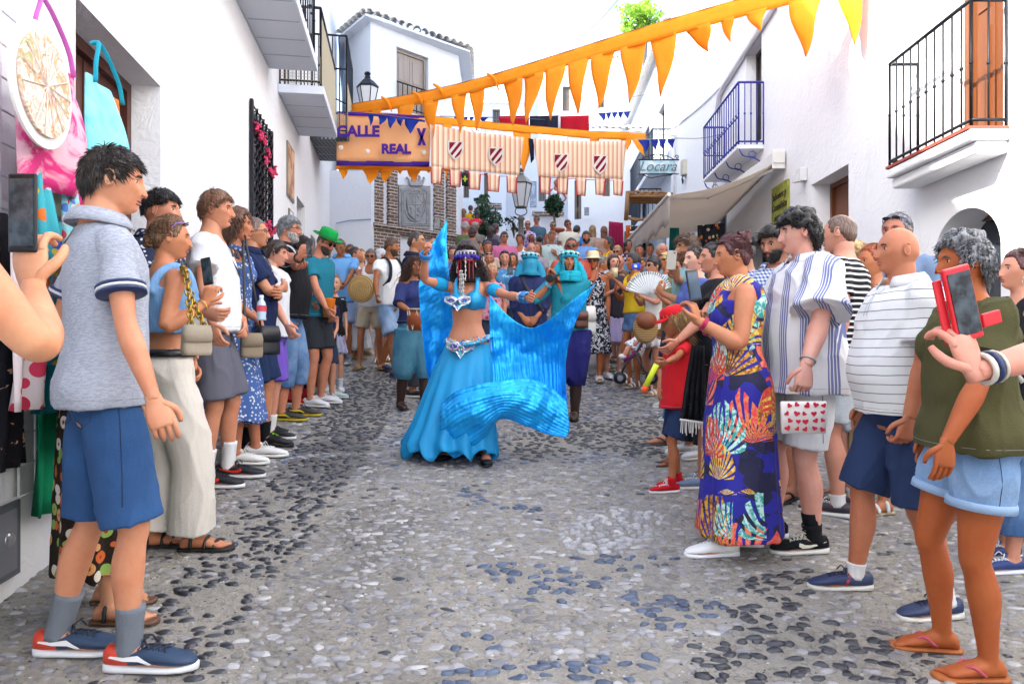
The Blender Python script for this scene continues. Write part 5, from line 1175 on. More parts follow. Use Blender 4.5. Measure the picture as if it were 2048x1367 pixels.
b.tube([fr_(.5 + .34 * math.sin(a), .46 - .36 * math.cos(a) * (1 if math.cos(a) > 0 else 1.05)) for a in np.linspace(0, 6.283, 33)], .022, 6)
sh_ = [(.24, .18), (.76, .18), (.76, .5), (.70, .68), (.5, .82), (.30, .68), (.24, .5)]
b.prism([fr_(u, v, .055) for u, v in sh_], tuple(np.array(TP(0, 0, -.03)) - np.array(TP(0, 0, 0))))
P8 = [fr_(u, v, .09) for u, v in sh_ + sh_[:1]]; b.tube(P8, .016, 5); b.bar(fr_(.5, .18, .09), fr_(.5, .82, .09), .014); b.bar(fr_(.24, .45, .09), fr_(.76, .45, .09), .014)
for u in (.29, .33, .37, .41, .45): b.bar(fr_(u, .21, .09), fr_(u, .42, .09), .010)
b.bar(fr_(.52, .2, .09), fr_(.74, .43, .09), .01); b.bar(fr_(.74, .2, .09), fr_(.52, .43, .09), .01)
for u, v in ((.36, .55), (.36, .66), (.6, .56), (.66, .62), (.58, .7)):
    for j in range(5): b.ball(fr_(u + random.uniform(-.04, .04), v + random.uniform(-.03, .03), .09), .02, 6, 4)
lp('crest_panel', b, STONE)
b = MB(); cw = lambda u, v: FP(810 + 35 * u, 372 - 20 * v, .06)
b.prism([cw(.15, 0), cw(.85, 0), cw(.98, .75), cw(.78, .35), cw(.72, .9), cw(.6, .4), cw(.5, 1), cw(.4, .4), cw(.28, .9), cw(.22, .35), cw(.02, .75)], tuple(np.array(TP(0, 0, -.06)) - np.array(TP(0, 0, 0)))); [b.ball(cw(u, v), .03, 6, 5) for u, v in ((.02, .8), (.28, .95), (.5, 1.05), (.72, .95), (.98, .8))]; lp('crown', b, STONE)
t, P_, part_ = house('low bluish white annex between the left house and the brick pilasters', (PX(655, 15.6), 15.6), (PX(742, 15.6), 15.6), 1.2, 5.05, [], 1.2, FAR, inward=(0, 1))
b = MB(); b.tube([W(672, 446, 15.56), W(700, 440, 15.56), W(742, 438, 15.56)], .012, 5); part_('ledge_line', b, plain('8fa4c8', .7))
def lantern(t, c, k, top=True):
    c = Vector(c) - t.location; hb, ht, wb, wt_ = 0, .46 * k, .11 * k, .21 * k
    gl = mat('lamp_glass', hexc('dfe6ea', .8), .15); fm = plain('50504e', .5, .3) if top else IRON
    b = MB(); b.loft([c, c + Vector((0, 0, ht))], [(wb, 0, 0), (wt_, 0, 0)], [(0, wb, 0), (0, wt_, 0)], 6); b.build('glass', gl, t)
    b = MB()
    for i in range(6): a = i * math.pi / 3; b.bar(c + Vector((wb * math.cos(a), wb * math.sin(a), 0)) * 1.02, c + Vector((wt_ * 1.02 * math.cos(a), wt_ * 1.02 * math.sin(a), ht)), .010 * k)
    for z, r_ in ((0, wb), (ht, wt_)): b.loft([c + Vector((0, 0, z - .012)), c + Vector((0, 0, z + .012))], [(r_ * 1.06, 0, 0)] * 2, [(0, r_ * 1.06, 0)] * 2, 6)
    b.build('lamp_frame', fm, t)
    b = MB(); b.loft([c + Vector((0, 0, ht + .012)), c + Vector((0, 0, ht + .13 * k)), c + Vector((0, 0, ht + .20 * k))], [(wt_ * 1.12, 0, 0), (wt_ * .62, 0, 0), (.03 * k, 0, 0)], [(0, wt_ * 1.12, 0), (0, wt_ * .62, 0), (0, .03 * k, 0)], 6)
    b.lathe(c + Vector((0, 0, ht)), [(.05 * k, .16 * k), (.065 * k, .20 * k), (.045 * k, .24 * k), (.07 * k, .28 * k), (.05 * k, .31 * k), (.0, .32 * k)], 8); b.build('cap', fm if not top else plain('8a8a86', .5, .3), t)
d = 14.6; base = W(1042, 683, d); zg = ground(base.x, d); zl = CZ + (683 - 414) / F * d
t = thing('street_lamp', 'grey iron street lamp post with glass lantern in the middle of the square', 'street lamp', (base.x, d, zg))
lantern(t, (base.x, d, zl), 1.05)
b = MB(); hp = zl - zg - .18; b.lathe((0, 0, 0), [(.16, 0), (.16, .15), (.10, .3), (.085, .9), (.10, .95), (.075, 1.0), (.062, hp - .5), (.085, hp - .48), (.085, hp - .42), (.06, hp - .38), (.055, hp - .1), (.09, hp - .06), (.04, hp)], 12); b.build('post', plain('6e6a66', .5, .3), t, True)
b = MB()
for sg in (-1, 1): b.tube([(0, 0, hp), (sg * .10, 0, hp + .04), (sg * .12, 0, hp + .12), (sg * .07, 0, hp + .19)], .012, 6, 0, 3)
b.build('bracket', plain('50504e', .5, .3), t, True)
d = 13.4; c = W(735, 226, d); t = thing('wall_lantern', 'black lantern on an iron bracket above the orange bunting at left', 'lamp', tuple(c)); lantern(t, c + Vector((0, 0, .05)), .95, False)
b = MB(); b.tube([(-.0, 0, .02), (-.1, 0, -.1), (-.3, 0, -.05), (LX(d) - c.x, 0, .05)], .02, 6, 0, 3); b.tube([(0, 0, .05), (-.25, 0, .1), (LX(d) - c.x, 0, .45)], .015, 6, 0, 2); b.build('bracket', IRON, t, True)
c = W(848, 232, 17.4); t = thing('wall_lantern', 'small dark lantern seen above the striped banner beside the corner house', 'lamp', tuple(c)); lantern(t, c, .75, False)

def boxhouse(label, x0, x1, d, dep, ytop, wins=(), skew=0, zb=2, tile=True, m=FAR):
    """frontage between two pixel columns at distance d"""
    p0 = (PX(x0, d), d); p1 = (PX(x1, d + skew), d + skew); zt_ = CZ + (683 - ytop) / F * d; Lh_ = math.dist(p0, p1); ops = []
    for a, c, ya, yb, kd in wins: ops.append(((a - x0) / (x1 - x0) * Lh_, (c - x0) / (x1 - x0) * Lh_, CZ + (683 - yb) / F * d, CZ + (683 - ya) / F * d, .18))
    t, P, part = house(label, p0, p1, zb, zt_, ops, dep, m, inward=(0, 1) if not skew else None)
    for o_, w_ in zip(ops, wins): opening(part, P, *o_[:4], .18, 'window' if w_[4] == 'w' else 'door', wood('7a6a60', .8))
    if tile:
        n = int(Lh_ / .24)
        for i in range(n):
            c = np.array(P((i + .5) * Lh_ / n, zt_, -.18)); b = MB(); G = [[(c[0] + .10 * math.cos(a), c[1] + f, c[2] + .02 + .35 * f + .10 * math.sin(a)) for a in np.linspace(0, math.pi, 6)] for f in (0, .5, 1)]; b.grid(G); part('roof_tile', b, TILEM, smooth=True, solid=.03)
    return t, P, part
boxhouse('white house with dark window behind the left striped banner', 905, 1012, 27, 4, 268, [(926, 938, 330, 395, 'w'), (968, 976, 345, 400, 'w')])
boxhouse('white house with small arched niche above the stairs', 960, 1060, 31, 4, 205, [(985, 1000, 218, 255, 'w')], zb=3)
boxhouse('white block behind the street lamp with a dark barred window', 1012, 1136, 28, 4, 300, [(1077, 1092, 352, 402, 'w')], zb=3)
boxhouse('tall white house with long brown door at the top of the square', 1136, 1285, 25, 4, 262, [(1149, 1163, 360, 470, 'd'), (1206, 1220, 340, 392, 'w'), (1192, 1206, 443, 462, 'w')], zb=2.5)
boxhouse('white upper house with terrace rail above the red and black flag', 1085, 1240, 34, 5, 118, [(1125, 1140, 172, 222, 'd'), (1196, 1210, 178, 215, 'w')], zb=4)
boxhouse('distant white house with plain roof under the orange bunting', 1030, 1120, 40, 5, 142, [], zb=5, skew=3)
RX2 = lambda y: RX(19.7) + .02 + .04 * (y - 19.7)
t, P, part = house('white house with black balcony railing beyond the drain pipe', (RX2(19.9), 19.9), (RX2(31), 31), 1.5, 10.4, [(1.5, 2.6, 6.4, 8.6, .2), (4.5, 5.6, 6.6, 8.8, .2), (1.2, 2.6, 2.6, 4.9, .3)], 4, FAR, inward=(1, -.04))
opening(part, P, 1.5, 2.6, 6.4, 8.6, .2, 'door', wood('55606c')); opening(part, P, 4.5, 5.6, 6.6, 8.8, .2, 'door', wood('55606c')); opening(part, P, 1.2, 2.6, 2.6, 4.9, .3, 'door', wood('55606c'))
for i in range(46):
    c = np.array(P(.12 + i * .24, 10.4, -.3)); b = MB(); G = [[(c[0] + f, c[1] + .10 * math.cos(a), c[2] + .02 + .4 * f + .10 * math.sin(a)) for a in np.linspace(0, math.pi, 6)] for f in (0, .5, 1)]; b.grid(G); part('roof_tile', b, TILEM, smooth=True, solid=.03)
t = thing('balcony', 'long black balcony railing above the hanging sign at the far right', 'balcony', (RX2(20), 20, 6.3)); org = np.array(t.location)
b = MB(); b.prism([(RX2(20.1), 20.1, 6.2), (RX2(27), 27, 6.2), (RX2(27) - .6, 27, 6.2), (RX2(20.1) - .6, 20.1, 6.2)], (0, 0, .14)); lp('slab', b, FAR)
b = MB(); rail(b, (RX2(20.1) - .58, 20.1, 6.34), (RX2(27) - .58, 27, 6.34), 1.0, 40, .012, False); rail(b, (RX2(20.1) - .02, 20.1, 6.34), (RX2(20.1) - .58, 20.1, 6.34), 1.0, 5, .012, False); lp('railing', plain('2a3442', .5) and b, plain('2a3442', .5))
t = thing('balcony', 'lower far balcony with dark bars beside the striped banner', 'balcony', (RX2(22), 22, 4.3)); org = np.array(t.location)
b = MB(); b.prism([(RX2(22), 22, 4.9), (RX2(26), 26, 4.9), (RX2(26) - .7, 26, 4.9), (RX2(22) - .7, 22, 4.9)], (0, 0, .14)); lp('slab', b, FAR)
b = MB(); rail(b, (RX2(22) - .66, 22, 5.04), (RX2(26) - .66, 26, 5.04), 1.0, 24, .012, False); rail(b, (RX2(22), 22, 5.04), (RX2(22) - .66, 22, 5.04), 1.0, 5, .012, False); lp('railing', b, plain('2a3442', .5))
house('unseen tall sun-blocking house added on the left behind the corner house', (-.262 * 17.6, 17.6), (-.262 * 36, 36), 1.5, 17, [], 4, FAR, inward=(-1, -.26))  # hidden mass added to keep the sun off the back of the square
def prismhouse(name, label, pts, d, dep, m=FAR, cat='wall'):
    b = MB(); b.prism([W(px, py, d) for px, py in pts], (0, dep, 0)); return tag(b.build(name, m), label, cat)
prismhouse('stair_wall', 'sloping white parapet wall of the stairs left of the lamp post', [(975, 640), (975, 490), (1040, 440), (1090, 420), (1090, 640)], 20.5, .4)
prismhouse('terrace_wall', 'white terrace wall carrying the potted tree', [(1060, 640), (1060, 429), (1128, 429), (1128, 640)], 19.6, .4)
prismhouse('terrace_wall', 'white retaining wall behind the three girls on the stairs', [(905, 640), (905, 400), (975, 411), (975, 640)], 22.5, .4)
prismhouse('back_wall', 'pale blue-white wall at the far right of the square', [(1128, 640), (1128, 440), (1262, 430), (1262, 640)], 22.8, .4)
for lb, pts, d in (('brick coping on the terrace wall under the potted tree', [(1065, 430), (1128, 430), (1128, 424), (1065, 421)], 19.55), ('brick coping on the low wall beside the agave', [(957, 412), (1003, 414), (1003, 406), (957, 404)], 22.4)):
    b = MB(); b.prism([W(x, y, d) for x, y in pts], (0, .5, 0)); tag(b.build('wall_coping', BRICK), lb, 'coping')
for lb, a, c, y0_, y1_, d, cc in (('blue painted tile picture on the stair wall', 907, 921, 417, 450, 19.6, ('8fb4e6', '3a6ab8')), ('small round-emblem plaque above the blue tile picture', 909, 919, 402, 414, 19.6, ('e0e0e0', '40444c')), ('framed white relief panel right of the lantern', 1060, 1073, 362, 414, 26.5, ('b8c4d8', '8a98b0')), ('small grey meter hatch on the far wall', 1169, 1178, 414, 430, 22.5, ('9aa0ac', '7a808c'))):
    t = thing('wall_plaque', lb, 'plaque', tuple(W(a, y1_, d))); o = t.location; b = MB(); b.prism([W(x, y, d) - o for x, y in ((a, y1_), (c, y1_), (c, y0_), (a, y0_))], (0, .05, 0)); b.build('frame', plain('70747c'), t)
    b = MB(); b.prism([W(x, y, d - .01) - o for x, y in ((a + 1, y1_ - 1), (c - 1, y1_ - 1), (c - 1, y0_ + 1), (a + 1, y0_ + 1))], (0, .02, 0)); b.build('panel', pic('pl' + lb[:9], *cc), t)

def leafm(h): return mat('leaf_' + h, hexc(h, .5), .5, fn=lambda t, co: t.mix(t.noise(4, 3, co), hexc(h, .35), hexc(h, .9)), trans=.3)
def leaves(mb, c, r, n, size, seed=0, squash=(1, 1, 1), shell=.5):
    rg = np.random.default_rng(seed); cl = rg.normal(size=(max(4, n // 40), 3)); cl /= np.linalg.norm(cl, axis=1)[:, None]; cl *= rg.uniform(shell, 1, len(cl))[:, None]
    P = cl[rg.integers(0, len(cl), n)] + rg.normal(size=(n, 3)) * .17; P = P * r * np.array(squash) + np.array(tuple(c))
    A = rg.normal(size=(n, 3)); A /= np.linalg.norm(A, axis=1)[:, None]; B_ = np.cross(A, rg.normal(size=(n, 3))); B_ /= np.linalg.norm(B_, axis=1)[:, None]; s_ = size * rg.uniform(.6, 1.3, n)[:, None]
    V = np.stack([P - A * s_, P + B_ * s_ * .45, P + A * s_, P - B_ * s_ * .45], 1).reshape(-1, 3); mb.add(V, [(4 * i, 4 * i + 1, 4 * i + 2, 4 * i + 3) for i in range(n)])
t = thing('potted_tree', 'round clipped tree in a terracotta pot on the terrace wall', 'tree', tuple(W(1108, 458, 19.0))); o = t.location; k = 19.0 / F
b = MB(); leaves(b, (0, 0, 48 * k), 15 * k, 1700, .075, 3, (1, 1, 1.15)); b.build('crown', leafm('2f5a3a'), t); b = MB(); b.tube([(0, 0, 0), (.02, 0, .2), (-.01, 0, 34 * k)], [.045, .035, .03], 7); [b.tube([(0, 0, 26 * k), (a, .05, 34 * k), (a * 1.8, 0, 44 * k)], .014, 5) for a in (-.1, .08, .02)]; b.build('trunk', wood('6a5a48'), t)
t = thing('flower_pot', 'terracotta pot under the clipped tree', 'pot', tuple(W(1115, 466, 18.9))); b = MB(); b.lathe((0, 0, 0), [(.10, -.14), (.17, .06), (.20, .07), (.20, .12), (.16, .12)], 14); b.build('pot', plain('b05a3c', .7), t, True)
def bush(lb, px, py, d, r, n, size, col, seed, sq=(1, 1, 1), stem=True):
    t = thing('shrub', lb, 'shrub', tuple(W(px, py, d))); b = MB(); leaves(b, (0, 0, r * .2), r, n, size, seed, sq, .2); b.build('foliage', leafm(col), t)
    b = MB(); [b.tube([(0, 0, -r * 1.2), (a * r * .4, 0, -r * .3), (a * r, c_ * r, r * .6)], .02 * (r ** .5), 5, 0, 1) for a, c_ in ((-.5, .2), (.5, -.2), (.1, .3), (-.2, -.4))]; b.build('stem', wood('5a4a3a'), t)
bush('leafy climbing shrub beside the girls on the stairs', 978, 432, 19.8, .40, 700, .07, '3a6244', 5, (1.2, 1, 1)); bush('spiky agave-like plant in front of the white wall', 966, 398, 23, .22, 260, .10, '5a7a54', 6, (1.2, 1, .7)); bush('round dark plant hanging over the left wall top', 914, 388, 20, .16, 320, .05, '33503a', 7, (1.3, 1, .8))
bush('low shrub behind the seated women on the steps', 967, 465, 16.5, .26, 420, .06, '2f5236', 8, (.9, 1, 1.2)); bush('sparse dark twigs left of the lamp post', 1028, 455, 16.0, .2, 90, .06, '2a4234', 9, (1.4, 1, 1))
t = thing('tree', 'bright green feathery tree above the roofs at the top of the picture', 'tree', tuple(W(1290, 90, 30))); b = MB(); leaves(b, (-.2, 0, 1.35), .95, 1500, .11, 12, (1.1, 1, .7), .1); leaves(b, (-.7, 0, .9), .5, 260, .10, 13, (1, 1, .7), .1)
b.build('crown', mat('leaf_bright', hexc('9ad23a', .6), .5, fn=lambda t, co: t.mix(t.noise(3, 3, co), hexc('6fae2c', .7), hexc('c8f060', .8)), trans=.45), t); b = MB(); b.tube([(0, 0, -4), (0, 0, -.4), (.1, 0, .4), (-.1, 0, 1.0)], [.12, .08, .05, .03], 7, 0, 2); [b.tube([(.05, 0, .3), (a * .5, .1, .8), (a, 0, 1.5)], .03, 5, 0, 1) for a in (-.9, .7, .3, -.4)]; b.build('trunk', wood('5a4a3a'), t)
b = MB(); b.lathe(tuple(W(2026, 1120, 4.1)), [(.18, -.0), (.24, .05), (.27, .38), (.30, .40), (.30, .46), (.25, .46)], 20); tag(b.build('planter', plain('9a4a34', .75), smooth=True), 'red-brown planter at the right edge behind the denim shorts', 'planter')
for lb, pts in (('thin dark cable from the roofs to the top edge', [(1236, 0, 14), (1185, 55, 20), (1120, 110, 30)]), ('thin cable spanning between the houses below the flag', [(880, 232, 14), (1100, 240, 15.5), (1350, 272, 18)]), ('thin cable crossing to the blue balcony', [(1350, 276, 18), (1400, 276, 16), (1445, 268, 14)]), ('sagging wire above the flag', [(1130, 190, 26), (1180, 205, 25), (1345, 180, 20)])):
    b = MB(); b.tube([W(*p) for p in pts], .008, 5, 0, 5); tag(b.build('overhead_cable', plain('50545c')), lb, 'cable')
t = thing('wire_rack', 'white wire grid rack hung with souvenirs on the left wall', 'rack', tuple(LW(2.3, 1.5))); org = np.array(t.location); b = MB()
ra, rb = 1.5, L(75)
for i in range(13): y = ra + (rb - ra) * i / 12; b.bar(LW(y, .62, .05), LW(y, 1.235 + .47 * (L(75)) * .93, .05), .005, 0, 5)
zt_ = 1.235 + (683 - 100) / F * L(75)
for i in range(16): z = .62 + (zt_ - .62) * i / 15; b.bar(LW(ra, z, .05), LW(rb, z, .05), .005, 0, 5)
lp('wires', b, plain('e4e6ea', .3, .3))
def span(pa, da, pb, db):
    xa, xb = PX(pa, da), PX(pb, db)
    def f(px):
        k = (px - 1024) / F; t = (k * da - xa) / ((xb - xa) - k * (db - da)); return da + t * (db - da)
    return f
OR = mat('orange_cloth', hexc('ffb020', 1), .8, fn=lambda t, co: t.mix(t.noise(5, 3, co), hexc('ffb424', 1), hexc('fa9c14', 1)), trans=.4, bump=(6, .3, .02)); BLU = cloth('2b47b8', trans=.3, name='blue_cloth')
def bunting(label, D, top, th, pens, m, group=None, rib='ribbon', folded=()):
    d0 = D(top[0][0]); t = thing('bunting', label, 'bunting', tuple(W(top[0][0], top[0][1], d0)), 0, group); org = np.array(t.location)
    xs = np.array([p[0] for p in top]); ys = np.array([p[1] for p in top]); f = lambda x: float(np.interp(x, xs, ys))
    if th:
        X = np.linspace(xs[0], xs[-1], 90); b = MB(); hh = th if callable(th) else (lambda x: th)
        G = [[W(x, f(x) + hh(x) * v, D(x) + .012 * math.sin(x * .09 + v * 2)) for x in X] for v in (0, .33, .66, 1)]; b.grid(G); b.V = [v - org for v in b.V]; b.build(rib, m, t, True, solid=.006)
        b = MB(); b.tube([W(x, f(x) - .5, D(x)) for x in X[::6]], .006, 5); b.V = [v - org for v in b.V]; b.build('cord', plain('b06a20'), t)
    else:
        b = MB(); b.tube([W(x, f(x), D(x)) for x in np.linspace(xs[0], xs[-1], 16)], .006, 5); b.V = [v - org for v in b.V]; b.build('cord', plain('c8ccd8'), t)
    for i, (xa, xb, tx, ty) in enumerate(pens):
        G = []; K = 9; hv = (th(xa) if callable(th) else th) if th else 0
        for r_ in range(K):
            v = r_ / (K - 1) * .985; ya, yb = f(xa) + hv * .85, f(xb) + hv * .85; row = []
            for c_ in range(6):
                u = c_ / 5; bx_ = xa + (xb - xa) * u; by_ = ya + (yb - ya) * u; sw = .10 * math.sin(v * 3 + i) * (xb - xa) * math.sin(v * math.pi)
                vv = v ** 1.3; x_ = bx_ * (1 - vv) + tx * vv + sw; y_ = by_ * (1 - v) + ty * v
                row.append(W(x_, y_, D(bx_) + .05 * math.sin(v * 3.0 + i * 1.7) * v + .035 * math.sin(u * 3.1 + i) * (1 - v)))
            G.append(row)
        b = MB(); b.grid(G); b.V = [v - org for v in b.V]; b.build('pennant', m, t, True, solid=.005)
    return t, f
D1 = span(703, 13.2, 1745, 7.9); th1 = lambda x: float(np.interp(x, [703, 1000, 1345, 1740], [22, 25, 34, 42]))
ft = lambda L_: L_
pens1 = [(703, 716, 706, 277), (714, 735, 720, 288), (733, 762, 746, 290), (795, 828, 811, 287), (845, 878, 866, 277), (903, 934, 920, 268), (938, 970, 952, 264), (1006, 1045, 1026, 253), (1048, 1088, 1052, 248), (1090, 1132, 1101, 242), (1136, 1178, 1156, 232), (1182, 1230, 1197, 220), (1240, 1292, 1258, 209), (1300, 1352, 1321, 195), (1368, 1420, 1417, 104), (1440, 1468, 1461, 84), (1492, 1535, 1521, 62), (1578, 1645, 1611, 115), (1672, 1728, 1709, 91)]
bunting('long orange pennant bunting slung diagonally across the top of the street', D1, [(700, 208), (800, 193), (900, 172), (1000, 145), (1100, 114), (1200, 82), (1340, 38), (1500, -8), (1745, -75)], th1, pens1, OR, 'orange buntings')
for px, py in ((777, 205), (840, 195), (882, 180), (990, 160)):
    b = MB(); c = W(px, py, D1(px) - .03); b.tube([c + Vector((-.12, 0, .10)), c + Vector((0, -.03, 0)), c + Vector((.06, 0, -.16))], [.04, .06, .02], 8, 0, 3, .5)
    tag(b.build('wrapped_pennant', OR, smooth=True), 'orange pennant twisted round the diagonal ribbon, %s' % {777: 'leftmost of four', 840: 'second of four from the left', 882: 'third of four from the left', 990: 'rightmost of four, above the first striped banner'}[px], 'pennant', 'pennants twisted round the ribbon')
D2 = span(860, 12.6, 1345, 17.0)
bunting('second orange ribbon running behind the striped banners to the right balcony', span(760, 12.7, 1292, 16), [(700, 222), (860, 232), (1000, 246), (1180, 262), (1292, 266)], 15, [(1025, 1062, 1047, 345), (1240, 1262, 1255, 300), (1264, 1285, 1290, 312), (885, 903, 893, 361), (1180, 1200, 1190, 300)], OR, 'orange buntings')
bunting('short orange bunting peeping below the orange street banner', span(675, 12.4, 905, 12.8), [(672, 330), (780, 332), (905, 334)], 8, [(676, 696, 686, 358), (724, 757, 741, 368), (758, 785, 771, 366), (795, 806, 801, 348), (815, 842, 829, 364), (852, 862, 857, 346)], OR, 'orange buntings')
bunting('blue pennants across the orange street banner', span(735, 12.0, 850, 11.9), [(736, 226), (850, 240)], 4, [(736, 747, 741, 252), (756, 774, 760, 250), (774, 792, 781, 257), (793, 806, 802, 252), (810, 838, 820, 267)], BLU, 'blue buntings')
bunting('small blue pennants behind the diagonal orange bunting', span(905, 17, 985, 17), [(905, 233), (985, 235)], 0, [(908, 918, 912, 246), (922, 936, 929, 243), (938, 948, 943, 244), (960, 976, 968, 244)], BLU, 'blue buntings')
bunting('blue pennants high to the right of the red and black flag', span(1190, 16, 1262, 17), [(1190, 226), (1262, 222)], 0, [(1196, 1211, 1208, 242), (1211, 1222, 1217, 239), (1223, 1235, 1230, 237), (1236, 1247, 1242, 237), (1248, 1261, 1255, 236)], BLU, 'blue buntings')
bunting('blue pennants hanging above the Locara sign', span(1262, 14.6, 1350, 15.6), [(1262, 279), (1350, 277)], 0, [(1276, 1298, 1292, 303), (1300, 1316, 1311, 299), (1317, 1332, 1326, 298), (1335, 1350, 1346, 296)], BLU, 'blue buntings')
def sheet(nm, D, tl, tr, bl, br, m, parent, off=0, wav=.04, n=30, k=10, sag=0, sol=.006):
    G = []
    for i in range(k):
        v = i / (k - 1); row = []
        for j in range(n):
            u = j / (n - 1); xt, yt = tl[0] + (tr[0] - tl[0]) * u, tl[1] + (tr[1] - tl[1]) * u + sag * 4 * u * (1 - u); xb, yb = bl[0] + (br[0] - bl[0]) * u, bl[1] + (br[1] - bl[1]) * u
            row.append(W(xt + (xb - xt) * v, yt + (yb - yt) * v, D(xt) - off + wav * math.sin(u * 13 + v * 1.5) * (.3 + v)))
        G.append(row)
    b = MB(); b.grid(G); org = np.array(parent.location); b.V = [v_ - org for v_ in b.V]; return b.build(nm, m, parent, True, solid=sol)
D3 = span(672, 12.3, 862, 12.1); t = thing('street_banner', 'orange banner with purple letters CALLE REAL and a purple lower border', 'banner', tuple(W(766, 240, 12.2)))
sheet('banner_cloth', D3, (674, 228), (862, 236), (673, 322), (859, 325), mat('banner_orange', hexc('ffb060', 1), .8, fn=lambda t, co: t.mix(t.noise(3, 3, co), hexc('ffd8a8', 1), hexc('ffc488', 1)), trans=.5), t, 0, .02)
PUR = cloth('5a30a8', trans=.3); sheet('border', D3, (673, 321), (859, 323), (673, 330), (859, 333), PUR, t, .01, .02, k=3); sheet('border', D3, (674, 222), (862, 232), (674, 229), (862, 237), PUR, t, .01, .02, k=3)
for s_, px, py, hh in (('CALLE', 716, 272, 22), ('REAL', 792, 306, 19)):
    text(s_, Vector(W(px, py, 12.12 - .06)), hh / F * 12.1 * 1.35, PUR, 'letters', t, bold=.012, rot=(90, 0, 1))
b = MB();
for a_, c_ in (((836, 256), (849, 290)), ((849, 256), (838, 290))): b.prism([W(a_[0] - 3, a_[1], 12.03), W(a_[0] + 3, a_[1], 12.03), W(c_[0] + 3, c_[1], 12.03), W(c_[0] - 3, c_[1], 12.03)], (0, .01, 0)); org = np.array(t.location)
b.V = [v - org for v in b.V]; b.build('ornament', PUR, t)
for px, py in ((735, 302), (848, 304), (682, 295)): b = MB(); b.ball(W(px, py, 12.05) - t.location, (.04, .012, .04), 10, 6); b.build('rosette', plain('e8e0d8'), t)
STR = mat('striped_canvas', rough=.85, fn=lambda t, co: (lambda f: t.mix(t.ramp(t.math('FRACT', t.math('DIVIDE', f, .088)), [(0, (0, 0, 0, 1)), (.42, (0, 0, 0, 1)), (.5, (.9, .9, .9, 1)), (.62, (.3, .3, .3, 1)), (.7, (.9, .9, .9, 1)), (.86, (1, 1, 1, 1)), (.95, (0, 0, 0, 1))]), hexc('fbe6cc', 1), hexc('e0a080', .95)))(t.math('ADD', t.xyz(co)[0], 20.0)), bump=(8, .3, .01), trans=.35)
MAR = cloth('8a1230'); CRM = cloth('f0e8e0'); REDT = cloth('c83040')
def striped(label, D, tl, tr, ml, mr, tabs, shields):
    dm = D((tl[0] + tr[0]) / 2); t = thing('striped_banner', label, 'banner', tuple(W(tl[0], tl[1], D(tl[0]))), 0, 'striped banners with shields')
    sheet('banner_cloth', D, tl, tr, ml, mr, STR, t, 0, .012, sag=3); org = np.array(t.location)
    pts = [W(*ml, D(ml[0]) - .02)]
    for i, (a_, c_, yt, yb) in enumerate(tabs):
        sheet('tab', D, (a_, yt - 3), (c_, yt - 3 + .06 * (c_ - a_)), (a_ + 1, yb), (c_ - 2, yb + .05 * (c_ - a_)), STR, t, 0, .012, n=8, k=5)
        pts += [W(a_, yt, D(a_) - .02), W(a_ + 1, yb, D(a_) - .02), W(c_ - 2, yb + 2, D(c_) - .02), W(c_, yt + 2, D(c_) - .02)]
    b = MB(); b.tube(pts, .011, 5); b.V = [v - org for v in b.V]; b.build('red_trim', REDT, t)
    for cx, cy, wd_, ht_ in shields:
        dd_ = D(cx) - .075; sp = [(-.5, -.5), (-.2, -.42), (0, -.5), (.2, -.42), (.5, -.5), (.5, .05), (.34, .32), (0, .55), (-.34, .32), (-.5, .05)]
        b = MB(); b.prism([W(cx + u * (wd_ + 4), cy + v * (ht_ + 4), dd_) for u, v in sp], (0, .008, 0)); b.V = [v - org for v in b.V]; so_ = b.build('shield', CRM, t)
        def clip(pl, a, bb, c):     # keep a*u+b*v<=c
            out = []
            for i in range(len(pl)):
                p, q_ = pl[i], pl[(i + 1) % len(pl)]; fp, fq = a * p[0] + bb * p[1] - c, a * q_[0] + bb * q_[1] - c
                if fp <= 0: out.append(p)
                if fp * fq < 0: k = fp / (fp - fq); out.append((p[0] + (q_[0] - p[0]) * k, p[1] + (q_[1] - p[1]) * k))
            return out
        for lo, hi in ((-1.5, -.42), (-.16, .10), (.36, .60)):
            pl = clip(clip([(-.46, -.44), (.46, -.44), (.46, .05), (.32, .29), (0, .49), (-.32, .29), (-.46, .05)], 1, 1.0, hi), -1, -1.0, -lo)
            if len(pl) > 2: b = MB(); b.prism([W(cx + u * wd_, cy + v * ht_, dd_ - .006) for u, v in pl], (0, .004, 0)); b.V = [v - org for v in b.V]; b.build('shield_stripe', MAR, so_)
D4 = span(860, 11.9, 1048, 12.6)
striped('left striped banner with two red and white shields and square-cut tabs', D4, (860, 248), (1048, 274), (862, 334), (1038, 350), [(862, 884, 335, 366), (900, 922, 340, 371), (938, 961, 346, 377), (975, 999, 350, 381), (1014, 1034, 352, 384)], [(911, 299, 27, 34), (992, 311, 26, 33)])
D5 = span(1066, 12.6, 1254, 13.4)
striped('right striped banner with two red and white shields beside the shop front', D5, (1066, 276), (1253, 281), (1077, 352), (1246, 358), [(1080, 1101, 353, 385), (1114, 1136, 355, 386), (1152, 1172, 357, 389), (1191, 1210, 359, 388), (1227, 1246, 360, 389)], [(1122, 324, 27, 34), (1200, 327, 26, 35)])
t = thing('flag', 'red, black and red cloth flag strung behind the striped banners', 'flag', tuple(W(1088, 232, 15.4))); D6 = lambda x: 15.4
RED = cloth('d01c34', trans=.3); BLK = cloth('1c2236')
for a_, c_, m_ in ((996, 1058, RED), (1059, 1116, BLK), (1121, 1178, RED)): sheet('panel', D6, (a_, 232), (c_, 230), (a_ + (8 if a_ == 996 else 0), 262), (c_, 265), m_, t, 0, .04, n=10, k=6)
sheet('band', D6, (1116, 229), (1121, 229), (1116, 265), (1121, 265), cloth('d8d8e0'), t, 0, .01, n=3, k=3)
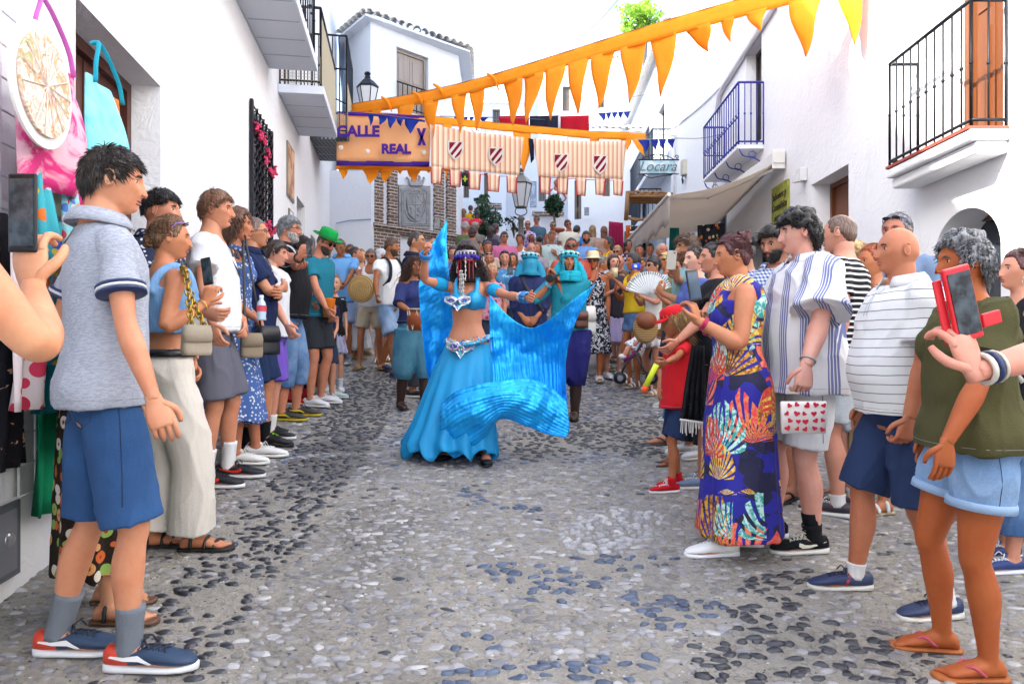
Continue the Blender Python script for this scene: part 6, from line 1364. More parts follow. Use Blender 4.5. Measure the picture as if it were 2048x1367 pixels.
t = thing('flag', 'lower red and black flag showing between the two striped banners', 'flag', tuple(W(1050, 280, 14.4))); sheet('panel', lambda x: 14.4, (1040, 276), (1056, 278), (1040, 332), (1048, 318), RED, t, 0, .02, n=6, k=6); sheet('panel', lambda x: 14.35, (1057, 276), (1068, 278), (1062, 326), (1068, 318), BLK, t, 0, .02, n=6, k=6)
t = thing('flag', 'small dark green flag with a yellow cross by the brick pilaster', 'flag', tuple(W(930, 345, 18))); sheet('panel', lambda x: 18, (922, 344), (938, 345), (924, 371), (939, 373), cloth('1e3a34'), t, 0, .02, n=5, k=5)
b = MB(); [b.prism([W(930 + x - w_, 357 + y - h_, 17.93) - t.location, W(930 + x + w_, 357 + y - h_, 17.93) - t.location, W(930 + x + w_, 357 + y + h_, 17.93) - t.location, W(930 + x - w_, 357 + y + h_, 17.93) - t.location], (0, .01, 0)) for x, y, w_, h_ in ((0, 0, 5, 1.5), (0, -3.6, 1.5, 2), (0, 3.6, 1.5, 2))]; b.build('cross', plain('c8d020'), t)

def souvenir(nm, label, y0, y1, z0, z1, m, cat, taper=.0, o=.10, thick=.05, strap=None, group=None, extra=None, waves=2):
    """cloth thing hung on the left wall between y0..y1 (metres along the street), z0..z1"""
    t = thing(nm, label, cat, tuple(LW((y0 + y1) / 2, z1, o)), 0, group); org = np.array(t.location); G = []
    for i in range(14):
        v = i / 13; row = []
        for j in range(16):
            u = j / 15; k = 1 - taper * (1 - v); y = (y0 + y1) / 2 + (u - .5) * (y1 - y0) * k
            row.append(LW(y, z1 + (z0 - z1) * v, o + .025 * math.sin(u * 6.28 * waves + v) * (.4 + v) + thick * math.sin(u * math.pi) * math.sin(v * 2.6)))
        G.append(row)
    b = MB(); b.grid(G); b.V = [v_ - org for v_ in b.V]; b.build('cloth', m, t, True, solid=.008)
    if strap:
        for sg in (-1, 1):
            c = (y0 + y1) / 2; b = MB(); b.tube([LW(c + sg * (y1 - y0) * .30, z1 - .03, o + .03), LW(c + sg * (y1 - y0) * .24, z1 + strap[1] * .35, o + .02), LW(c + sg * .02, z1 + strap[1] * .95, o - .01), LW(c + sg * .005, z1 + strap[1], o - .05)], .011, 8, 0, 3, .3); b.V = [v_ - org for v_ in b.V]; b.build('handle', strap[0], t, True)
    if extra: extra(t, org)
    return t
LIN = cloth('9aa08a');
tote_art = mat('tote_art_blue', rough=.8, fn=lambda t, co: t.mix(t.math('GREATER_THAN', t.math('ADD', t.math('MULTIPLY', t.xyz(co)[1], 1.6), t.math('MULTIPLY', t.noise(9, 4, co), .35)), .30), t.mix(t.noise(12, 5, co), hexc('4ac8e0', .8), hexc('a8eaf0', .9)), t.mix(t.noise(8, 4, co), hexc('e0542a', .8), hexc('f0a030', .8))))
tote_pink = mat('tote_art_pink', rough=.8, fn=lambda t, co: t.mix(t.ramp(t.noise(6, 4, co, .6, 1), [(.42, (0, 0, 0, 1)), (.52, (1, 1, 1, 1))]), hexc('f0b8c8', .8), hexc('e02a80', .8)))
fan_art = mat('fan_art', rough=.6, fn=lambda t, co: t.ramp(t.noise(13, 3, co, .5, 1.6), [(0, hexc('f6e6d8', .9)), (.40, hexc('f0b8a8', .9)), (.47, hexc('f4ece0', .9)), (.56, hexc('e89a70', .8)), (.60, hexc('a8c080', .8)), (.66, hexc('f0c8c0', .8))]))
print_ = mat('bright_flower_print', rough=.85, fn=lambda t, co: (lambda v: t.mix(t.math('LESS_THAN', v.outputs['Distance'], .38), hexc('3ab0c0', .8), t.ramp(t.xyz(v.outputs['Color'])[0], [(0, hexc('d82848', .8)), (.3, hexc('f0b8c8', .8)), (.5, hexc('e8782a', .8)), (.7, hexc('4060c0', .8)), (.85, hexc('f0d040', .8))], 'CONSTANT')))((lambda v: (t.link(co, v.inputs['Vector']), v)[1])(t.new('ShaderNodeTexVoronoi', i_Scale=16.0))), bump=(60, .3, .005))
def tote_base(col):
    def f(t, org): pass
    return f
za = lambda px, py: (lambda y: CZ + (683 - py) / F * y)(L(px))
souvenir('tote_bag', 'pink tote bag with a painted portrait and pink handles on the rack', 2.40, 2.92, 1.80, 2.34, tote_pink, 'bag', .15, .20, .10, (cloth('d870c8'), .22), 'tote bags on the wall rack')
souvenir('tote_bag', 'turquoise tote bag with orange painted figure hanging beside the door', 2.92, 3.42, 1.86, 2.40, tote_art, 'bag', .3, .20, .08, (cloth('20a8c0'), .20), 'tote bags on the wall rack')
souvenir('tote_bag', 'plain olive canvas bag hanging behind the turquoise one', 2.86, 3.46, 1.78, 2.2, LIN, 'bag', .1, .06, .05, None, 'tote bags on the wall rack')
t = thing('round_fan', 'large round white fan printed with pink and green figures at the left edge', 'fan', tuple(LW(2.40, 2.13, .30))); c = Vector((0, 0, 0)); nrm = LW(0, 0, 1) - LW(0, 0, 0); uu = Vector((lu[0], lu[1], 0)); zz3 = Vector((0, 0, 1))
for k in range(15):
    a = k * .42; b = MB(); b.bar(nrm * .026, nrm * .026 + (uu * math.cos(a) + zz3 * math.sin(a)) * .17, .0022, 0, 4); b.build('rib', plain('e8dcd0', .5), t)
for nm, rr_, o_, m_ in (('rim', .215, 0, plain('f2f0ea', .4)), ('face', .175, .012, fan_art)):
    b = MB(); b.loft([nrm * o_ * 1.0, nrm * (o_ + .01)], [uu * rr_] * 2, [zz3 * rr_] * 2, 36); b.build(nm, m_, t)
for lb, y0, y1, z0, z1, m_, wv in (('bright flower-print dress on the rack behind the boy', 2.9, 3.12, 1.25, 1.74, print_, 3), ('teal dress with flower bodice hung low on the rack', 2.72, 2.92, .95, 1.72, cloth('1c8a9a', 'blot', '2aa8a0', .1, .4), 3), ('green dress with ragged hem hanging at the bottom of the rack', 2.82, 3.2, .52, 1.5, cloth('0e9a6a'), 4), ('portrait print shawl with black fringe at the left edge', 2.3, 2.62, .78, 1.7, cloth('181820', 'blot', 'e8b090', .12, .35), 3), ('red rose print garment at the far left of the rack', 2.2, 2.45, 1.3, 1.85, cloth('f0f0f0', 'floral', 'd02840', .09, .4), 2), ('flower-print scarf hanging close to the brown door', 3.12, 3.34, 1.2, 1.80, print_, 3)):
    souvenir('hanging_dress', lb, y0, y1, z0, z1, m_, 'garment', .25, .12 if 'green' not in lb else .07, .05, None, 'garments on the wall rack', waves=wv)
souvenir('striped_bag', 'striped beige cloth bag with dark trim on the rack behind the boy', 2.78, 3.0, .82, 1.18, cloth('a89a70', 'v', 'f0ead8', .05, .5), 'bag', .55, .17, .08, (plain('202020'), .12), 'bags low on the rack')
for lb, y0, y1, z0, z1, m_, wv, o_ in (('red and turquoise printed scarf dangling under the pink tote', 2.52, 2.66, 1.15, 1.86, print_, 2, .22), ('multicoloured flower dress with paper tag left of the boy', 2.66, 2.86, 1.2, 1.84, mat('flower_print_cream', rough=.85, fn=lambda t, co: (lambda v: t.mix(t.math('LESS_THAN', v.outputs['Distance'], .42), hexc('8fd0d8', .8), t.ramp(t.xyz(v.outputs['Color'])[1], [(0, hexc('e84858', .8)), (.35, hexc('f4d8e0', .8)), (.6, hexc('4a78c8', .8)), (.8, hexc('f0a848', .8))], 'CONSTANT')))((lambda v: (t.link(co, v.inputs['Vector']), v)[1])(t.new('ShaderNodeTexVoronoi', i_Scale=22.0)))), 3, .24), ('bright green strappy dress over the flower prints', 2.6, 2.8, .9, 1.5, cloth('12a878'), 3, .26), ('pale pink rose garment at the very left of the rack', 2.3, 2.5, 1.0, 1.75, cloth('f4e4e4', 'floral', 'e04060', .07, .42), 2, .24), ('brown ribbed blouse hanging behind the striped bag', 2.92, 3.12, .95, 1.3, cloth('8a5a3a', 'v', 'a8704a', .02, .5), 3, .14)):
    souvenir('hanging_dress', lb, y0, y1, z0, z1, m_, 'garment', .3, o_, .05, None, 'garments on the wall rack', waves=wv)
def hat(kind, col, band=None, tilt=0):
    def f(fg):
        m = cloth(col) if kind != 'straw' else mat('straw', hexc('e8d8ae', .8), .8, bump=(120, .5, .004)); b = MB(); hm = fg.hm; s = fg.s; n = 24 if fg.q < 2 else 12
        tm = np.array(Matrix.Rotation(R(tilt), 3, 'X')); X = lambda P: fg.hx(np.asarray(P) @ tm.T)
        def rings(L):
            C_, U_, V_ = [], [], []
            for r_, r2, z in L: C_.append(X([0, -.004, z])); U_.append(X([r_, -.004, z]) - X([0, -.004, z])); V_.append(X([0, r2 - .004, z]) - X([0, -.004, z]))
            return C_, U_, V_
        if kind in ('fedora', 'straw'):
            b.loft(*rings([(.088, .108, .058), (.150, .168, .070 if kind == 'fedora' else .045), (.152, .170, .075 if kind == 'fedora' else .050), (.090, .110, .066), (.086, .106, .10), (.078, .098, .148), (.060, .078, .160), (.02, .03, .152)]), n)
            b2 = MB(); b2.loft(*rings([(.0905, .1105, .068), (.0895, .1095, .092)]), n, cap=False); o = b.build('hat', m, fg.root, True); b2.build('hat_band', plain(band or col, .6), o, True)
        elif kind == 'cap':
            b.loft(*rings([(.084, .104, .045), (.086, .106, .07), (.078, .096, .105), (.05, .062, .128), (.01, .01, .134)]), n)
            P = [X([.075 * math.sin(a), .055 + .03 * math.cos(a), .052]) for a in np.linspace(-1.4, 1.4, 9)]; Q = [X([.070 * math.sin(a) , .075 + .10 * math.cos(a), .040 - .012 * abs(math.sin(a))]) for a in np.linspace(-1.4, 1.4, 9)]
            b2 = MB(); b2.grid([P, Q]); o = b.build('cap', m, fg.root, True); b2.build('peak', m, o, True, solid=.006)
        elif kind == 'turban':
            for k in range(9): a0 = k * .7; b.tube([X([.089 * math.cos(a + a0), .108 * math.sin(a + a0) - .004, .050 + .006 * k + .012 * math.sin(a * 1.0 + k)]) for a in np.linspace(0, 6.283, 15)], .017, 7)
            b.loft(*rings([(.086, .105, .04), (.082, .10, .09), (.05, .06, .125), (.01, .01, .13)]), n); o = b.build('turban', m, fg.root, True)
            b2 = MB()
            for k in range(22): a = k * 6.283 / 22; b2.ball(X([.104 * math.cos(a), .124 * math.sin(a) - .004, .075 + .012 * (k % 2)]), .013 * s, 7, 5, k % 2)
            for k in range(40): a = k * 6.283 / 40; b2.ball(X([.103 * math.cos(a), .122 * math.sin(a) - .004, .096]), .0055 * s, 5, 4, 1)
            b2.build('tassels', [plain('0c1016'), plain('e8f0f0')], o, True)
        elif kind == 'bandana':
            b.loft(*rings([(.084, .103, .03), (.085, .104, .05), (.080, .098, .09), (.05, .06, .122), (.01, .01, .128)]), n); b.build('headscarf', m, fg.root, True)
    return f
def scarf(col, face=False, long=.28):
    def f(fg):
        b = MB(); n = 28
        P = [(.086, .10, .04, -.008), (.087, .108, -.03, -.006), (.084, .108, -.08, -.004), (.090, .10, -.12, .0), (.135, .12, -.17, .0)]
        if face: b.loft([fg.hx([0, c_, z]) for a, bb, z, c_ in P], [(fg.hx([a, c_, z]) - fg.hx([0, c_, z])) for a, bb, z, c_ in P], [(fg.hx([0, c_ + bb, z]) - fg.hx([0, c_, z])) for a, bb, z, c_ in P], n)
        else:
            t = np.linspace(.62, 2 * np.pi - .62, 22); G = []
            for a, bb, z, c_ in [(.088, .10, .08, -.006)] + P: G.append([fg.hx([a * 1.06 * math.sin(q_), c_ + bb * 1.0 * math.cos(q_), z]) for q_ in t])
            b.grid(G)
            for k in range(5): b.tube([fg.hx([(.105 + .006 * k) * math.sin(q_), .0 + (.095 + .008 * k) * math.cos(q_), -.125 - .022 * k]) for q_ in np.linspace(0, 6.283, 21)], .017, 8)
        for sg in (-1, 1): b.tube([fg.hx([sg * .09, -.03, .0]), fg.hx([sg * .135, -.02, -.12]), fg.hx([sg * .15, -.01, -.12 - long * .6]), fg.hx([sg * .14, .01, -.12 - long])], [.03, .045, .05, .02], 10, 0, 3, .6)
        V = np.vstack(b.V); V = V + np.c_[nz(V, (30, 30, 70), 3), nz(V, (30, 30, 70), 5), nz(V, (30, 30, 70), 6)] * .006; b.V = [V]
        b.build('head_scarf', cloth(col, trans=.15), fg.root, True, solid=.004)
    return f
def headsun(col): return None
def bracelet(sg, col, k=.9, r=.034, n=1, w_=.005):
    def f(fg):
        E_, W_ = fg.el[sg], fg.wr[sg]
        for j in range(n):
            p = E_ + (W_ - E_) * (k - .045 * j); dv = (W_ - E_); dv /= np.linalg.norm(dv); b = MB(); t = np.linspace(0, 6.283, 17); a = np.cross(dv, (0, 0, 1.)); a /= np.linalg.norm(a) + 1e-9; c = np.cross(dv, a); b.tube([p + (a * math.cos(q_) + c * math.sin(q_)) * r * fg.s for q_ in t], w_, 6); b.build('bracelet', plain(col, .3, .3), fg.root, True)
    return f
def backpack(fg):
    s = fg.s
    for sg in (-1, 1):
        b = MB(); b.tube([fg.lf(np.array(p) * s) for p in ((sg * .085, -.13, 1.15), (sg * .10, -.11, 1.40), (sg * .095, .0, 1.492), (sg * .10, .115, 1.40), (sg * .12, .135, 1.22), (sg * .15, .05, 1.12))], .026 * s, 8, 0, 3, .35); b.build('backpack_strap', cloth('20242c'), fg.root, True)
def crossstrap(col, sg=1, w_=.02):
    def f(fg):
        s = fg.s; b = MB(); b.tube([fg.lf(np.array(p) * s) for p in ((-sg * .12, -.125 * fg.wl, 1.10), (0, -.142 * fg.wl, 1.28), (sg * .10, -.07, 1.45), (sg * .10, .03, 1.475), (sg * .05, .15 * fg.wl, 1.33), (-sg * .06, .155 * fg.wl, 1.18), (-sg * .15, .10 * fg.wl, 1.02))], w_ * s, 8, 0, 3, .3); b.build('strap', plain(col, .6), fg.root, True)
    return f
def earring(fg):
    b = MB();
    for sg in (-1, 1): b.tube([fg.hx([sg * .084 , .0 + .024 * math.cos(a), -.062 + .028 * math.sin(a)]) for a in np.linspace(0, 6.283, 17)], .0016, 5)
    b.build('earring', plain('e0d8c8', .2, .9), fg.root, True)
def bag(label, c, sz, col, strap=None, rz=0, pat=None, cat='bag', group='bags carried by onlookers', flap=True, quilt=False):
    t = thing('handbag', label, cat, tuple(c), R(rz), group); m = cloth(col, 'blot', pat, .03, .35) if pat else plain(col, .5) if not quilt else mat('quilt_' + col, hexc(col, .8), .45, fn=lambda t_, co: (None, t_.new('ShaderNodeTexVoronoi', i_Scale=45.0).outputs['Distance']), bump=(80, .8, .01))
    b = MB(); x, y, z = sz; zs = np.linspace(-1, 1, 9); b.loft([(0, 0, z * q_) for q_ in zs], [(x * (1 - .12 * q_ ** 4 + .05 * -q_), 0, 0) for q_ in zs], [(0, y * (1 - .25 * q_ - .1 * q_ ** 4), 0) for q_ in zs], 20, ex=.55); b.build('bag_body', m, t, True)
    if flap: b = MB(); b.loft([(0, -y * .25, z * q_) for q_ in (-.1, .5, 1.03)], [(x * .98, 0, 0), (x * 1.03, 0, 0), (x * .9, 0, 0)], [(0, y * .95, 0), (0, y * .95, 0), (0, y * .6, 0)], 20, ex=.55); b.build('flap', m, t, True)
    if strap:
        pts = [Vector(p) - Vector(c) for p in strap[1]]; pts = [Matrix.Rotation(-R(rz), 3, 'Z') @ p for p in pts]
        if strap[0] == 'chain':
            P, r_ = smooth_path([tuple(p) for p in pts], np.ones(len(pts)), 10); b = MB()
            for i in range(0, len(P) - 1, 2):
                d_ = P[i + 1] - P[i]; d_ /= np.linalg.norm(d_) + 1e-9; a = np.cross(d_, (.2, 1, .1) if i % 4 else (1, .1, .2)); a /= np.linalg.norm(a); b.tube([P[i] + d_ * .021 * math.cos(q_) + a * .012 * math.sin(q_) for q_ in np.linspace(0, 6.283, 9)], .0042, 5)
            b.build('chain', plain('b8963c', .25, .9), t, True)
        else: b = MB(); b.tube(pts, .009, 6, 0, 4, .5); b.build('strap', plain(strap[0], .5), t, True)
    return t
P = person
DEN = cloth('4a6fa0', 'denim', '86a8d0', name='denim_mid'); DENL = cloth('7fa0c8', 'denim', 'b4cdea', name='denim_light')
SK = {'f': 'd09a76', 't': 'b87850', 'd': '8e5a3c', 'p': 'dfa890', 'o': 'c06c3c'}
WT = 'f1f2f5'
f1 = P('teenage boy in grey polo shirt and blue shorts seen from behind at far left', 210, top=288, d=2.33, a=46, sk='d69a78', w=.88, head=(18, 4), la={'p': (-.21, .05, .93)}, ra={'px': (318, 838, 2.13), 'pole': (-.2, -1, -.1)}, rhand=dict(N=(-1, .2, 0)), rcurl=.45,
       feet=((-.17, -.10, 40), (.09, .05, 42)), hair=('short', '1c1512', '3c2e28'), hairkw=dict(mask=dict(front=.5, side=.0, back=-.42), vol=.8), sock=('7c848e', .13),
       shoes=('sneaker', '27405f', 'eceef2', '1a2434', ('line', 'f4f4f4'), 'd8432c'),
       clothes=[('shorts', cloth('2c5486', 'denim', '37629a', name='blue_twill'), dict(len=.97, flare=.02, loff=.016, amp=.005, off=.008)), ('top', cloth('b9bfcc', 'melange', 'a4aaba'), dict(zb=.87, sl=.60, flare=.026, off=.02, drape=.25, collar=1, name='polo_shirt', amp=.006, cuff=[plain('1f3060'), plain('dfe3ea'), plain('1f3060')], sflare=.012))])
f2 = P('woman in light blue knitted crop top and cream trousers holding up a phone', 332, top=428, foot=1100, a=42, sex='f', sk='c98a64', w=1.02, hipw=1.06, glasses=('sun', 'a070d0', 1), head=(24, 3), ra={'px': (412, 605, 3.25), 'pole': (.3, -.5, -1)}, la='front', rhand=dict(D=(0, .2, 1), N=(-.6, .8, 0)), rcurl=.8,
       feet=((-.10, -.05, 30), (.09, .10, 42)), hair=('bun', '5a3c28', '8a6444'), hairkw=dict(bunpos=(0, -.10, -.02)), shoes=('sandal', '1a1a1e', '1a1a1e'),
       clothes=[('trousers', cloth('e2dcd2', name='cream_cloth'), dict(len=1.95, loff=.022, flare=.045, off=.012, zt=1.05)), ('sleeveless', cloth('86b4e4', 'v', '7caade', .02, .5), dict(zb=1.13, zt=1.36, off=.014, sx=.10, strap=.026, name='crop_top', flare=.008)), ('belt', plain('16161a', .3), dict(z=1.03, off=.024))],
       extra=[bracelet(1, 'e8c060', .92, .03, 1, .003)])
P('woman in orange flower-print skirt and black strappy sandals behind the boy', 196, top=430, foot=1228, a=70, sex='f', sk=SK['f'], la='front', ra='front', feet=((-.11, .02, 15), (.10, .06, 18)), hair=('long', '8a6444', 'b48a60'), hairkw=dict(len=.16), shoes=('sandal', '6a4a34', '16161c'),
  clothes=[('skirt', cloth('2a2018', 'multi', None, .05, .46), dict(zb=.2, flare=.03, pleats=9)), ('top', cloth('e8e0d8'), dict(zb=1.0, sl=.4))])
P('dark-haired man with stubble standing against the wall behind the crop-top woman', 318, top=377, d=3.85, a=88, sk='c98e70', la='hang', ra={'px': (402, 620, 3.6), 'pole': (.3, -1, -.4)}, hair=('short', '14100e', '2a2420'), hairkw=dict(mask=dict(front=.5, side=.22, back=.0)), beard=None,
  shoes=('sneaker', WT, 'f4f4f4'), clothes=[('shorts', cloth('8a9a8c'), dict(len=.9)), ('top', cloth('222a44', 'floral', 'c8d0dc', .03, .3), dict(zb=.87, sl=.55, collar=1))])
f5 = P('young man in white T-shirt with dark swoosh print and grey shorts', 426, top=378, foot=965, a=80, sk='cf9474', w=.98, head=(4, 2), la='front', ra={'px': (430, 684, 4.0), 'pole': (.6, -1, -.2)}, feet=((-.12, .06, 6), (.09, -.02, 8)), hair=('short', '6a4630', '8c6244'), hairkw=dict(mask=dict(front=.52, side=.02, back=-.40), vol=1.1), sock=('f2f2f2', .14),
  shoes=('sneaker', '12141c', 'e8e8ec', '0c0e14', ('swoosh', 'f03a28')), clothes=[('shorts', cloth('6a6a78'), dict(len=.94, flare=.03, loff=.024, off=.01)), ('top', cloth(WT), dict(zb=.90, sl=.62, flare=.035, off=.022, drape=.8, soff=.026, sflare=.016, amp=.009))])
def chestmark(fg, u0, z0, sc, txt=None, col='1c2030', side=1):
    s = fg.s; m = plain(col, .6); b = MB()
    def pt(u, v):
        x = (u0 + u * sc) ; z = z0 + v * sc; c, rX, rY = fg.ring(z, .028); y = c + rY * math.sqrt(max(0, 1 - (x / rX) ** 2)) ** .85; return fg.lf(np.array([x, y + .006, z]) * s)
    top_ = [(-.5, .30), (-.36, .10), (-.1, -.02), (.2, .08), (.6, .38)]; bot = [(-.5, .28), (-.46, -.02), (-.2, -.16), (.12, -.04), (.6, .37)]
    b.grid([[pt(*p) for p in top_], [pt(*p) for p in bot]]); b.build('print', m, fg.root, solid=.003)
    if txt:
        x = -.34
        for ch in txt:
            st = {'J': [((.12, .3), (.12, 0)), ((.12, 0), (0, .02)), ((0, .02), (0, .1))], 'U': [((0, .3), (0, 0)), ((0, 0), (.14, 0)), ((.14, 0), (.14, .3))], 'S': [((.14, .3), (0, .28)), ((0, .28), (0, .16)), ((0, .16), (.14, .14)), ((.14, .14), (.14, .02)), ((.14, .02), (0, 0))], 'T': [((0, .3), (.16, .3)), ((.08, .3), (.08, 0))]}[ch]
            b = MB(); [b.tube([pt(x + a[0] , .48 + a[1]), pt(x + c[0], .48 + c[1])], .006, 5) for a, c in st]; b.build('print_letter', m, fg.root); x += .24
chestmark(f5, .0, 1.26, .17, 'JUST')
P('woman with curly brown hair in a long blue daisy-print dress and white shoes', 470, top=415, foot=922, a=78, sex='f', sk='c08060', la='front', ra='front', feet=((-.12, .12, 6), (.08, .02, 8)), hair=('wavy', '4a2c1c', '7a4e34'), hairkw=dict(len=.14, vol=1.3), shoes=('sneaker', 'f2f2f0', 'e8ebe4'),
  clothes=[('dress', cloth('4a6cae', 'floral', 'e8ecf0', .024, .32), dict(zb=.28, flare=.10, pleats=7, pamp=.02, ztop=1.36))])
P('older man with glasses and crossed arms in navy polo shirt and navy shorts', 506, top=432, foot=898, a=82, sk='c8906e', w=1.06, belly=.03, la='cross', ra='cross', feet=((-.11, .06, 10), (.10, -.03, 12)), hair=('crop', '5a463c', '8a7a70'), hairkw=dict(vol=1.4, mask=dict(front=.62)), glasses=('clear', '5a3a2a'), sock=('14161c', .11),
  shoes=('sneaker', '14161c', '101218'), clothes=[('shorts', cloth('1e3258'), dict(len=.93, flare=.03, loff=.024, off=.01)), ('top', cloth('16264e'), dict(zb=.86, sl=.68, collar=1, off=.02, flare=.02, name='polo_shirt', soff=.022))])
P('boy in white sleeveless top and purple shorts with neon striped trainers', 546, top=478, foot=872, a=84, sk='d8a088', head=(6, 8), la='front', ra={'px': (581, 668, 5.45), 'pole': (0, -1, 0)}, feet=((-.10, -.10, 6), (.09, .0, 8)), hair=('short', '2e1e18'), sock=('f2f2f2', .13),
  shoes=('sneaker', '1a1c22', 'f0f0f2', '1a1c22', ('line', 'a0f020')), clothes=[('shorts', cloth('7a5ac8'), dict(len=.95, flare=.03, loff=.02, off=.01)), ('sleeveless', cloth('eceef4'), dict(zb=.88, zt=1.40, off=.022, flare=.03, strap=.045, sx=.11, name='sleeveless_top'))])
P('grey-bearded man in black polo shirt and jeans filming with a raised phone', 574, top=430, foot=836, a=86, sk='c9886a', w=1.14, belly=.05, head=(6, 2), la={'px': (606, 545, 6.0), 'pole': (.2, -1, -1)}, ra={'px': (616, 520, 5.75), 'pole': (.4, -.2, -1)}, rhand=dict(D=(0, .3, 1), N=(-.7, .6, 0)), rcurl=.8, feet=((-.12, .05, 6), (.10, -.02, 8)),
  hair=('short', '5a5c60', '9a9ca0'), beard='8a8886', glasses=('clear', '20140e'), shoes=('sneaker', '3a3c34', 'c8b020', '1a1a1a', ('line', 'e8d020')),
  clothes=[('trousers', DEN, dict(len=1.5, loff=.01, off=.008)), ('top', cloth('15161c'), dict(zb=.86, sl=.66, collar=1, off=.02, soff=.02, cuff=[plain('b8bcc4')], name='polo_shirt'))], extra=[bracelet(1, '20242c', .95, .036, 1, .008)])
P('girl with dark hair in white top and zebra-print shorts with red and black high trainers', 602, top=470, foot=806, a=96, sex='f', sk='b8795a', la='chest', ra={'px': (625, 622, 6.5), 'pole': (.3, -1, -.2)}, feet=((-.10, .02, 4), (.09, -.10, 6)), hair=('long', '2a1c18'), hairkw=dict(len=.2), sock=('181a20', .10),
  shoes=('hitop', 'c02030', 'f0f0ee', '14141a', ('line', '14141a')), clothes=[('shorts', cloth('e8e8e0', 'zebra', '4a5a4a', .05), dict(len=.62, flare=.05, off=.012)), ('top', cloth('eeeef0'), dict(zb=.95, sl=.5))])
P('man in bright green trilby hat and teal T-shirt looking down', 632, top=458, d=7.35, a=108, sk='c88a6c', lean=6, head=(6, 22), la='front', ra={'px': (655, 622, 7.0)}, hair=('crop', '4a3c34'), beard='3a2c26', glasses=('sun', '14141a'), shoes=('sneaker', WT), clothes=[('shorts', cloth('30343c'), {}), ('top', cloth('1e7a92'), dict(zb=.87, sl=.6))], extra=[hat('fedora', '0ca048', '0c7a38', -4)])
P('girl in sage green pinafore dress over white T-shirt with pale mint trainers', 637, top=519, foot=796, a=100, sex='f', sk='b0704e', bust=.3, hipw=.95, la='front', ra={'px': (630, 668, 6.6), 'pole': (.2, -1, 0)}, feet=((-.10, .14, 4), (.09, -.02, 6)), hair=('bob', '3a1c14', '5a3020'), lips='d01830', sock=('f4f4f4', .08),
  shoes=('sneaker', 'dff0e6', 'f4f6f0'), clothes=[('top', cloth(WT), dict(zb=1.05, sl=.62)), ('dress', cloth('a3b89a'), dict(zb=.62, flare=.13, ztop=1.36, off=.028, pamp=.01, strap=.02))], extra=[bracelet(1, 'd03a78', .9, .032, 2)])
P('man in pale blue polo shirt looking down at his phone', 683, top=473, foot=726, a=182, sk='9c6644', head=(0, 28), la={'px': (672, 610, 9.0), 'pole': (-1, -.2, -1)}, ra={'px': (700, 612, 9.0), 'pole': (1, -.2, -1)}, hair=('crop', '3a2a24', '6a5a50'), feet=((-.1, 0, -8), (.1, .06, 8)), shoes=('sneaker', '7c828c', 'e8e8ea'), sock=('8a8e96', .05), glasses=('sun', '6a4a2a', 1),
  clothes=[('shorts', cloth('a9c0e6', 'denim', 'b9cdec', name='pale_blue_denim'), dict(len=.8, off=.01)), ('top', cloth('74b0ea'), dict(zb=.84, sl=.7, collar=1, name='polo_shirt', off=.02))])
P('small boy in navy shirt holding an orange cup', 652, top=570, d=7.6, a=150, sk='d8a084', w=.85, la='front', ra={'px': (662, 640, 7.35)}, hair=('short', '5a4030'), headscale=1.3, shoes=('sneaker', WT), clothes=[('shorts', cloth('30405a'), {}), ('top', cloth('1a2040'), dict(sl=.6))])
P('girl in black T-shirt with white print standing next to the boy with the cup', 668, top=557, d=8.1, a=165, sex='f', sk='dca88c', w=.85, bust=0, la='hang', ra='hang', hair=('tied', '6a4a34'), headscale=1.28, sock=('e8e8ec', .12), shoes=('sneaker', WT), clothes=[('skirt', cloth('b8b4d4', 'blot', '6a6aa8', .04, .35), dict(zb=.60, flare=.06)), ('top', cloth('15161c', 'blot', 'e8e8e8', .12, .38), dict(sl=.6))])
P('dark-haired woman in a long white dress holding a round straw bag', 708, top=492, foot=714, a=85, sex='f', sk='c98a6a', la='chest', ra={'px': (722, 552, 9.2), 'pole': (.2, -.3, -1)}, hair=('bun', '2a1a14'), shoes=('sandal', 'c8b08a', 'c8a878'), clothes=[('dress', cloth('eef0f6'), dict(zb=.14, flare=.16, pleats=8, pamp=.03, ztop=1.37))])
P('woman with light brown hair behind the woman in the white dress', 722, top=497, d=10.4, a=150, sex='f', sk='d0a080', hair=('long', '7a5a40'), shoes=('sandal', 'c8b08a', 'c8a878'), clothes=[('dress', cloth('e8ddd0'), dict(zb=.5))])
P('man in sunglasses and white tank top with beige shorts and brown sandals', 742, top=497, foot=737, a=178, sk='a86c48', ra={'px': (727, 568, 9.0)}, la='hang', feet=((-.14, 0, -10), (.16, .05, 10)), hair=('short', '4a4440', '7a7470'), glasses=('sun', '101014'), shoes=('sandal', '8a6a40', 'b89868'), clothes=[('shorts', cloth('c8b8a0'), dict(len=.72)), ('sleeveless', cloth('eceef2'), dict(zb=.9, zt=1.38, strap=.03))])
P('grey-haired woman wearing a blue and white headscarf beside the backpack man', 760, top=497, d=9.9, a=110, sex='f', sk='cc9470', hair=('bob', 'b8b8bc', 'e0e0e4'), glasses=('sun', '101014'), shoes=('sandal', 'c8b08a'), clothes=[('shorts', cloth('4a78c0'), {}), ('top', cloth('e0d8cc'), dict(sl=.5))], extra=[hat('bandana', 'c8ccd8')])
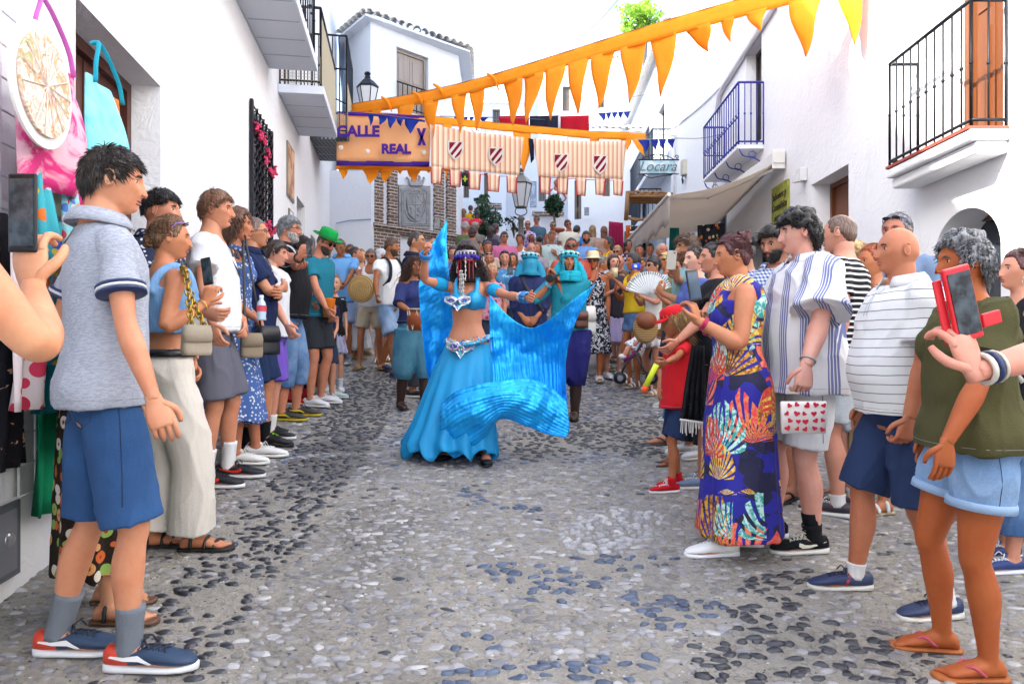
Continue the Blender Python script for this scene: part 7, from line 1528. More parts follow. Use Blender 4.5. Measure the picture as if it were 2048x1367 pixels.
f21 = P('bearded man walking in white V-neck T-shirt, torn denim shorts and backpack straps', 780, top=475, foot=748, a=128, sk='a4683f', head=(-28, 2), la={'px': (818, 640, 8.6)}, ra={'px': (750, 634, 8.5), 'pole': (.3, -1, 0)}, feet=((-.09, -.25, 0), (.10, .20, -4)), hair=('tuft', '3a2618', '6a4a30'), hairkw=dict(vol=.8), beard='3a2618', shoes=('sneaker', '20305a', '3a4a70'),
  clothes=[('shorts', DENL, dict(len=.92, flare=.03, loff=.022, off=.01)), ('top', cloth('f3f3f4'), dict(zb=.88, sl=.5, off=.018, flare=.018))], extra=[backpack])
P('balding man with glasses in navy polo raising a phone behind the dancer wing', 830, top=460, d=8.0, a=100, sk='c08a68', la='front', ra={'px': (862, 500, 7.9)}, hair=('crop', '2a2420'), hairkw=dict(thin=.6, vol=1.5), glasses=('clear', '8a7a60'), shoes=('sneaker', '30343c'), clothes=[('trousers', cloth('40444e'), {}), ('top', cloth('141c36'), dict(sl=.6, collar=1))])
P('long-haired drummer in blue shirt, baggy teal trousers and tall brown boots', 828, top=512, foot=818, a=150, sex='f', sk='a46c48', w=1.05, la={'px': (852, 622, 6.9), 'pole': (-1, -.3, -.6)}, ra={'px': (826, 626, 6.9), 'pole': (1, -.6, -.4)}, hair=('wavy', '2e1a14', '5a3426'), hairkw=dict(len=.34), shoes=('boot', '3a241c', '20140e'), feet=((-.10, .05, -10), (.12, -.12, 8)),
  clothes=[('trousers', cloth('4a8aa4', 'denim', '60a0b8', name='teal_denim'), dict(len=1.3, loff=.07, flare=-.02)), ('top', cloth('2a3468'), dict(zb=.98, sl=1.0, off=.02)), ('belt', plain('8a4a20'), dict(z=1.0))])
t = thing('drum', 'orange hand drum at the waist of the drummer left of the dancer', 'drum', tuple(W(842, 640, 6.75))); b = MB(); b.lathe((0, 0, 0), [(.11, -.10), (.135, -.04), (.135, .04), (.11, .10)], 18); b.build('drum_shell', wood('a8501c', .8), t, True); b = MB(); b.lathe((0, 0, 0), [(.13, .098), (.13, .112), (0, .114)], 18); b.build('drum_skin', plain('d8c8a8'), t, True)
b = MB(); b.tube([(.13 * math.cos(a), .13 * math.sin(a), .09 * (1 if k % 2 else -1)) for k, a in enumerate(np.linspace(0, 6.283, 19))], .005, 5); b.build('drum_cord', plain('e8e0d0'), t)
P('musician wrapped in a blue face scarf and tasselled turban in navy shirt', 1060, top=502, d=7.9, a=182, sk=SK['t'], w=1.06, face=True, la='front', ra='front', hair=None, shoes=('boot', '3a241c', '20140e'), clothes=[('trousers', cloth('20285a'), dict(len=1.3, loff=.06)), ('top', cloth('28305e'), dict(zb=.86, sl=1.4, off=.022)), ('belt', plain('4a2a1c'), dict(z=1.0))], extra=[hat('turban', '46b6d6'), scarf('3aa6cc', True), crossstrap('1c1c24')])
f26 = P('piper in turquoise head scarf, teal shirt, baggy indigo trousers and tall boots', 1138, top=500, foot=836, a=192, sk='b07050', head=(-10, -4), la={'px': (1112, 556, 7.0), 'pole': (-1, 0, -1)}, ra={'px': (1101, 566, 6.95), 'pole': (1, -.2, -1)}, lcurl=.9, rcurl=.9, hair=None, feet=((-.06, .0, -4), (.11, .22, 8)), shoes=('boot', '3a241c', '20140e'),
  clothes=[('trousers', cloth('26266e'), dict(len=1.32, loff=.075, flare=-.03, amp=.012)), ('top', cloth('1f8ca0'), dict(zb=.90, sl=1.15, off=.02)), ('belt', plain('7a3a20'), dict(z=1.0, h=.03, off=.035))], extra=[hat('turban', '3cc4dc'), scarf('22b8d0', False, .34), bracelet(-1, '4aa0d0', .9, .034, 2, .006), bracelet(1, '60b8d8', .9, .034, 2, .006)])
t = thing('wooden_pipe', 'dark wooden shawm played by the piper in the turquoise scarf', 'pipe', tuple(W(1124, 546, 6.95))); b = MB(); b.tube([W(1124, 548, 7.12) - t.location, W(1112, 551, 6.85) - t.location, W(1104, 554, 6.68) - t.location, W(1099, 556, 6.6) - t.location], [.010, .016, .026, .040], 12, 0, 2); b.build('pipe_body', wood('2a1410', .7), t, True); b = MB(); b.tube([W(1099, 556, 6.60) - t.location, W(1098.6, 556, 6.592) - t.location], [.034, .034], 12); b.build('bell_opening', plain('0a0504'), t)
P('woman in straw hat and sunglasses with black and white leaf-print dress', 1186, top=505, foot=758, a=188, sex='f', sk='b0683c', w=1.12, hipw=1.05, la='hang', ra='hang', feet=((-.09, .10, -4), (.12, -.05, 6)), hair=('tied', '3a2a20'), glasses=('sun', '3a2418'), shoes=('sandal', 'c8b08a', 'f0f0ee'),
  clothes=[('dress', cloth('16182a', 'blot', 'dcdce0', .05, .46), dict(zb=.36, flare=.07, ztop=1.36, pamp=.008))], extra=[hat('straw', 'e8d8ae', 'e8dcc0', -3)])
P('short-haired man in black sunglasses and orange-red shirt behind the piper', 1142, top=473, d=9.2, a=182, sk='9c5c40', w=1.05, hair=('crop', '1c1614'), glasses=('sun', '08080a'), shoes=('sneaker', '30343c'), clothes=[('shorts', cloth('30405a'), {}), ('top', cloth('c85a4a'), dict(sl=.6, collar=1))])
P('grey-haired woman in profile behind the straw-hat woman', 1203, top=511, d=9.9, a=100, sex='f', sk='c0825c', hair=('crop', '4a4642', '8a8884'), hairkw=dict(vol=3), shoes=('sandal', 'c8b08a'), clothes=[('dress', cloth('30303c'), dict(zb=.5))])
P('woman with dark fringe drinking next to the bald man', 1226, top=508, d=9.4, a=165, sex='f', sk='d8a48c', hair=('bob', '281a18'), la='hang', ra='chest', shoes=('sneaker', WT), clothes=[('skirt', cloth('c8b8e0'), dict(zb=.5)), ('top', cloth('3a3440'), dict(sl=.4))])
P('bald man in black printed T-shirt sipping a drink through a straw', 1240, top=508, foot=722, a=200, sk='c88a74', w=1.05, head=(0, 14), la='chest', ra={'px': (1231, 560, 8.7)}, hair=None, shoes=('sandal', '5a4638', '3a2a20'), brow='4a3a30', clothes=[('shorts', cloth('a8c0e0', 'denim', 'c0d4ee', name='pale_denim2'), dict(len=.95)), ('top', cloth('17151b', 'blot', 'b89a70', .10, .36), dict(zb=.86, sl=.5))])
P('boy in yellow polo shirt and denim shorts facing the parade', 1249, top=545, foot=724, a=235, sk='c08460', w=.9, la='hang', ra='hang', hair=('short', '4a3020'), headscale=1.2, shoes=('sneaker', 'c8c8cc'), clothes=[('shorts', DENL, dict(len=.85)), ('top', cloth('e6e46a'), dict(zb=.86, sl=.6, collar=1))])
P('dark-haired woman in a yellow top with an arm raised', 1268, top=505, d=8.9, a=250, sex='f', sk='a8683f', la='phone', ra='chest', hair=('bob', '1c1412'), shoes=('sandal', 'c8b08a'), clothes=[('shorts', DEN, dict(len=.4)), ('sleeveless', cloth('f0c828'), dict(zb=.95))])
f30 = P('girl in pink and white checked dress taking a picture with a blue camera', 1290, top=514, foot=742, a=238, sex='f', sk='b07048', bust=.6, la={'px': (1283, 560, 8.0)}, ra={'px': (1277, 556, 8.05), 'pole': (.8, .2, -1)}, hair=('bun', '20140f'), shoes=('sandal', 'c8a888', 'e0c8b0'), clothes=[('dress', cloth('d8a8bc', 'check', 'f4e8ee', .05), dict(zb=.55, flare=.12, pamp=.02, sl=.45))])
P('curly-haired woman in dark sunglasses and white lace top', 1309, top=512, d=8.5, a=250, sex='f', sk='c88f72', la='chest', ra='chest', hair=('curly', '1e1614'), hairkw=dict(vol=.7), glasses=('sun', '101014'), shoes=('sandal', 'c8b08a'), clothes=[('dress', cloth('eeeae6'), dict(zb=.6, sl=.5))])
P('older man with receding grey hair looking over the crowd under the awning', 1323, top=484, d=9.6, a=170, sk='b87858', hair=('crop', '8a8078', 'b8b0a8'), hairkw=dict(thin=.5), shoes=('sneaker', '30343c'), clothes=[('trousers', cloth('40444e'), {}), ('top', cloth('7a8a9a'), dict(sl=.5))])
P('woman in flowered blouse at the shop entrance under the awning', 1280, top=488, d=12.2, a=200, sex='f', sk='c08060', hair=('bun', '201814'), shoes=('sandal', 'c8b08a'), clothes=[('top', cloth('e8e0e8', 'floral', 'a03a60', .07, .4), dict(sl=.6)), ('trousers', cloth('303038'), {})])
f33 = P('blonde woman in a long pale blue striped dress carrying a wicker bag', 1333, top=503, foot=776, a=262, sex='f', sk='b87650', w=1.05, la={'px': (1303, 648, 6.9), 'pole': (0, -1, -.2)}, ra='chest', feet=((-.10, .06, 2), (.10, -.05, 4)), hair=('tied', 'b8904c', 'e4c88a'), hairkw=dict(len=.1), glasses=('sun', '2a2a30', 1), shoes=('sandal', 'b8a080', 'c8b898'),
  clothes=[('dress', cloth('a8cce0', 'v', 'eef4f8', .03, .5), dict(zb=.14, flare=.10, ztop=1.37, sl=.45, pleats=9, pamp=.015))])
f35 = P('bearded man with sunglasses on his head in pale teal T-shirt filming', 1378, top=467, d=6.1, a=262, sk='c08a68', la='chest', ra={'px': (1352, 556, 5.7), 'pole': (.5, .1, -1)}, rhand=dict(D=(0, .3, 1)), hair=('tuft', '3c281a', '6a4a30'), hairkw=dict(vol=.8), beard='5a3a24', glasses=('sun', 'd8d8dc', 1), shoes=('flip', '40444c', '30343c'), feet=((-.1, .22, 4), (.1, 0, 6)), foot=None, clothes=[('shorts', cloth('4a5468'), dict(len=.95)), ('top', cloth('8fbcc0'), dict(sl=.6))])
P('pale woman glancing sideways beside the bearded man', 1393, top=490, d=5.6, a=250, sex='f', sk='e0b09c', hair=('tied', '2e201a'), shoes=('sneaker', WT), clothes=[('trousers', cloth('30343c'), {}), ('top', cloth('5a6ab0'), dict(sl=.6))])
f37 = P('woman with dark tied-back hair in black T-shirt reaching one arm forward', 1430, top=482, d=4.75, a=268, sex='f', sk='cc9278', w=1.2, hipw=1.1, belly=.02, la={'px': (1328, 712, 4.45), 'pole': (0, -1, -.4)}, ra='front', hair=('tied', '14100f', '2e2622'), hairkw=dict(len=.05), feet=((-.1, .12, 4), (.1, -.05, 6)), shoes=('sneaker', '7890b0', 'e8e8ea'), clothes=[('shorts', cloth('15161c'), dict(len=.9)), ('top', cloth('15161b'), dict(zb=.84, sl=.6, off=.02))])
f38 = P('child in red baseball cap, red shirt, navy shorts and red canvas high-tops', 1356, top=622, foot=978, a=262, sk='b0724e', w=.86, head=(0, 10), la={'px': (1326, 728, 4.2), 'pole': (0, -1, -.5)}, ra='front', hair=('long', '8a6a44', 'c09a60'), hairkw=dict(len=.06), headscale=1.22, feet=((-.09, .10, 2), (.08, -.03, 4)),
  shoes=('hitop', 'd01828', 'f2f2f2', 'f4f4f4'), clothes=[('shorts', cloth('24375e'), dict(len=.90, flare=.03, off=.01)), ('top', cloth('d81e28'), dict(zb=.80, sl=.6, flare=.06, off=.03))], extra=[hat('cap', 'd81e28', None, -8)])
P('smaller child in jean shorts partly hidden behind the red-capped child', 1352, top=655, d=5.3, a=255, sk='a86c4a', w=.9, hair=('short', '5a4030'), headscale=1.2, feet=((-.1, .12, 0), (.1, 0, 0)), shoes=('flip', '3a3a34', '5a5a50'), clothes=[('shorts', DEN, dict(len=.8)), ('top', cloth('e8e050', 'blot', '303040', .1, .5), dict(sl=.5))])
P('man in black cap and black top between the two phone-holding women', 1488, top=468, d=4.9, a=262, sk='c08a6c', hair=('crop', '1c1614'), shoes=('sneaker', '30343c'), clothes=[('shorts', cloth('30343c'), {}), ('top', cloth('1a1c24'), dict(sl=.6))], extra=[hat('cap', '14161c')])
f40 = P('woman with burgundy pinned-up hair in a long tropical leaf-print dress holding a phone', 1474, top=466, foot=1100, a=278, sex='f', sk='c88a66', w=1.2, hipw=1.08, bust=1.2, head=(-6, 6), la={'px': (1396, 640, 3.35), 'pole': (-.2, -.3, -1)}, ra={'px': (1410, 655, 3.62), 'pole': (.4, -.4, -1)}, lhand=dict(D=(0, .1, 1), N=(.5, .8, 0)), rhand=dict(D=(-.1, .1, 1), N=(-.8, .6, 0)), lcurl=.7, rcurl=.7,
  feet=((-.09, .08, -14), (.09, -.08, 4)), hair=('bun', '3a1418', '6a2a30'), hairkw=dict(bunpos=(.0, -.085, .105)), glasses=('sun', '2a2626', 1), shoes=('sneaker', 'f0f0f0', 'f4f4f6'), clothes=[('dress', 'TROP', dict(zb=.12, flare=.035, ztop=1.37, off=.016, strap=.04, pleats=7, pamp=.010))] if 0 else [], extra=[bracelet(-1, 'c02a58', .88, .032, 2, .006), bracelet(1, 'b02a50', .9, .032, 1, .006)])
def tropfn(t, co):
    X = t.xyz(co); base = t.mix(t.math('GREATER_THAN', t.noise(7, 3, co, .5, 1), .55), hexc('1c1c9c', .8), hexc('141440', .8)); c = base
    for i, (h1, h2, sc, th, seed) in enumerate((('e8b028', '8a4a18', 3.2, .30, 0), ('f04848', 'f08a60', 2.6, .24, 3.3), ('c8f0e8', '2aa8a0', 2.5, .22, 7.7), ('e0a020', 'f8e070', 3.6, .22, 12.1), ('d82a30', 'e05a40', 3.0, .2, 17))):
        m = t.map(co, (1, 1, .75), (0, 0, 0), (seed, seed * .7, seed * 1.3)); v = t.new('ShaderNodeTexVoronoi', i_Scale=sc); t.link(m, v.inputs['Vector'])
        sub = t.new('ShaderNodeVectorMath', operation='SUBTRACT'); sc_ = t.new('ShaderNodeVectorMath', operation='SCALE'); t.link(m, sc_.inputs[0]); sc_.inputs['Scale'].default_value = 1.0
        t.link(sc_.outputs[0], sub.inputs[0]); t.link(v.outputs['Position'], sub.inputs[1]); q = t.xyz(sub.outputs[0])
        h = t.math('ADD', q[0], q[1]); r = t.math('SQRT', t.math('ADD', t.math('MULTIPLY', h, h), t.math('MULTIPLY', q[2], q[2])))
        ang = t.math('ARCTAN2', t.math('ABSOLUTE', h), t.math('ADD', q[2], .03 + .0 * i)); sp = t.math('FRACT', t.math('ADD', t.math('MULTIPLY', ang, 3.4), t.math('MULTIPLY', r, 7)))
        f = t.math('MULTIPLY', t.math('MULTIPLY', t.math('LESS_THAN', ang, 1.5), t.math('GREATER_THAN', sp, .40)), t.math('LESS_THAN', t.math('ADD', r, t.math('MULTIPLY', t.noise(14, 2, co), .05)), th / sc * 2.1))
        lc = t.mix(t.ramp(t.noise(38, 3, co, .6, 1), [(.45, (0, 0, 0, 1)), (.55, (1, 1, 1, 1))]), hexc(h1, .85), hexc(h2, .85)); c = t.mix(f, c, lc)
    return c, t.noise(7, 4, t.map(co, (1, 1, .4)), .6)
TROP = mat('tropical_print', rough=.7, fn=tropfn, bump=(200, .3, .012))
wear(f40, 'dress', TROP, zb=.10, flare=.06, ztop=1.37, off=.018, strap=.045, pleats=7, pamp=.010)
f41 = P('man with black beard in blue gingham shirt looking towards the parade', 1556, top=450, d=4.55, a=222, sk='b07c62', w=1.12, head=(14, 10), la='hang', ra='hang', hair=('tuft', '15110f', '2c2420'), beard='120e0c', feet=((-.1, .05, 8), (.14, -.1, 6)), shoes=('flip', '1c1c24', '16161c'), clothes=[('shorts', DENL, dict(len=.9)), ('top', cloth('3a5aa8', 'check', 'e8eef8', .024), dict(sl=1.6, collar=1, off=.02))])
f42 = P('person with black curly hair in loose blue and white striped shirt and cut-off shorts', 1606, top=418, foot=1088, a=268, sex='m', sk='dba898', w=1.2, belly=.035, head=(6, 4), la={'px': (1602, 782, 3.20), 'pole': (-.2, -1, 0)}, ra={'px': (1640, 760, 3.9), 'pole': (0, -1, 0)}, lhand=dict(D=(0, .1, -1), N=(1, 0, 0)), lcurl=.8, feet=((-.11, .0, -2), (.10, .12, 8)),
  hair=('curly', '0e0b0b', '201a1c'), hairkw=dict(vol=1.1, mask=dict(front=.42, side=.16, back=-.62)), brow='14100f', sock=('15161c', .12), shoes=('hitop', '14161c', 'f0efe8', 'dcd8c8', ('swoosh', 'eef0dc')),
  clothes=[('shorts', cloth('e9ebef', name='white_denim'), dict(len=.88, flare=.016, loff=.02, off=.012)), ('top', cloth('edeef2', 'v', '7a82b4', .15, .42), dict(zb=.80, sl=.85, off=.035, flare=.05, soff=.05, sflare=.03, drape=.9, collar=1, name='striped_shirt', amp=.010))], extra=[bracelet(-1, 'a8a8ac', .86, .034, 1, .005)])
f43 = P('man with thinning brown hair in black and white striped shirt seen from behind', 1684, top=424, d=4.25, a=305, sk='d09a84', w=1.12, la='hang', ra='hang', head=(0, 0), hair=('crop', '4a382e', '7a5e4e'), hairkw=dict(thin=.75, vol=1.5), feet=((-.12, .0, 4), (.12, -.05, 10)), shoes=('sneaker', '3a3440', 'ecece8'), sock=('f0f0f0', .04), clothes=[('shorts', cloth('c0c8cc', 'denim', 'd4dade', name='grey_denim'), dict(len=.85)), ('top', cloth('15151b', 'h', 'eeeeee', .034, .36), dict(zb=.92, sl=.6, off=.02, name='striped_shirt'))])
P('blonde woman in a long white lace dress beside the striped-shirt man', 1712, top=480, d=4.5, a=280, sex='f', sk='d8a080', hair=('long', 'b8965c', 'dcc08a'), hairkw=dict(len=.15), shoes=('sandal', 'c8b08a'), clothes=[('dress', cloth('e4e9f6'), dict(zb=.5, flare=.12, ztop=1.36, pamp=.02, pleats=9))])
P('woman with ginger ponytail in black strappy top and beige skirt', 1748, top=486, d=4.3, a=262, sex='f', sk='c8865e', la={'px': (1722, 690, 4.2)}, ra='hang', hair=('tied', '8a3c18', 'b8602c'), hairkw=dict(len=.14), shoes=('sandal', 'c8b08a'), clothes=[('skirt', cloth('b09a74'), dict(zb=.4)), ('sleeveless', cloth('16181f'), dict(zb=.98, strap=.014))], extra=[crossstrap('181a20', -1, .012)])
P('tall man with grey ponytail and blue sunglasses on his head by the arched window', 1796, top=424, d=4.7, a=236, sk='b87c66', hair=('bun', '3a3a3e', '8a8a90'), hairkw=dict(bunpos=(0, -.13, .03)), beard='4a4a4e', glasses=('sun', '3050a8', 1), shoes=('sneaker', '30343c'), clothes=[('shorts', cloth('4a5468'), {}), ('top', cloth('7a92b4'), dict(sl=.6))])
f47 = P('bald man in white polo shirt with thin black stripes and navy shorts', 1800, top=449, foot=1205, a=272, sk='be7e5e', w=1.15, belly=.06, head=(0, -2), la={'px': (1815, 858, 2.78), 'pole': (-.1, -1, 0)}, ra='hang', lhand=dict(N=(1, .2, 0)), lcurl=.8, feet=((-.13, -.13, -8), (.14, .14, 2)), hair=None, brow='3a2a22', sock=('f0f0f0', .045), shoes=('sneaker', '2a3a62', 'e4e2d8', '1a2440', ('stripe', 'c02a3c')),
  clothes=[('shorts', cloth('2c3f68'), dict(len=.97, flare=.022, loff=.022, off=.012)), ('top', cloth('f0f2f5', 'h', '6a6e78', .038, .09), dict(zb=.88, sl=.72, off=.024, flare=.02, drape=.7, collar=1, cmat=cloth(WT), name='polo_shirt', soff=.028, sflare=.02))])
f48 = P('tanned woman with short wavy grey hair in olive T-shirt and light denim shorts', 1938, top=461, foot=1335, a=276, sex='f', sk='b46434', w=1.14, hipw=1.08, bust=1.1, head=(0, 4), la={'px': (1884, 908, 2.24), 'pole': (-.1, -1, 0)}, ra='hang', lhand=dict(D=(0, .0, -1), N=(1, .1, 0)), lcurl=.3, feet=((-.08, -.03, -2), (.13, .04, 8)), hair=('curly', '4a4a4e', 'a4a6aa'), hairkw=dict(vol=.85, mask=dict(front=.6, side=.0, back=-.6)), shoes=('flip', 'b4642c', 'c8506a'),
  clothes=[('shorts', cloth('86aede', 'denim', 'a4c6ee', name='light_blue_denim'), dict(len=.50, flare=.012, loff=.018, off=.012, turnup=cloth('a8c8ee'))), ('top', cloth('545230'), dict(zb=.88, sl=.62, off=.026, flare=.03, drape=.8, soff=.03, sflare=.022, amp=.010))])
P('woman with hoop earring in black vest with white strap at the right edge', 2040, top=497, d=3.45, a=268, sex='f', sk='d49a80', la='hang', ra='hang', head=(6, -4), hair=('tied', '3a1c1c', '6a3434'), hairkw=dict(len=.1), feet=((-.1, .12, 0), (.1, .0, 0)), shoes=('sneaker', '28407a', 'f0f0f0'), clothes=[('trousers', DEN, dict(len=1.7)), ('sleeveless', cloth('15161d'), dict(zb=.92, strap=.03))], extra=[earring, crossstrap('e8e6e0', 1, .016)])
f50 = P('person at the right edge whose pink arm raises a red phone case', 0, world=(1.45, 1.60), H=1.66, d=1.62, a=300, sex='f', sk='dc9c88', w=1.05, la={'px': (1948, 742, 1.40), 'pole': (.3, .0, -1)}, ra='hang', lhand=dict(D=(0, .1, 1), N=(.6, .8, 0)), lcurl=.75, hair=('tied', '4a3020'), shoes=('sandal', 'c8b08a'), clothes=[('shorts', DEN, dict(len=.5)), ('top', cloth('e8e8e8'), dict(sl=.4))], extra=[bracelet(-1, 'e0dcd0', .90, .030, 1, .006), bracelet(-1, '30406a', .84, .031, 1, .006), bracelet(-1, 'd8d0c0', .79, .032, 1, .004)], q=0)
f51 = P('person at the left edge whose bent bare arm holds up a black phone', 0, world=(-1.13, 1.24), H=1.70, d=1.24, a=25, sk='dca27c', w=1.0, ra={'px': (66, 572, 1.42), 'pole': (.9, .42, -1.4)}, la='hang', rhand=dict(D=(-.15, 0, 1), N=(-.3, .9, 0)), rcurl=.6, hair=('short', '2a1c14'), shoes=('sneaker', WT), clothes=[('shorts', DEN, {}), ('top', cloth('d8d8e0'), dict(sl=.3))], q=0)
SKY = '1ea4dc'
fd = P('belly dancer in turquoise costume with black face veil spreading metallic blue wings', 934, top=489, foot=917, a=186, sex='f', sk='c98c6c', w=1.0, hipw=1.08, bust=1.25, head=(4, 0), slx=-.02, ra={'px': (851, 506, 4.95), 'pole': (1, .3, -.6)}, la={'px': (1086, 603, 4.75), 'pole': (-.3, -.2, -1)}, lcurl=1.0, rcurl=1.1,
       feet=((-.16, .05, -12), (.15, -.02, 14)), hair=('wavy', '1a0f10', '3c2224'), hairkw=dict(len=.26, vol=2.8), shoes=('heel', '0e0e12', '0e0e12'), lips='802030',
       clothes=[('sleeveless', cloth(SKY, metal=.3, rough=.4, name='turq_satin'), dict(zb=1.225, zt=1.325, off=.014, strap=.020, sx=.085, name='bra_top', flare=.0, amp=.002))],
       extra=[bracelet(-1, '3a8ad0', .97, .036, 4, .011), bracelet(-1, 'c8ccd4', .72, .036, 2, .005), bracelet(1, '3a8ad0', .97, .036, 3, .011), bracelet(1, 'c8ccd4', .82, .036, 1, .005)], q=0)
dD = fd.root.location.y; ds = fd.s
def partw(fg, nm, b, m, parent=None, **k):
    V = np.vstack(b.V); b.V = [np.array([fg.tolocal(v) for v in V])]; return b.build(nm, m, parent or fg.root, **k)
def patch(ctrl, nu=70, nv=50, fn=None):
    """ctrl rows of (px, py, d) -> smooth surface grid, fn(u, v)->extra depth"""
    A = np.array([[tuple(W(*p)) for p in row] for row in ctrl]); r = np.ones(A.shape[1])
    rows = [smooth_path(row, np.ones(len(row)), 14)[0] for row in A]; rows = [np.array([np.interp(np.linspace(0, 1, nu), np.linspace(0, 1, len(q)), q[:, k]) for k in range(3)]).T for q in rows]; rows = np.array(rows); G = []
    for j in range(nu): p = smooth_path(rows[:, j], np.ones(len(rows)), 14)[0]; G.append(np.array([np.interp(np.linspace(0, 1, nv), np.linspace(0, 1, len(p)), p[:, k]) for k in range(3)]).T)
    G = np.array(G).transpose(1, 0, 2); Q_ = G.reshape(-1, 3); G[..., 1] += (nz(Q_, (14, 6, 14), 4) * .014 + nz(Q_, (34, 10, 34), 9) * .006).reshape(G.shape[:2])
    if fn: U_, V_ = np.meshgrid(np.linspace(0, 1, nu), np.linspace(0, 1, nv)); G[..., 1] += fn(U_, V_)
    return G
WING = mat('metallic_blue_wing', hexc('128ae0', .9), .27, .5, fn=lambda t, co: (t.mix(t.noise(3, 3, co), hexc('0a86ee', 1), hexc('22c4ff', 1)), t.noise(30, 4, t.map(co, (1, 1, .3)), .7, 1)), bump=(12, .8, .012))
def ple(n, a, s=0): return lambda U, V: a * np.abs(np.sin(U * n + s * V + .8 * np.sin(V * 3))) * (.35 + V)
def plv(n, a): return lambda U, V: a * np.abs(np.sin(V * n + .8 * np.sin(U * 3))) + .03 * np.sin(U * 5)
d = dD + .16
b = MB()                                             # wing on the left of the picture, behind her raised arm
b.grid(patch([[(852, 506, d - .1), (868, 478, d), (882, 458, d), (895, 441, d + .05)], [(839, 560, d), (862, 545, d + .02), (884, 520, d + .05), (894, 494, d + .1)], [(840, 622, d), (862, 612, d + .04), (884, 600, d + .08), (902, 585, d + .05)], [(848, 700, d + .02), (862, 690, d + .05), (884, 672, d + .08), (905, 650, d + .02)], [(857, 775, d + .02), (860, 765, d + .04), (868, 742, d + .06), (880, 712, d + .04)]], 80, 60, plv(80, .016)))
partw(fd, 'wing', b, WING, smooth=True, solid=.004); d = dD + .06
b = MB()                                             # sheet hanging from shoulder and hand on the right
b.grid(patch([[(978, 588, d - .02), (1018, 632, d + .06), (1062, 655, d + .05), (1106, 632, d - .1), (1150, 596, d - .22), (1190, 568, d - .25)], [(979, 650, d), (1022, 684, d + .1), (1068, 700, d + .12), (1110, 690, d), (1134, 672, d - .15), (1148, 650, d - .2)], [(982, 715, d - .02), (1026, 730, d + .06), (1072, 742, d + .1), (1112, 745, d), (1128, 740, d - .12), (1132, 720, d - .18)], [(986, 782, d - .08), (1030, 778, d - .04), (1076, 782, d - .04), (1112, 800, d - .1), (1130, 812, d - .16), (1134, 800, d - .2)]], 110, 60, ple(70, .018)))
partw(fd, 'wing', b, WING, smooth=True, solid=.004); d = dD - .26
b = MB()                                             # the low fold sweeping in front of the skirt
b.grid(patch([[(884, 806, d + .02), (912, 782, d - .06), (960, 768, d - .1), (1014, 760, d - .04), (1064, 758, d + .08), (1104, 776, d + .16), (1132, 800, d + .14)], [(880, 836, d - .02), (914, 812, d - .12), (962, 796, d - .16), (1014, 786, d - .12), (1066, 790, d), (1106, 812, d + .1), (1136, 832, d + .1)], [(882, 872, d - .02), (914, 846, d - .12), (960, 826, d - .18), (1010, 806, d - .14), (1064, 818, d - .04), (1104, 842, d + .04), (1138, 858, d + .06)], [(894, 904, d), (924, 884, d - .04), (964, 858, d - .1), (1004, 826, d - .1), (1056, 842, d - .02), (1096, 862, d + .02), (1130, 872, d + .04)], [(908, 916, d + .04), (936, 902, d + .02), (970, 874, d), (1000, 838, d - .02), (1050, 850, d), (1092, 866, d + .02), (1122, 871, d + .04)]], 110, 50, plv(44, .012)))
partw(fd, 'wing', b, WING, smooth=True, solid=.004)
b = MB(); G = []; n = 110                            # skirt
for i in range(34):
    v = i / 33; y = 682 + (908 - 682) * v; xl = np.interp(v, [0, .25, .5, .75, .92, 1], [894, 868, 846, 824, 806, 812]); xr = np.interp(v, [0, .2, .5, 1], [976, 984, 984, 990]); row = []
    for j in range(n + 1):
        a = j / n * 6.2832; k = abs(math.cos(a)); rp = 1 + (.030 + .05 * v) * v ** .5 * math.sin(a * 15 + 1.4 * math.sin(a * 2) + v * 1.5) * 1.2; hx_ = (xr - xl) / 2 * rp; cx = (xl + xr) / 2
        yy = y + v ** 6 * (9 * math.sin(a * 7) + 5 * math.sin(a * 13)); dp = np.interp(v, [0, .3, 1], [.125, .20, .36]) * rp
        row.append(W(cx + hx_ * math.cos(a), yy, dD + .02 - dp * math.sin(a)))
    G.append(row)
b.grid(G); partw(fd, 'skirt', b, mat('turq_chiffon', hexc('22b4f0', .95), .6, fn=lambda t, co: t.mix(t.noise(4, 3, co), hexc('28bcf6', .95), hexc('149ad8', .95)), trans=.3), smooth=True, solid=.003)
GEM = [plain('6a3ab8', .2), plain('e8f0f8', .15, .5), plain('2ab8e8', .2), plain('c8a060', .25, .8)]
def ornament(nm, cx, cy, wd, ht, dd_, base):
    b = MB(); sh = [(0, -.05), (.18, -.30), (.5, -.42), (.98, -.35), (1, .05), (.62, .35), (.3, .45), (0, 1), (-.3, .45), (-.62, .35), (-1, .05), (-.98, -.35), (-.5, -.42), (-.18, -.30)]
    def Wp(u, v, o): return W(cx + wd * u, cy + ht * v, dd_ + .06 * u * u - o)
    b.prism([Wp(u, v, 0) for u, v in sh], (0, .02, 0)); o = partw(fd, nm, b, base)
    b = MB();
    for sg in (-1, 1):
        for r_ in (.8, .45): b.tube([Wp(sg * (.5 + .42 * r_ * math.cos(a)), -.02 + .32 * r_ * math.sin(a), .008) for a in np.linspace(0, 6.283, 15)], .006, 5, 1 if r_ > .5 else 0)
    b.tube([Wp(u, v, .006) for u, v in sh + sh[:1]], .006, 5, 1)
    for k in range(60): u = random.uniform(-.9, .9); v = random.uniform(-.3, .35) if abs(u) > .25 else random.uniform(-.1, .75); b.ball(Wp(u, v, .008), random.uniform(.004, .008), 6, 4, random.choice((0, 1, 1, 2, 3)))
    partw(fd, 'beading', b, GEM, o)
zc = dD - .14 * ds
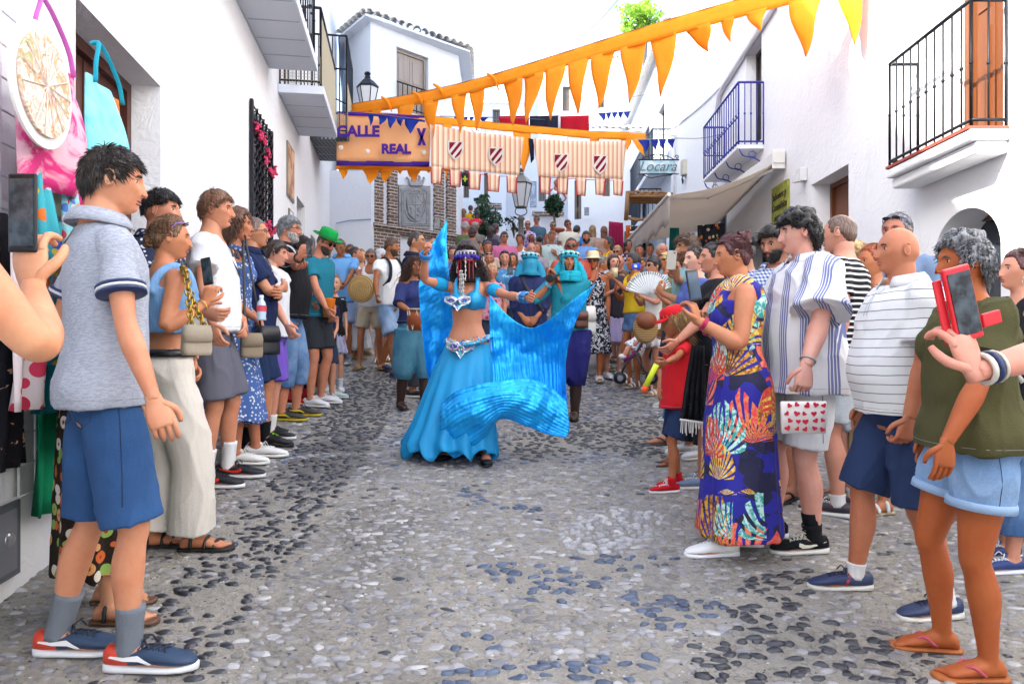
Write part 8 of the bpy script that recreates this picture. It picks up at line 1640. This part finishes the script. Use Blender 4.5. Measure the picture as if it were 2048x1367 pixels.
ornament('bra_ornament', 915, 601, 25, 20, zc - .09, plain('49bfe6', .35, .3)); ornament('belt_ornament', 921, 692, 27, 24, zc - .05, plain('49bfe6', .35, .3));
b = MB(); b.tube([W(895 , 680, dD + .02), W(905, 686, dD - .10), W(935, 687, dD - .17), W(960, 682, dD - .12), W(978, 672, dD - .0), W(965, 675, dD + .12), W(935, 680, dD + .17), W(905, 681, dD + .12), W(895, 680, dD + .02)], .034, 12, 0, 5, .45); o_ = partw(fd, 'belt', b, plain('3ab4e0', .35, .3), smooth=True)
b = MB()
for k in range(90): a = random.uniform(-.2, 1.0); b.ball(W(936 + 43 * math.cos(a * 3.3), 682 - 6 * (1 if math.cos(a * 3.3) > 0 else 0) * math.cos(a * 3.3) + random.uniform(-7, 7), dD - .155 * math.sin(max(0, min(1, a)) * 3.14) - .045), .006, 6, 4, random.choice((0, 1, 2, 1, 3)))
partw(fd, 'belt_beading', b, GEM, o_)
for sg in (-1, 1):                                     # arm bands
    p = fd.sh[sg] * .6 + fd.el[sg] * .4; dv = fd.el[sg] - fd.sh[sg]; b = MB(); L_ = np.linalg.norm(dv); dv /= L_
    b.tube([p - dv * .05, p - dv * .02, p + dv * .02, p + dv * .05], [.044, .050, .049, .043], 16); b.build('arm_band', cloth(SKY), fd.root, True)
b = MB(); G = []
for i in range(14):
    v = i / 13; z = -.020 - .185 * v; G.append([fd.hx([.078 * math.sin(a) * (1 + .1 * v), .010 + .102 * math.cos(a) + .012 * math.exp(-(a / .3) ** 2) * (1 - v) + .004 * math.sin(a * 14 + v), z]) for a in np.linspace(-1.15, 1.15, 26)])
b.grid(G); b.build('face_veil', cloth('0c090c'), fd.root, True, solid=.003)
b = MB();
for a in (-.95, -.5, .45, .9): b.tube([fd.hx([.080 * math.sin(a), .016 + .104 * math.cos(a), -.018 - .16 * t_]) for t_ in np.linspace(0, 1, 8)], .0035, 5)
b.tube([fd.hx([.079 * math.sin(a), .014 + .104 * math.cos(a) + .012 * math.exp(-(a / .3) ** 2), -.018]) for a in np.linspace(-1.15, 1.15, 14)], .004, 5); b.build('veil_trim', plain('c01830', .6), fd.root, True)
b = MB()
for a, L_ in ((-.15, .20), (-1.25, .11), (1.2, .16), (.35, .23), (.2, .26), (.05, .24), (.5, .20)):
    for k in range(int(L_ / .009)): zz_ = .03 - .03 * (abs(a) < .2) - k * .009; zz_ -= .14 * (a in (.35, .2, .05, .5)) ; b.ball(fd.hx([.086 * math.sin(a) + .002 * math.sin(k), .020 + .108 * math.cos(a) + .012 * (abs(a) < .3), zz_]), .0052 if k % 4 else .008, 6, 4)
b.build('bead_strings', plain('d8d4cc', .25, .6), fd.root, True)
b = MB(); b.tube([fd.hx([.092 * math.sin(a), .006 + .112 * math.cos(a), .060]) for a in np.linspace(-1.7, 1.7, 19)], .009, 8, 1)
for k, a in enumerate(np.linspace(-1.35, 1.35, 9)):
    b.tube([fd.hx([.095 * math.sin(a), .006 + .116 * math.cos(a), .062]), fd.hx([.098 * math.sin(a), .010 + .118 * math.cos(a), .028])], [.004, .009], 7, 1)
    V0 = fd.hx([.100 * math.sin(a), .012 + .121 * math.cos(a), .018]);
    for q_ in range(6): b.ball(V0 + rng.normal(size=3) * .006, .012, 7, 5, 0)
b.build('forehead_band', [plain('3218a0', .7), plain('b8bcc8', .3, .7)], fd.root, True)

phone('black phone held up at the left edge showing the street on its screen', W(46, 425, 1.42), (.058, .160, .008), 0, 0, 0, '101014', screen='2c3a44')
phone('black phone filming in the hand of the crop-top woman', W(414, 542, 3.18), (.062, .125, .009), -28, 4, -6, '14141a', screen='1c2a4a')
phone('black phone in the raised hand of the grey-bearded man', W(618, 497, 5.72), (.060, .150, .009), -35, 0, -6, '14141a')
phone('small phone in both hands of the man in the pale blue polo', W(682, 597, 8.93), (.075, .12, .010), 0, -50, 90, '202228', screen='101418')
phone('phone raised above the crowd left of the blue wing', W(874, 446, 8.0), (.075, .15, .010), 20, 0, 6, '14141a', screen='0c0e14')
phone('pale phone raised by the bearded man in the teal shirt', W(1343, 520, 5.6), (.075, .15, .010), 152, 0, -4, 'b8b4a8')
phone('phone showing the dancer in the hands of the tropical-dress woman', W(1387, 570, 3.34), (.075, .150, .009), 28, -4, -8, '1c1c20', screen='3a5a78')
t = phone('phone in a bright red flip case at the right edge', W(1924, 606, 1.40), (.062, .150, .011), 10, 0, -14, 'e0182c', screen='141a22')
M_ = Matrix.Rotation(R(10), 3, 'Z') @ Matrix.Rotation(R(-14), 3, 'Y'); b = MB(); b.box(M_ @ Vector((-.036, .012, -.01)), (.010, .003, .066), 0, mat=M_); b.box(M_ @ Vector((.058, .0, -.045)), (.022, .004, .014), 0, mat=M_); b.build('case_flap', plain('d81a2c', .45), t, bevel=.003)
phone('phone held low by the woman in the blue denim shirt', W(1020, 541, 9.2), (.075, .13, .01), 0, -30, 0, '14141a')
bag('small cream quilted handbag on a gold chain beside the crop-top woman', W(393, 680, 3.02), (.060, .034, .064), 'd8c8b0', ('chain', [W(384, 660, 3.0), W(378, 600, 3.04), W(372, 545, 3.1), W(366, 538, 3.2), W(386, 600, 3.1), W(410, 655, 3.04)]), 40, quilt=True)
bag('beige quilted handbag held in front of the daisy-print dress', W(503, 690, 4.62), (.07, .04, .08), 'b8a48a', ('2a2420', [W(490, 670, 4.6), W(488, 560, 4.75), W(486, 480, 4.9)]), 30, quilt=True)
bag('black crossbody pouch on the hip of the man in navy polo', W(534, 680, 4.9), (.09, .05, .10), '15161c', ('101014', [W(522, 655, 4.9), W(505, 560, 4.85), W(490, 470, 4.95)]), 60)
bag('brown leather purse hanging at the belt of the piper', W(1162, 638, 6.9), (.07, .04, .08), '5a2c1c', ('4a2416', [W(1158, 622, 6.9), W(1150, 560, 6.95), W(1120, 520, 7.0)]), 10)
bag('white cloth shoulder bag of the straw-hat woman', W(1172, 640, 8.5), (.12, .05, .17), 'e4e0d8', ('8a4a30', [W(1176, 615, 8.5), W(1190, 560, 8.45), W(1198, 525, 8.6)]), 0)
hanging('black shawl hanging beside the red-capped child', [((1384, 690), (1408, 690)), ((1370, 770), (1410, 765)), ((1360, 838), (1410, 846))], 4.0, cloth('1b1c22'), amp=.02)
b = MB(); [b.tube([W(1363 + 3.4 * k, 838 + .5 * k, 3.97), W(1363 + 3.4 * k + random.uniform(-3, 3), 862 + random.uniform(-8, 10), 3.97)], .003, 5) for k in range(14)]; b.tube([W(1360, 838, 3.97), W(1410, 845, 3.97)], .007, 6); tag(b.build('fringe', plain('eceae6', .8)), 'white cotton fringe below the black shawl', 'fringe')
t = thing('wicker_bag', 'round wicker bag with brown leather flap held by the blonde woman', 'bag', tuple(W(1291, 655, 6.75)), 0, 'bags carried by onlookers'); wick = mat('wicker', hexc('b0844e', .8), .8, fn=lambda t, co: (t.mix(t.math('GREATER_THAN', t.math('FRACT', t.math('MULTIPLY', t.xyz(co)[2], 60)), .5), hexc('c09a60', .8), hexc('7a5830', .8)), None) if 0 else t.mix(t.math('GREATER_THAN', t.math('FRACT', t.math('MULTIPLY', t.xyz(co)[2], 60)), .5), hexc('c09a60', .8), hexc('7a5830', .8)))
b = MB(); b.loft([(0, -.05, 0), (0, -.04, 0), (0, .04, 0), (0, .05, 0)], [(.09, 0, 0), (.115, 0, 0), (.115, 0, 0), (.09, 0, 0)], [(0, 0, .11), (0, 0, .15), (0, 0, .15), (0, 0, .11)], 24); b.build('bag_body', wick, t, True); b = MB(); b.loft([(0, -.056, .07), (0, .02, .07)], [(.10, 0, 0)] * 2, [(0, 0, .085)] * 2, 20); b.build('flap', plain('8a4a26', .5), t, True)
t = thing('straw_bag', 'round woven straw bag beside the woman in the long white dress', 'bag', tuple(W(723, 577, 8.85)), 0, 'bags carried by onlookers'); b = MB(); b.loft([(0, -.05, 0), (0, -.03, 0), (0, .03, 0), (0, .05, 0)], [(.10, 0, 0), (.17, 0, 0), (.17, 0, 0), (.10, 0, 0)], [(0, 0, .10), (0, 0, .175), (0, 0, .175), (0, 0, .10)], 26); b.build('bag_body', plain('c8a468', .8), t, True); b = MB(); [b.tube([(.16 * k / 6 * math.cos(a), -.055 + .02 * (k / 6) ** 3, .165 * k / 6 * math.sin(a)) for a in np.linspace(0, 6.283, 21)], .006, 5) for k in range(1, 7)]; b.build('weave', plain('a8844c', .8), t, True)
t = thing('clutch', 'white zip pouch printed with red hearts in the hand of the curly-haired person', 'pouch', tuple(W(1607, 833, 3.2))); b = MB(); b.loft([(0, 0, -.075), (0, 0, -.07), (0, 0, .06), (0, 0, .072)], [(.095, 0, 0), (.10, 0, 0), (.105, 0, 0), (.104, 0, 0)], [(0, .004, 0), (0, .016, 0), (0, .012, 0), (0, .003, 0)], 28, ex=.3); b.build('pouch_body', plain('f0ebe6', .6), t, True)
b = MB()
for i in range(5):
    for j in range(4):
        cx, cz, sz, a0 = -.078 + .039 * i + random.uniform(-.005, .005) + .006 * (j % 2), -.052 + .036 * j + random.uniform(-.004, .004), random.uniform(.013, .019), random.uniform(-.9, .9); pts = []
        if abs(cx) > .088: continue
        for q_ in np.linspace(0, 6.283, 19)[:-1]: hx_, hz_ = .8 * math.sin(q_) ** 3, (.65 * math.cos(q_) - .25 * math.cos(2 * q_) - .1 * math.cos(3 * q_)); pts.append((cx + sz * (hx_ * math.cos(a0) - hz_ * math.sin(a0)), -.0175, cz + sz * (hx_ * math.sin(a0) + hz_ * math.cos(a0))))
        b.prism(pts, (0, .003, 0))
b.build('heart_print', plain('d8203c', .5), t)
t = thing('water_bottle', 'clear plastic water bottle under the crossed arms of the man in navy polo', 'bottle', tuple(W(523, 622, 4.72))); b = MB(); b.lathe((0, 0, -.06), [(.0, 0), (.030, 0), (.032, .01), (.029, .03), (.032, .05), (.029, .07), (.032, .09), (.026, .12), (.013, .14), (.013, .155)], 14); b.build('bottle_body', mat('clear_plastic', hexc('b8d4e8', .8), .08, 0, .8), t, True); b = MB(); b.lathe((0, 0, -.06), [(.0335, .06), (.0335, .10)], 14); b.build('label_band', plain('d04050'), t); b = MB(); b.lathe((0, 0, .09), [(0.015, 0), (.015, .02), (0, .02)], 10); b.build('cap', plain('e8f0ff'), t)
t = thing('paper_cup', 'orange cup held by the small boy', 'cup', tuple(W(657, 618, 7.2))); b = MB(); b.lathe((0, 0, -.08), [(0, 0), (.052, 0), (.070, .185), (.073, .19), (.068, .192), (.060, .18)], 16); b.build('cup', plain('f07e18', .5), t, True)
t = thing('drink_glass', 'plastic glass with straw held by the bald man', 'glass', tuple(W(1230, 545, 8.6))); b = MB(); b.lathe((0, 0, -.05), [(0, 0), (.032, 0), (.042, .11), (.040, .11)], 12); b.build('glass', plain('d8c89a', .15), t, True); b = MB(); b.bar((0, 0, 0), (.03, 0, .14), .004); b.build('straw', plain('202020'), t)
t = thing('camera', 'bright blue compact camera raised by the girl in the checked dress', 'camera', tuple(W(1272, 532, 8.0))); b = MB(); b.box((0, 0, 0), (.052, .015, .032), 0, .3); b.box((.02, 0, .036), (.012, .01, .006), 0, .3); b.build('camera_body', plain('1c48d8', .3), t, bevel=.006); b = MB(); b.lathe((0, 0, 0), [(.020, 0), (.018, .02), (.014, .02), (0, .016)], 14); b.V = [np.c_[v[:, 0] - .01, -v[:, 2] - .013, v[:, 1]] for v in b.V]; b.build('lens', plain('c8d4f0', .2, .6), t, True)
t = thing('hand_fan', 'open white folding fan with black slotted edge held in front of the blonde woman', 'fan', tuple(W(1298, 590, 6.85))); b = MB(); G = [[(r_ * math.sin(a), -.01 * (j % 2), r_ * math.cos(a)) for j, a in enumerate(np.linspace(-1.35, 1.2, 36))] for r_ in (.02, .235)]; b.grid(G); b.build('leaf', plain('e9ecee', .6), t, solid=.002)
b = MB(); [b.prism([(r_ * math.sin(a_), -.014, r_ * math.cos(a_)) for r_, a_ in ((.205, a - .016), (.205, a + .016), (.232, a + .016), (.232, a - .016))], (0, .002, 0)) for a in np.linspace(-1.3, 1.15, 26)]; b.build('fan_slots', plain('1c1c20'), t)
t = thing('foam_tube', 'yellow toy tube with orange tip held by the red-capped child', 'toy', tuple(W(1300, 756, 4.15))); b = MB(); b.tube([W(1313, 728, 4.15) - t.location, W(1291, 772, 4.15) - t.location], .017, 12); b.build('tube', plain('e0f020', .5), t, True); b = MB(); b.tube([W(1291.5, 771, 4.15) - t.location, W(1287, 784, 4.15) - t.location], .0175, 12); b.build('tip', plain('f05a18', .5), t, True)
sd_ = 8.2; t = thing('stroller', 'dark folding pushchair with purple seat beside the checked dress', 'stroller', (PX(1262, sd_), sd_, ground(PX(1262, sd_), sd_)), 0); o = t.location; SP = lambda px, py, o_=0: Vector(W(px, py, sd_ + o_)) - o
b = MB(); G = [[SP(x, y, q_) for q_ in (-.18, 0, .18)] for x, y in ((1248, 722), (1262, 712), (1276, 700), (1284, 685), (1288, 668), (1280, 664))]; b.grid(G); b.build('seat', cloth('8a1a78'), t, True, solid=.03)
b = MB(); [b.tube([SP(1240, 752, q_), SP(1252, 726, q_), SP(1270, 708, q_), SP(1296, 660, q_)], .012, 7) for q_ in (-.2, .2)]; [b.tube([SP(1270, 706, q_), SP(1288, 740, q_), SP(1302, 752, q_)], .012, 7) for q_ in (-.2, .2)]; b.bar(SP(1296, 660, -.2), SP(1296, 660, .2), .014); b.build('frame', plain('20222a', .4), t, True)
for x, q_ in ((1240, -.22), (1240, .22), (1303, -.22), (1303, .22)):
    b = MB(); c = SP(x, 755, q_); b.loft([c + Vector((0, -.018, 0)), c + Vector((0, .018, 0))], [(.072, 0, 0)] * 2, [(0, 0, .072)] * 2, 18); wo = b.build('wheel', plain('16171c', .6), t, True); b = MB(); b.loft([c + Vector((0, -.021, 0)), c + Vector((0, .021, 0))], [(.035, 0, 0)] * 2, [(0, 0, .035)] * 2, 12); b.build('rim', plain('7a7e88', .4), wo)
tb = thing('person', 'baby in white polka-dot dress with bare legs sitting in the pushchair', 'person', tuple(o + SP(1276, 700))); b = MB(); B0 = lambda px, py, q_=0: SP(px, py, q_) - SP(1276, 700)
b.tube([B0(1280, 672), B0(1277, 686), B0(1274, 698)], [.05, .075, .08], 12, 0, 3)
b.ball(B0(1282, 658), (.07, .075, .08), 16, 12)
for q_ in (-.06, .06): b.tube([B0(1272, 697, q_), B0(1260, 692, q_), B0(1251, 706, q_), B0(1246, 712, q_)], [.045, .038, .03, .024], 10, 0, 3); b.tube([B0(1279, 676, q_), B0(1272, 684, q_ * 1.8), B0(1268, 692, q_ * 1.8)], [.028, .024, .018], 8, 0, 2)
remesh(b, .012, 2).build('body', skin('dca084'), tb, True)
b = MB(); b.tube([B0(1280, 676), B0(1275, 688), B0(1266, 699)], [.07, .105, .13], 16, 0, 3); b.build('dress', cloth('f0eef0', 'floral', '3a3040', .035, .3), tb, True)
b = MB(); b.ball(B0(1283, 655), (.074, .078, .078), 14, 10); b.build('hair', hairm('5a3c28'), tb, True)
for q_ in (-.06, .06): b = MB(); b.ball(B0(1245, 712, q_), (.05, .03, .032), 10, 8); b.build('shoe', plain('eae6e0'), tb, True)

def far(label, px, top, d, a=180, sex='m', sk='b8795a', hair=('short', '2a1c14'), top_='4a5a7a', bot='30384a', kind='top', glasses=None, la='hang', ra='hang', H=None, pat=None, c2=None, head=(0, 0), **k):
    h_ = CZ + (683 - top) / F * d - ground(PX(px, d), d); Hh = H or min(max(h_, 1.52 if sex == 'f' else 1.6), 1.74 if sex == 'f' else 1.84)
    cl = cloth(top_, pat, c2, .07, .4); legs = [('trousers', cloth(bot), dict(len=1.9)) if k.pop('long', 0) else ('shorts', cloth(bot), dict(len=.8))]
    if kind == 'dress': C_ = [('dress', cl, dict(zb=.5))]
    elif kind == 'vest': C_ = legs + [('sleeveless', cl, dict(zb=.9))]
    else: C_ = legs + [('top', cl, dict(zb=.87, sl=.55))]
    return P(label, px, top=top, H=Hh, d=d, a=a, sex=sex, sk=sk, hair=hair, clothes=C_, glasses=glasses, la=la, ra=ra, shoes=('sneaker', 'c8c8cc'), head=head, group=None, **k)
far('stout man in pink polo and mirrored sunglasses in the middle of the crowd', 1008, 462, 13.6, 165, top_='e07aa8', glasses=('sun', '2a7a9a'), w=1.18, sk='c07a5c')
far('woman with brown fringe left of the man in pink', 976, 482, 12.2, 178, 'f', hair=('bob', '4a2a1c'), top_='c8b4a4')
far('man with sunglasses on his head in dark navy shirt behind the dancer', 979, 503, 10.2, 182, top_='28345c', hair=('crop', '8a7060'), glasses=('sun', '3a5a9a', 1))
far('older woman with fair hair in pink floral blouse behind the dancer shoulder', 984, 527, 9.4, 178, 'f', hair=('bob', 'a08058'), top_='e0a0b0', pat='floral', c2='b03a50', sk='c88870')
far('dark long-haired woman in blue denim shirt looking over her phone', 1010, 500, 9.8, 184, 'f', hair=('long', '2a1814'), hairkw=dict(len=.18), top_='4a88b8', pat='blot', c2='b8d4e8', glasses=('sun', '3050b0', 1), la='front', ra='front', sk='c89078')
far('dark curly-haired woman just behind the denim-shirted woman', 1026, 505, 10.8, 190, 'f', hair=('wavy', '1c1210'), top_='6a2a3a')
far('person in white tank top behind the street lamp post', 1040, 466, 13.8, 200, top_='eceef4', kind='vest')
far('bald older man whose head shows above the blue turban', 1062, 484, 11.4, 170, hair=None, top_='8a8a9a', sk='c08a74')
far('young woman with brown hair next to the bald older man', 1075, 484, 12.4, 200, 'f', hair=('long', '5a3a28'), top_='a8a0a8')
far('tall man in slate polo shirt and sunglasses standing at the back', 1073, 430, 18.2, 178, top_='4a6a80', bot='30405a', glasses=('sun', '101014'), ra='hip')
far('woman in sunglasses and floral top at the back beside the lamp post', 1055, 440, 18.0, 176, 'f', hair=('bun', '7a5a40'), top_='c8b8d8', pat='floral', c2='9a5aa0', glasses=('sun', '101014'), la='chest')
far('small girl with dark hair in front of the slate polo man', 1063, 467, 15.4, 178, 'f', H=1.25, hair=('long', '2a1a16'), top_='7a6ab8', sk='a86c50')
far('dark-haired boy in white T-shirt seen from behind on the slope', 1080, 470, 15.0, 10, H=1.45, hair=('short', '16110f'), top_='dfe6f6')
far('woman with dark tied hair in a floral dress in front of the potted tree', 1106, 442, 17.2, 176, 'f', hair=('bun', '20140f'), top_='d8ccd0', pat='floral', c2='7a6a8a', kind='dress', glasses=('sun', '3a2418'))
far('young man in white and mint patterned shirt on the slope', 1103, 461, 14.4, 178, top_='d4ecea', pat='blot', c2='6aa8a0', hair=('short', '5a4030'), la='chest')
far('man in cream shirt and sunglasses tilting his head', 1138, 438, 16.6, 172, top_='ece8d4', glasses=('sun', '0c0c10'), head=(0, 4, 16), bot='2a2a34')
far('man in bright blue shirt turned away near the back wall', 1153, 449, 17.0, 40, top_='4a8ae0', hair=('short', '1c1412'))
far('bearded young man in light blue shirt standing behind the straw hat', 1172, 461, 13.2, 178, top_='7aa8e4', beard='1c1410', hair=('short', '1c1412'))
far('woman with long straight light brown hair seen from behind', 1185, 449, 15.6, 5, 'f', hair=('long', '8a6a48', 'a8845c'), hairkw=dict(len=.38), top_='b8a898')
far('woman with long chestnut hair seen from behind, right of the light-haired one', 1208, 451, 15.4, 5, 'f', hair=('long', '5a3022', '7a4a34'), hairkw=dict(len=.36), top_='c09a88')
far('young woman in yellow top and navy skirt in profile with long black hair', 1219, 472, 12.4, 262, 'f', hair=('long', '120e10'), hairkw=dict(len=.34), top_='f0c81c', bot='1c2238', kind='vest', la='phone', ra='chest')
far('grey curly-haired woman in olive cardigan on the steps at left', 930, 444, 15.6, 170, 'f', hair=('curly', '9a9890', 'c8c8c4'), top_='6a7a50', glasses=('clear', '202020'), sk='c89074')
far('woman with dark bun in brown strappy top seen from behind on the steps', 945, 452, 14.6, 15, 'f', hair=('long', '3a1c1a'), hairkw=dict(len=.12), top_='6a4a40', kind='vest')
far('person in pale cap behind the woman in brown', 950, 443, 16.0, 20, 'm', hair=('short', '6a5a50'), top_='9a9488', extra=[hat('cap', 'b0a898')])
far('dark long-haired woman in profile seated on the steps by the shrub', 981, 452, 15.8, 30, 'f', hair=('long', '20140f'), top_='4a4458')
far('second dark-haired woman close behind the seated one', 990, 446, 16.6, 60, 'f', hair=('long', '2a1a16'), top_='8a8090')
far('girl with very long brown hair and pink top on the upper stairs', 927, 416, 19.4, 20, 'f', hair=('long', '6a4a30', '8a6444'), hairkw=dict(len=.34), top_='e86a80', bot='3a5aa0', H=1.6)
far('girl in yellow T-shirt on the upper stairs', 941, 409, 20.4, 10, 'f', hair=('bun', '2a1a14'), top_='f0c020', bot='3a5aa0', H=1.6)
far('girl in red top and denim shorts with hands on hips on the upper stairs', 954, 418, 19.0, 350, 'f', hair=('long', '20140f'), hairkw=dict(len=.2), top_='f03a50', bot='4a78b8', la='hip', ra='hip', H=1.58)
far('older man in white vest leaning on the terrace behind the potted tree', 1112, 358, 21.5, 178, top_='dfe6f8', kind='vest', hair=('crop', '6a6058'), la='hip', H=1.72, sk='9c6a50')
far('dark-haired woman in flowered dress beside the hanging magenta dress', 1255, 478, 13.6, 150, 'f', hair=('long', '20140f'), top_='3a3048', pat='floral', c2='d8c8d8')
far('woman with brown bun far under the awning', 1300, 486, 12.6, 190, 'f', hair=('bun', '3a2418'), top_='d8d4cc')
far('person in purple clothes at the far left behind the dancer wing', 905, 492, 11.0, 170, 'f', hair=('bob', '2a1c1a'), top_='6a6a9a', sk='c08a70')
far('man in dark shirt between the seated women and the dancer', 960, 480, 13.2, 200, hair=('short', '2a1c14'), top_='343a4c')
far('woman in pale shirt half hidden by the straw hat', 1196, 498, 11.2, 176, 'f', hair=('long', '6a4a34'), top_='c8d4e0')
far('fair-haired man at the edge of the crowd near the yellow-topped woman', 1236, 490, 11.6, 210, hair=('short', '8a6a44'), top_='5a88b0', glasses=('sun', '101014'))
far('woman with short brown hair at the left end of the far crowd', 700, 488, 11.4, 160, 'f', hair=('bob', '4a3024'), top_='e0c8b8')
far('man in olive cap standing behind the blonde woman with the fan', 1352, 502, 7.7, 250, hair=('crop', '6a5040'), top_='8a8a60', sk='b8805c', extra=[hat('cap', '8a7a58')])
far('dark-haired person between the fan and the teal-shirted man', 1366, 512, 7.0, 262, 'f', hair=('tied', '1c1412'), top_='2a3a6a', la='phone')
for k in range(6):
    b = MB(); z = ground(0, 18.2 + .5 * k); x0, x1 = PX(902, 19), PX(985, 19); b.prism([(x0, 18.6 + .5 * k, z - .5), (x1, 18.6 + .5 * k, z - .5), (x1, 18.6 + .5 * k, z + .16 * (k + 1)), (x0, 18.6 + .5 * k, z + .16 * (k + 1))], (0, .52, 0)); o = b.build('stone_step', FAR); o['kind'] = 'structure'
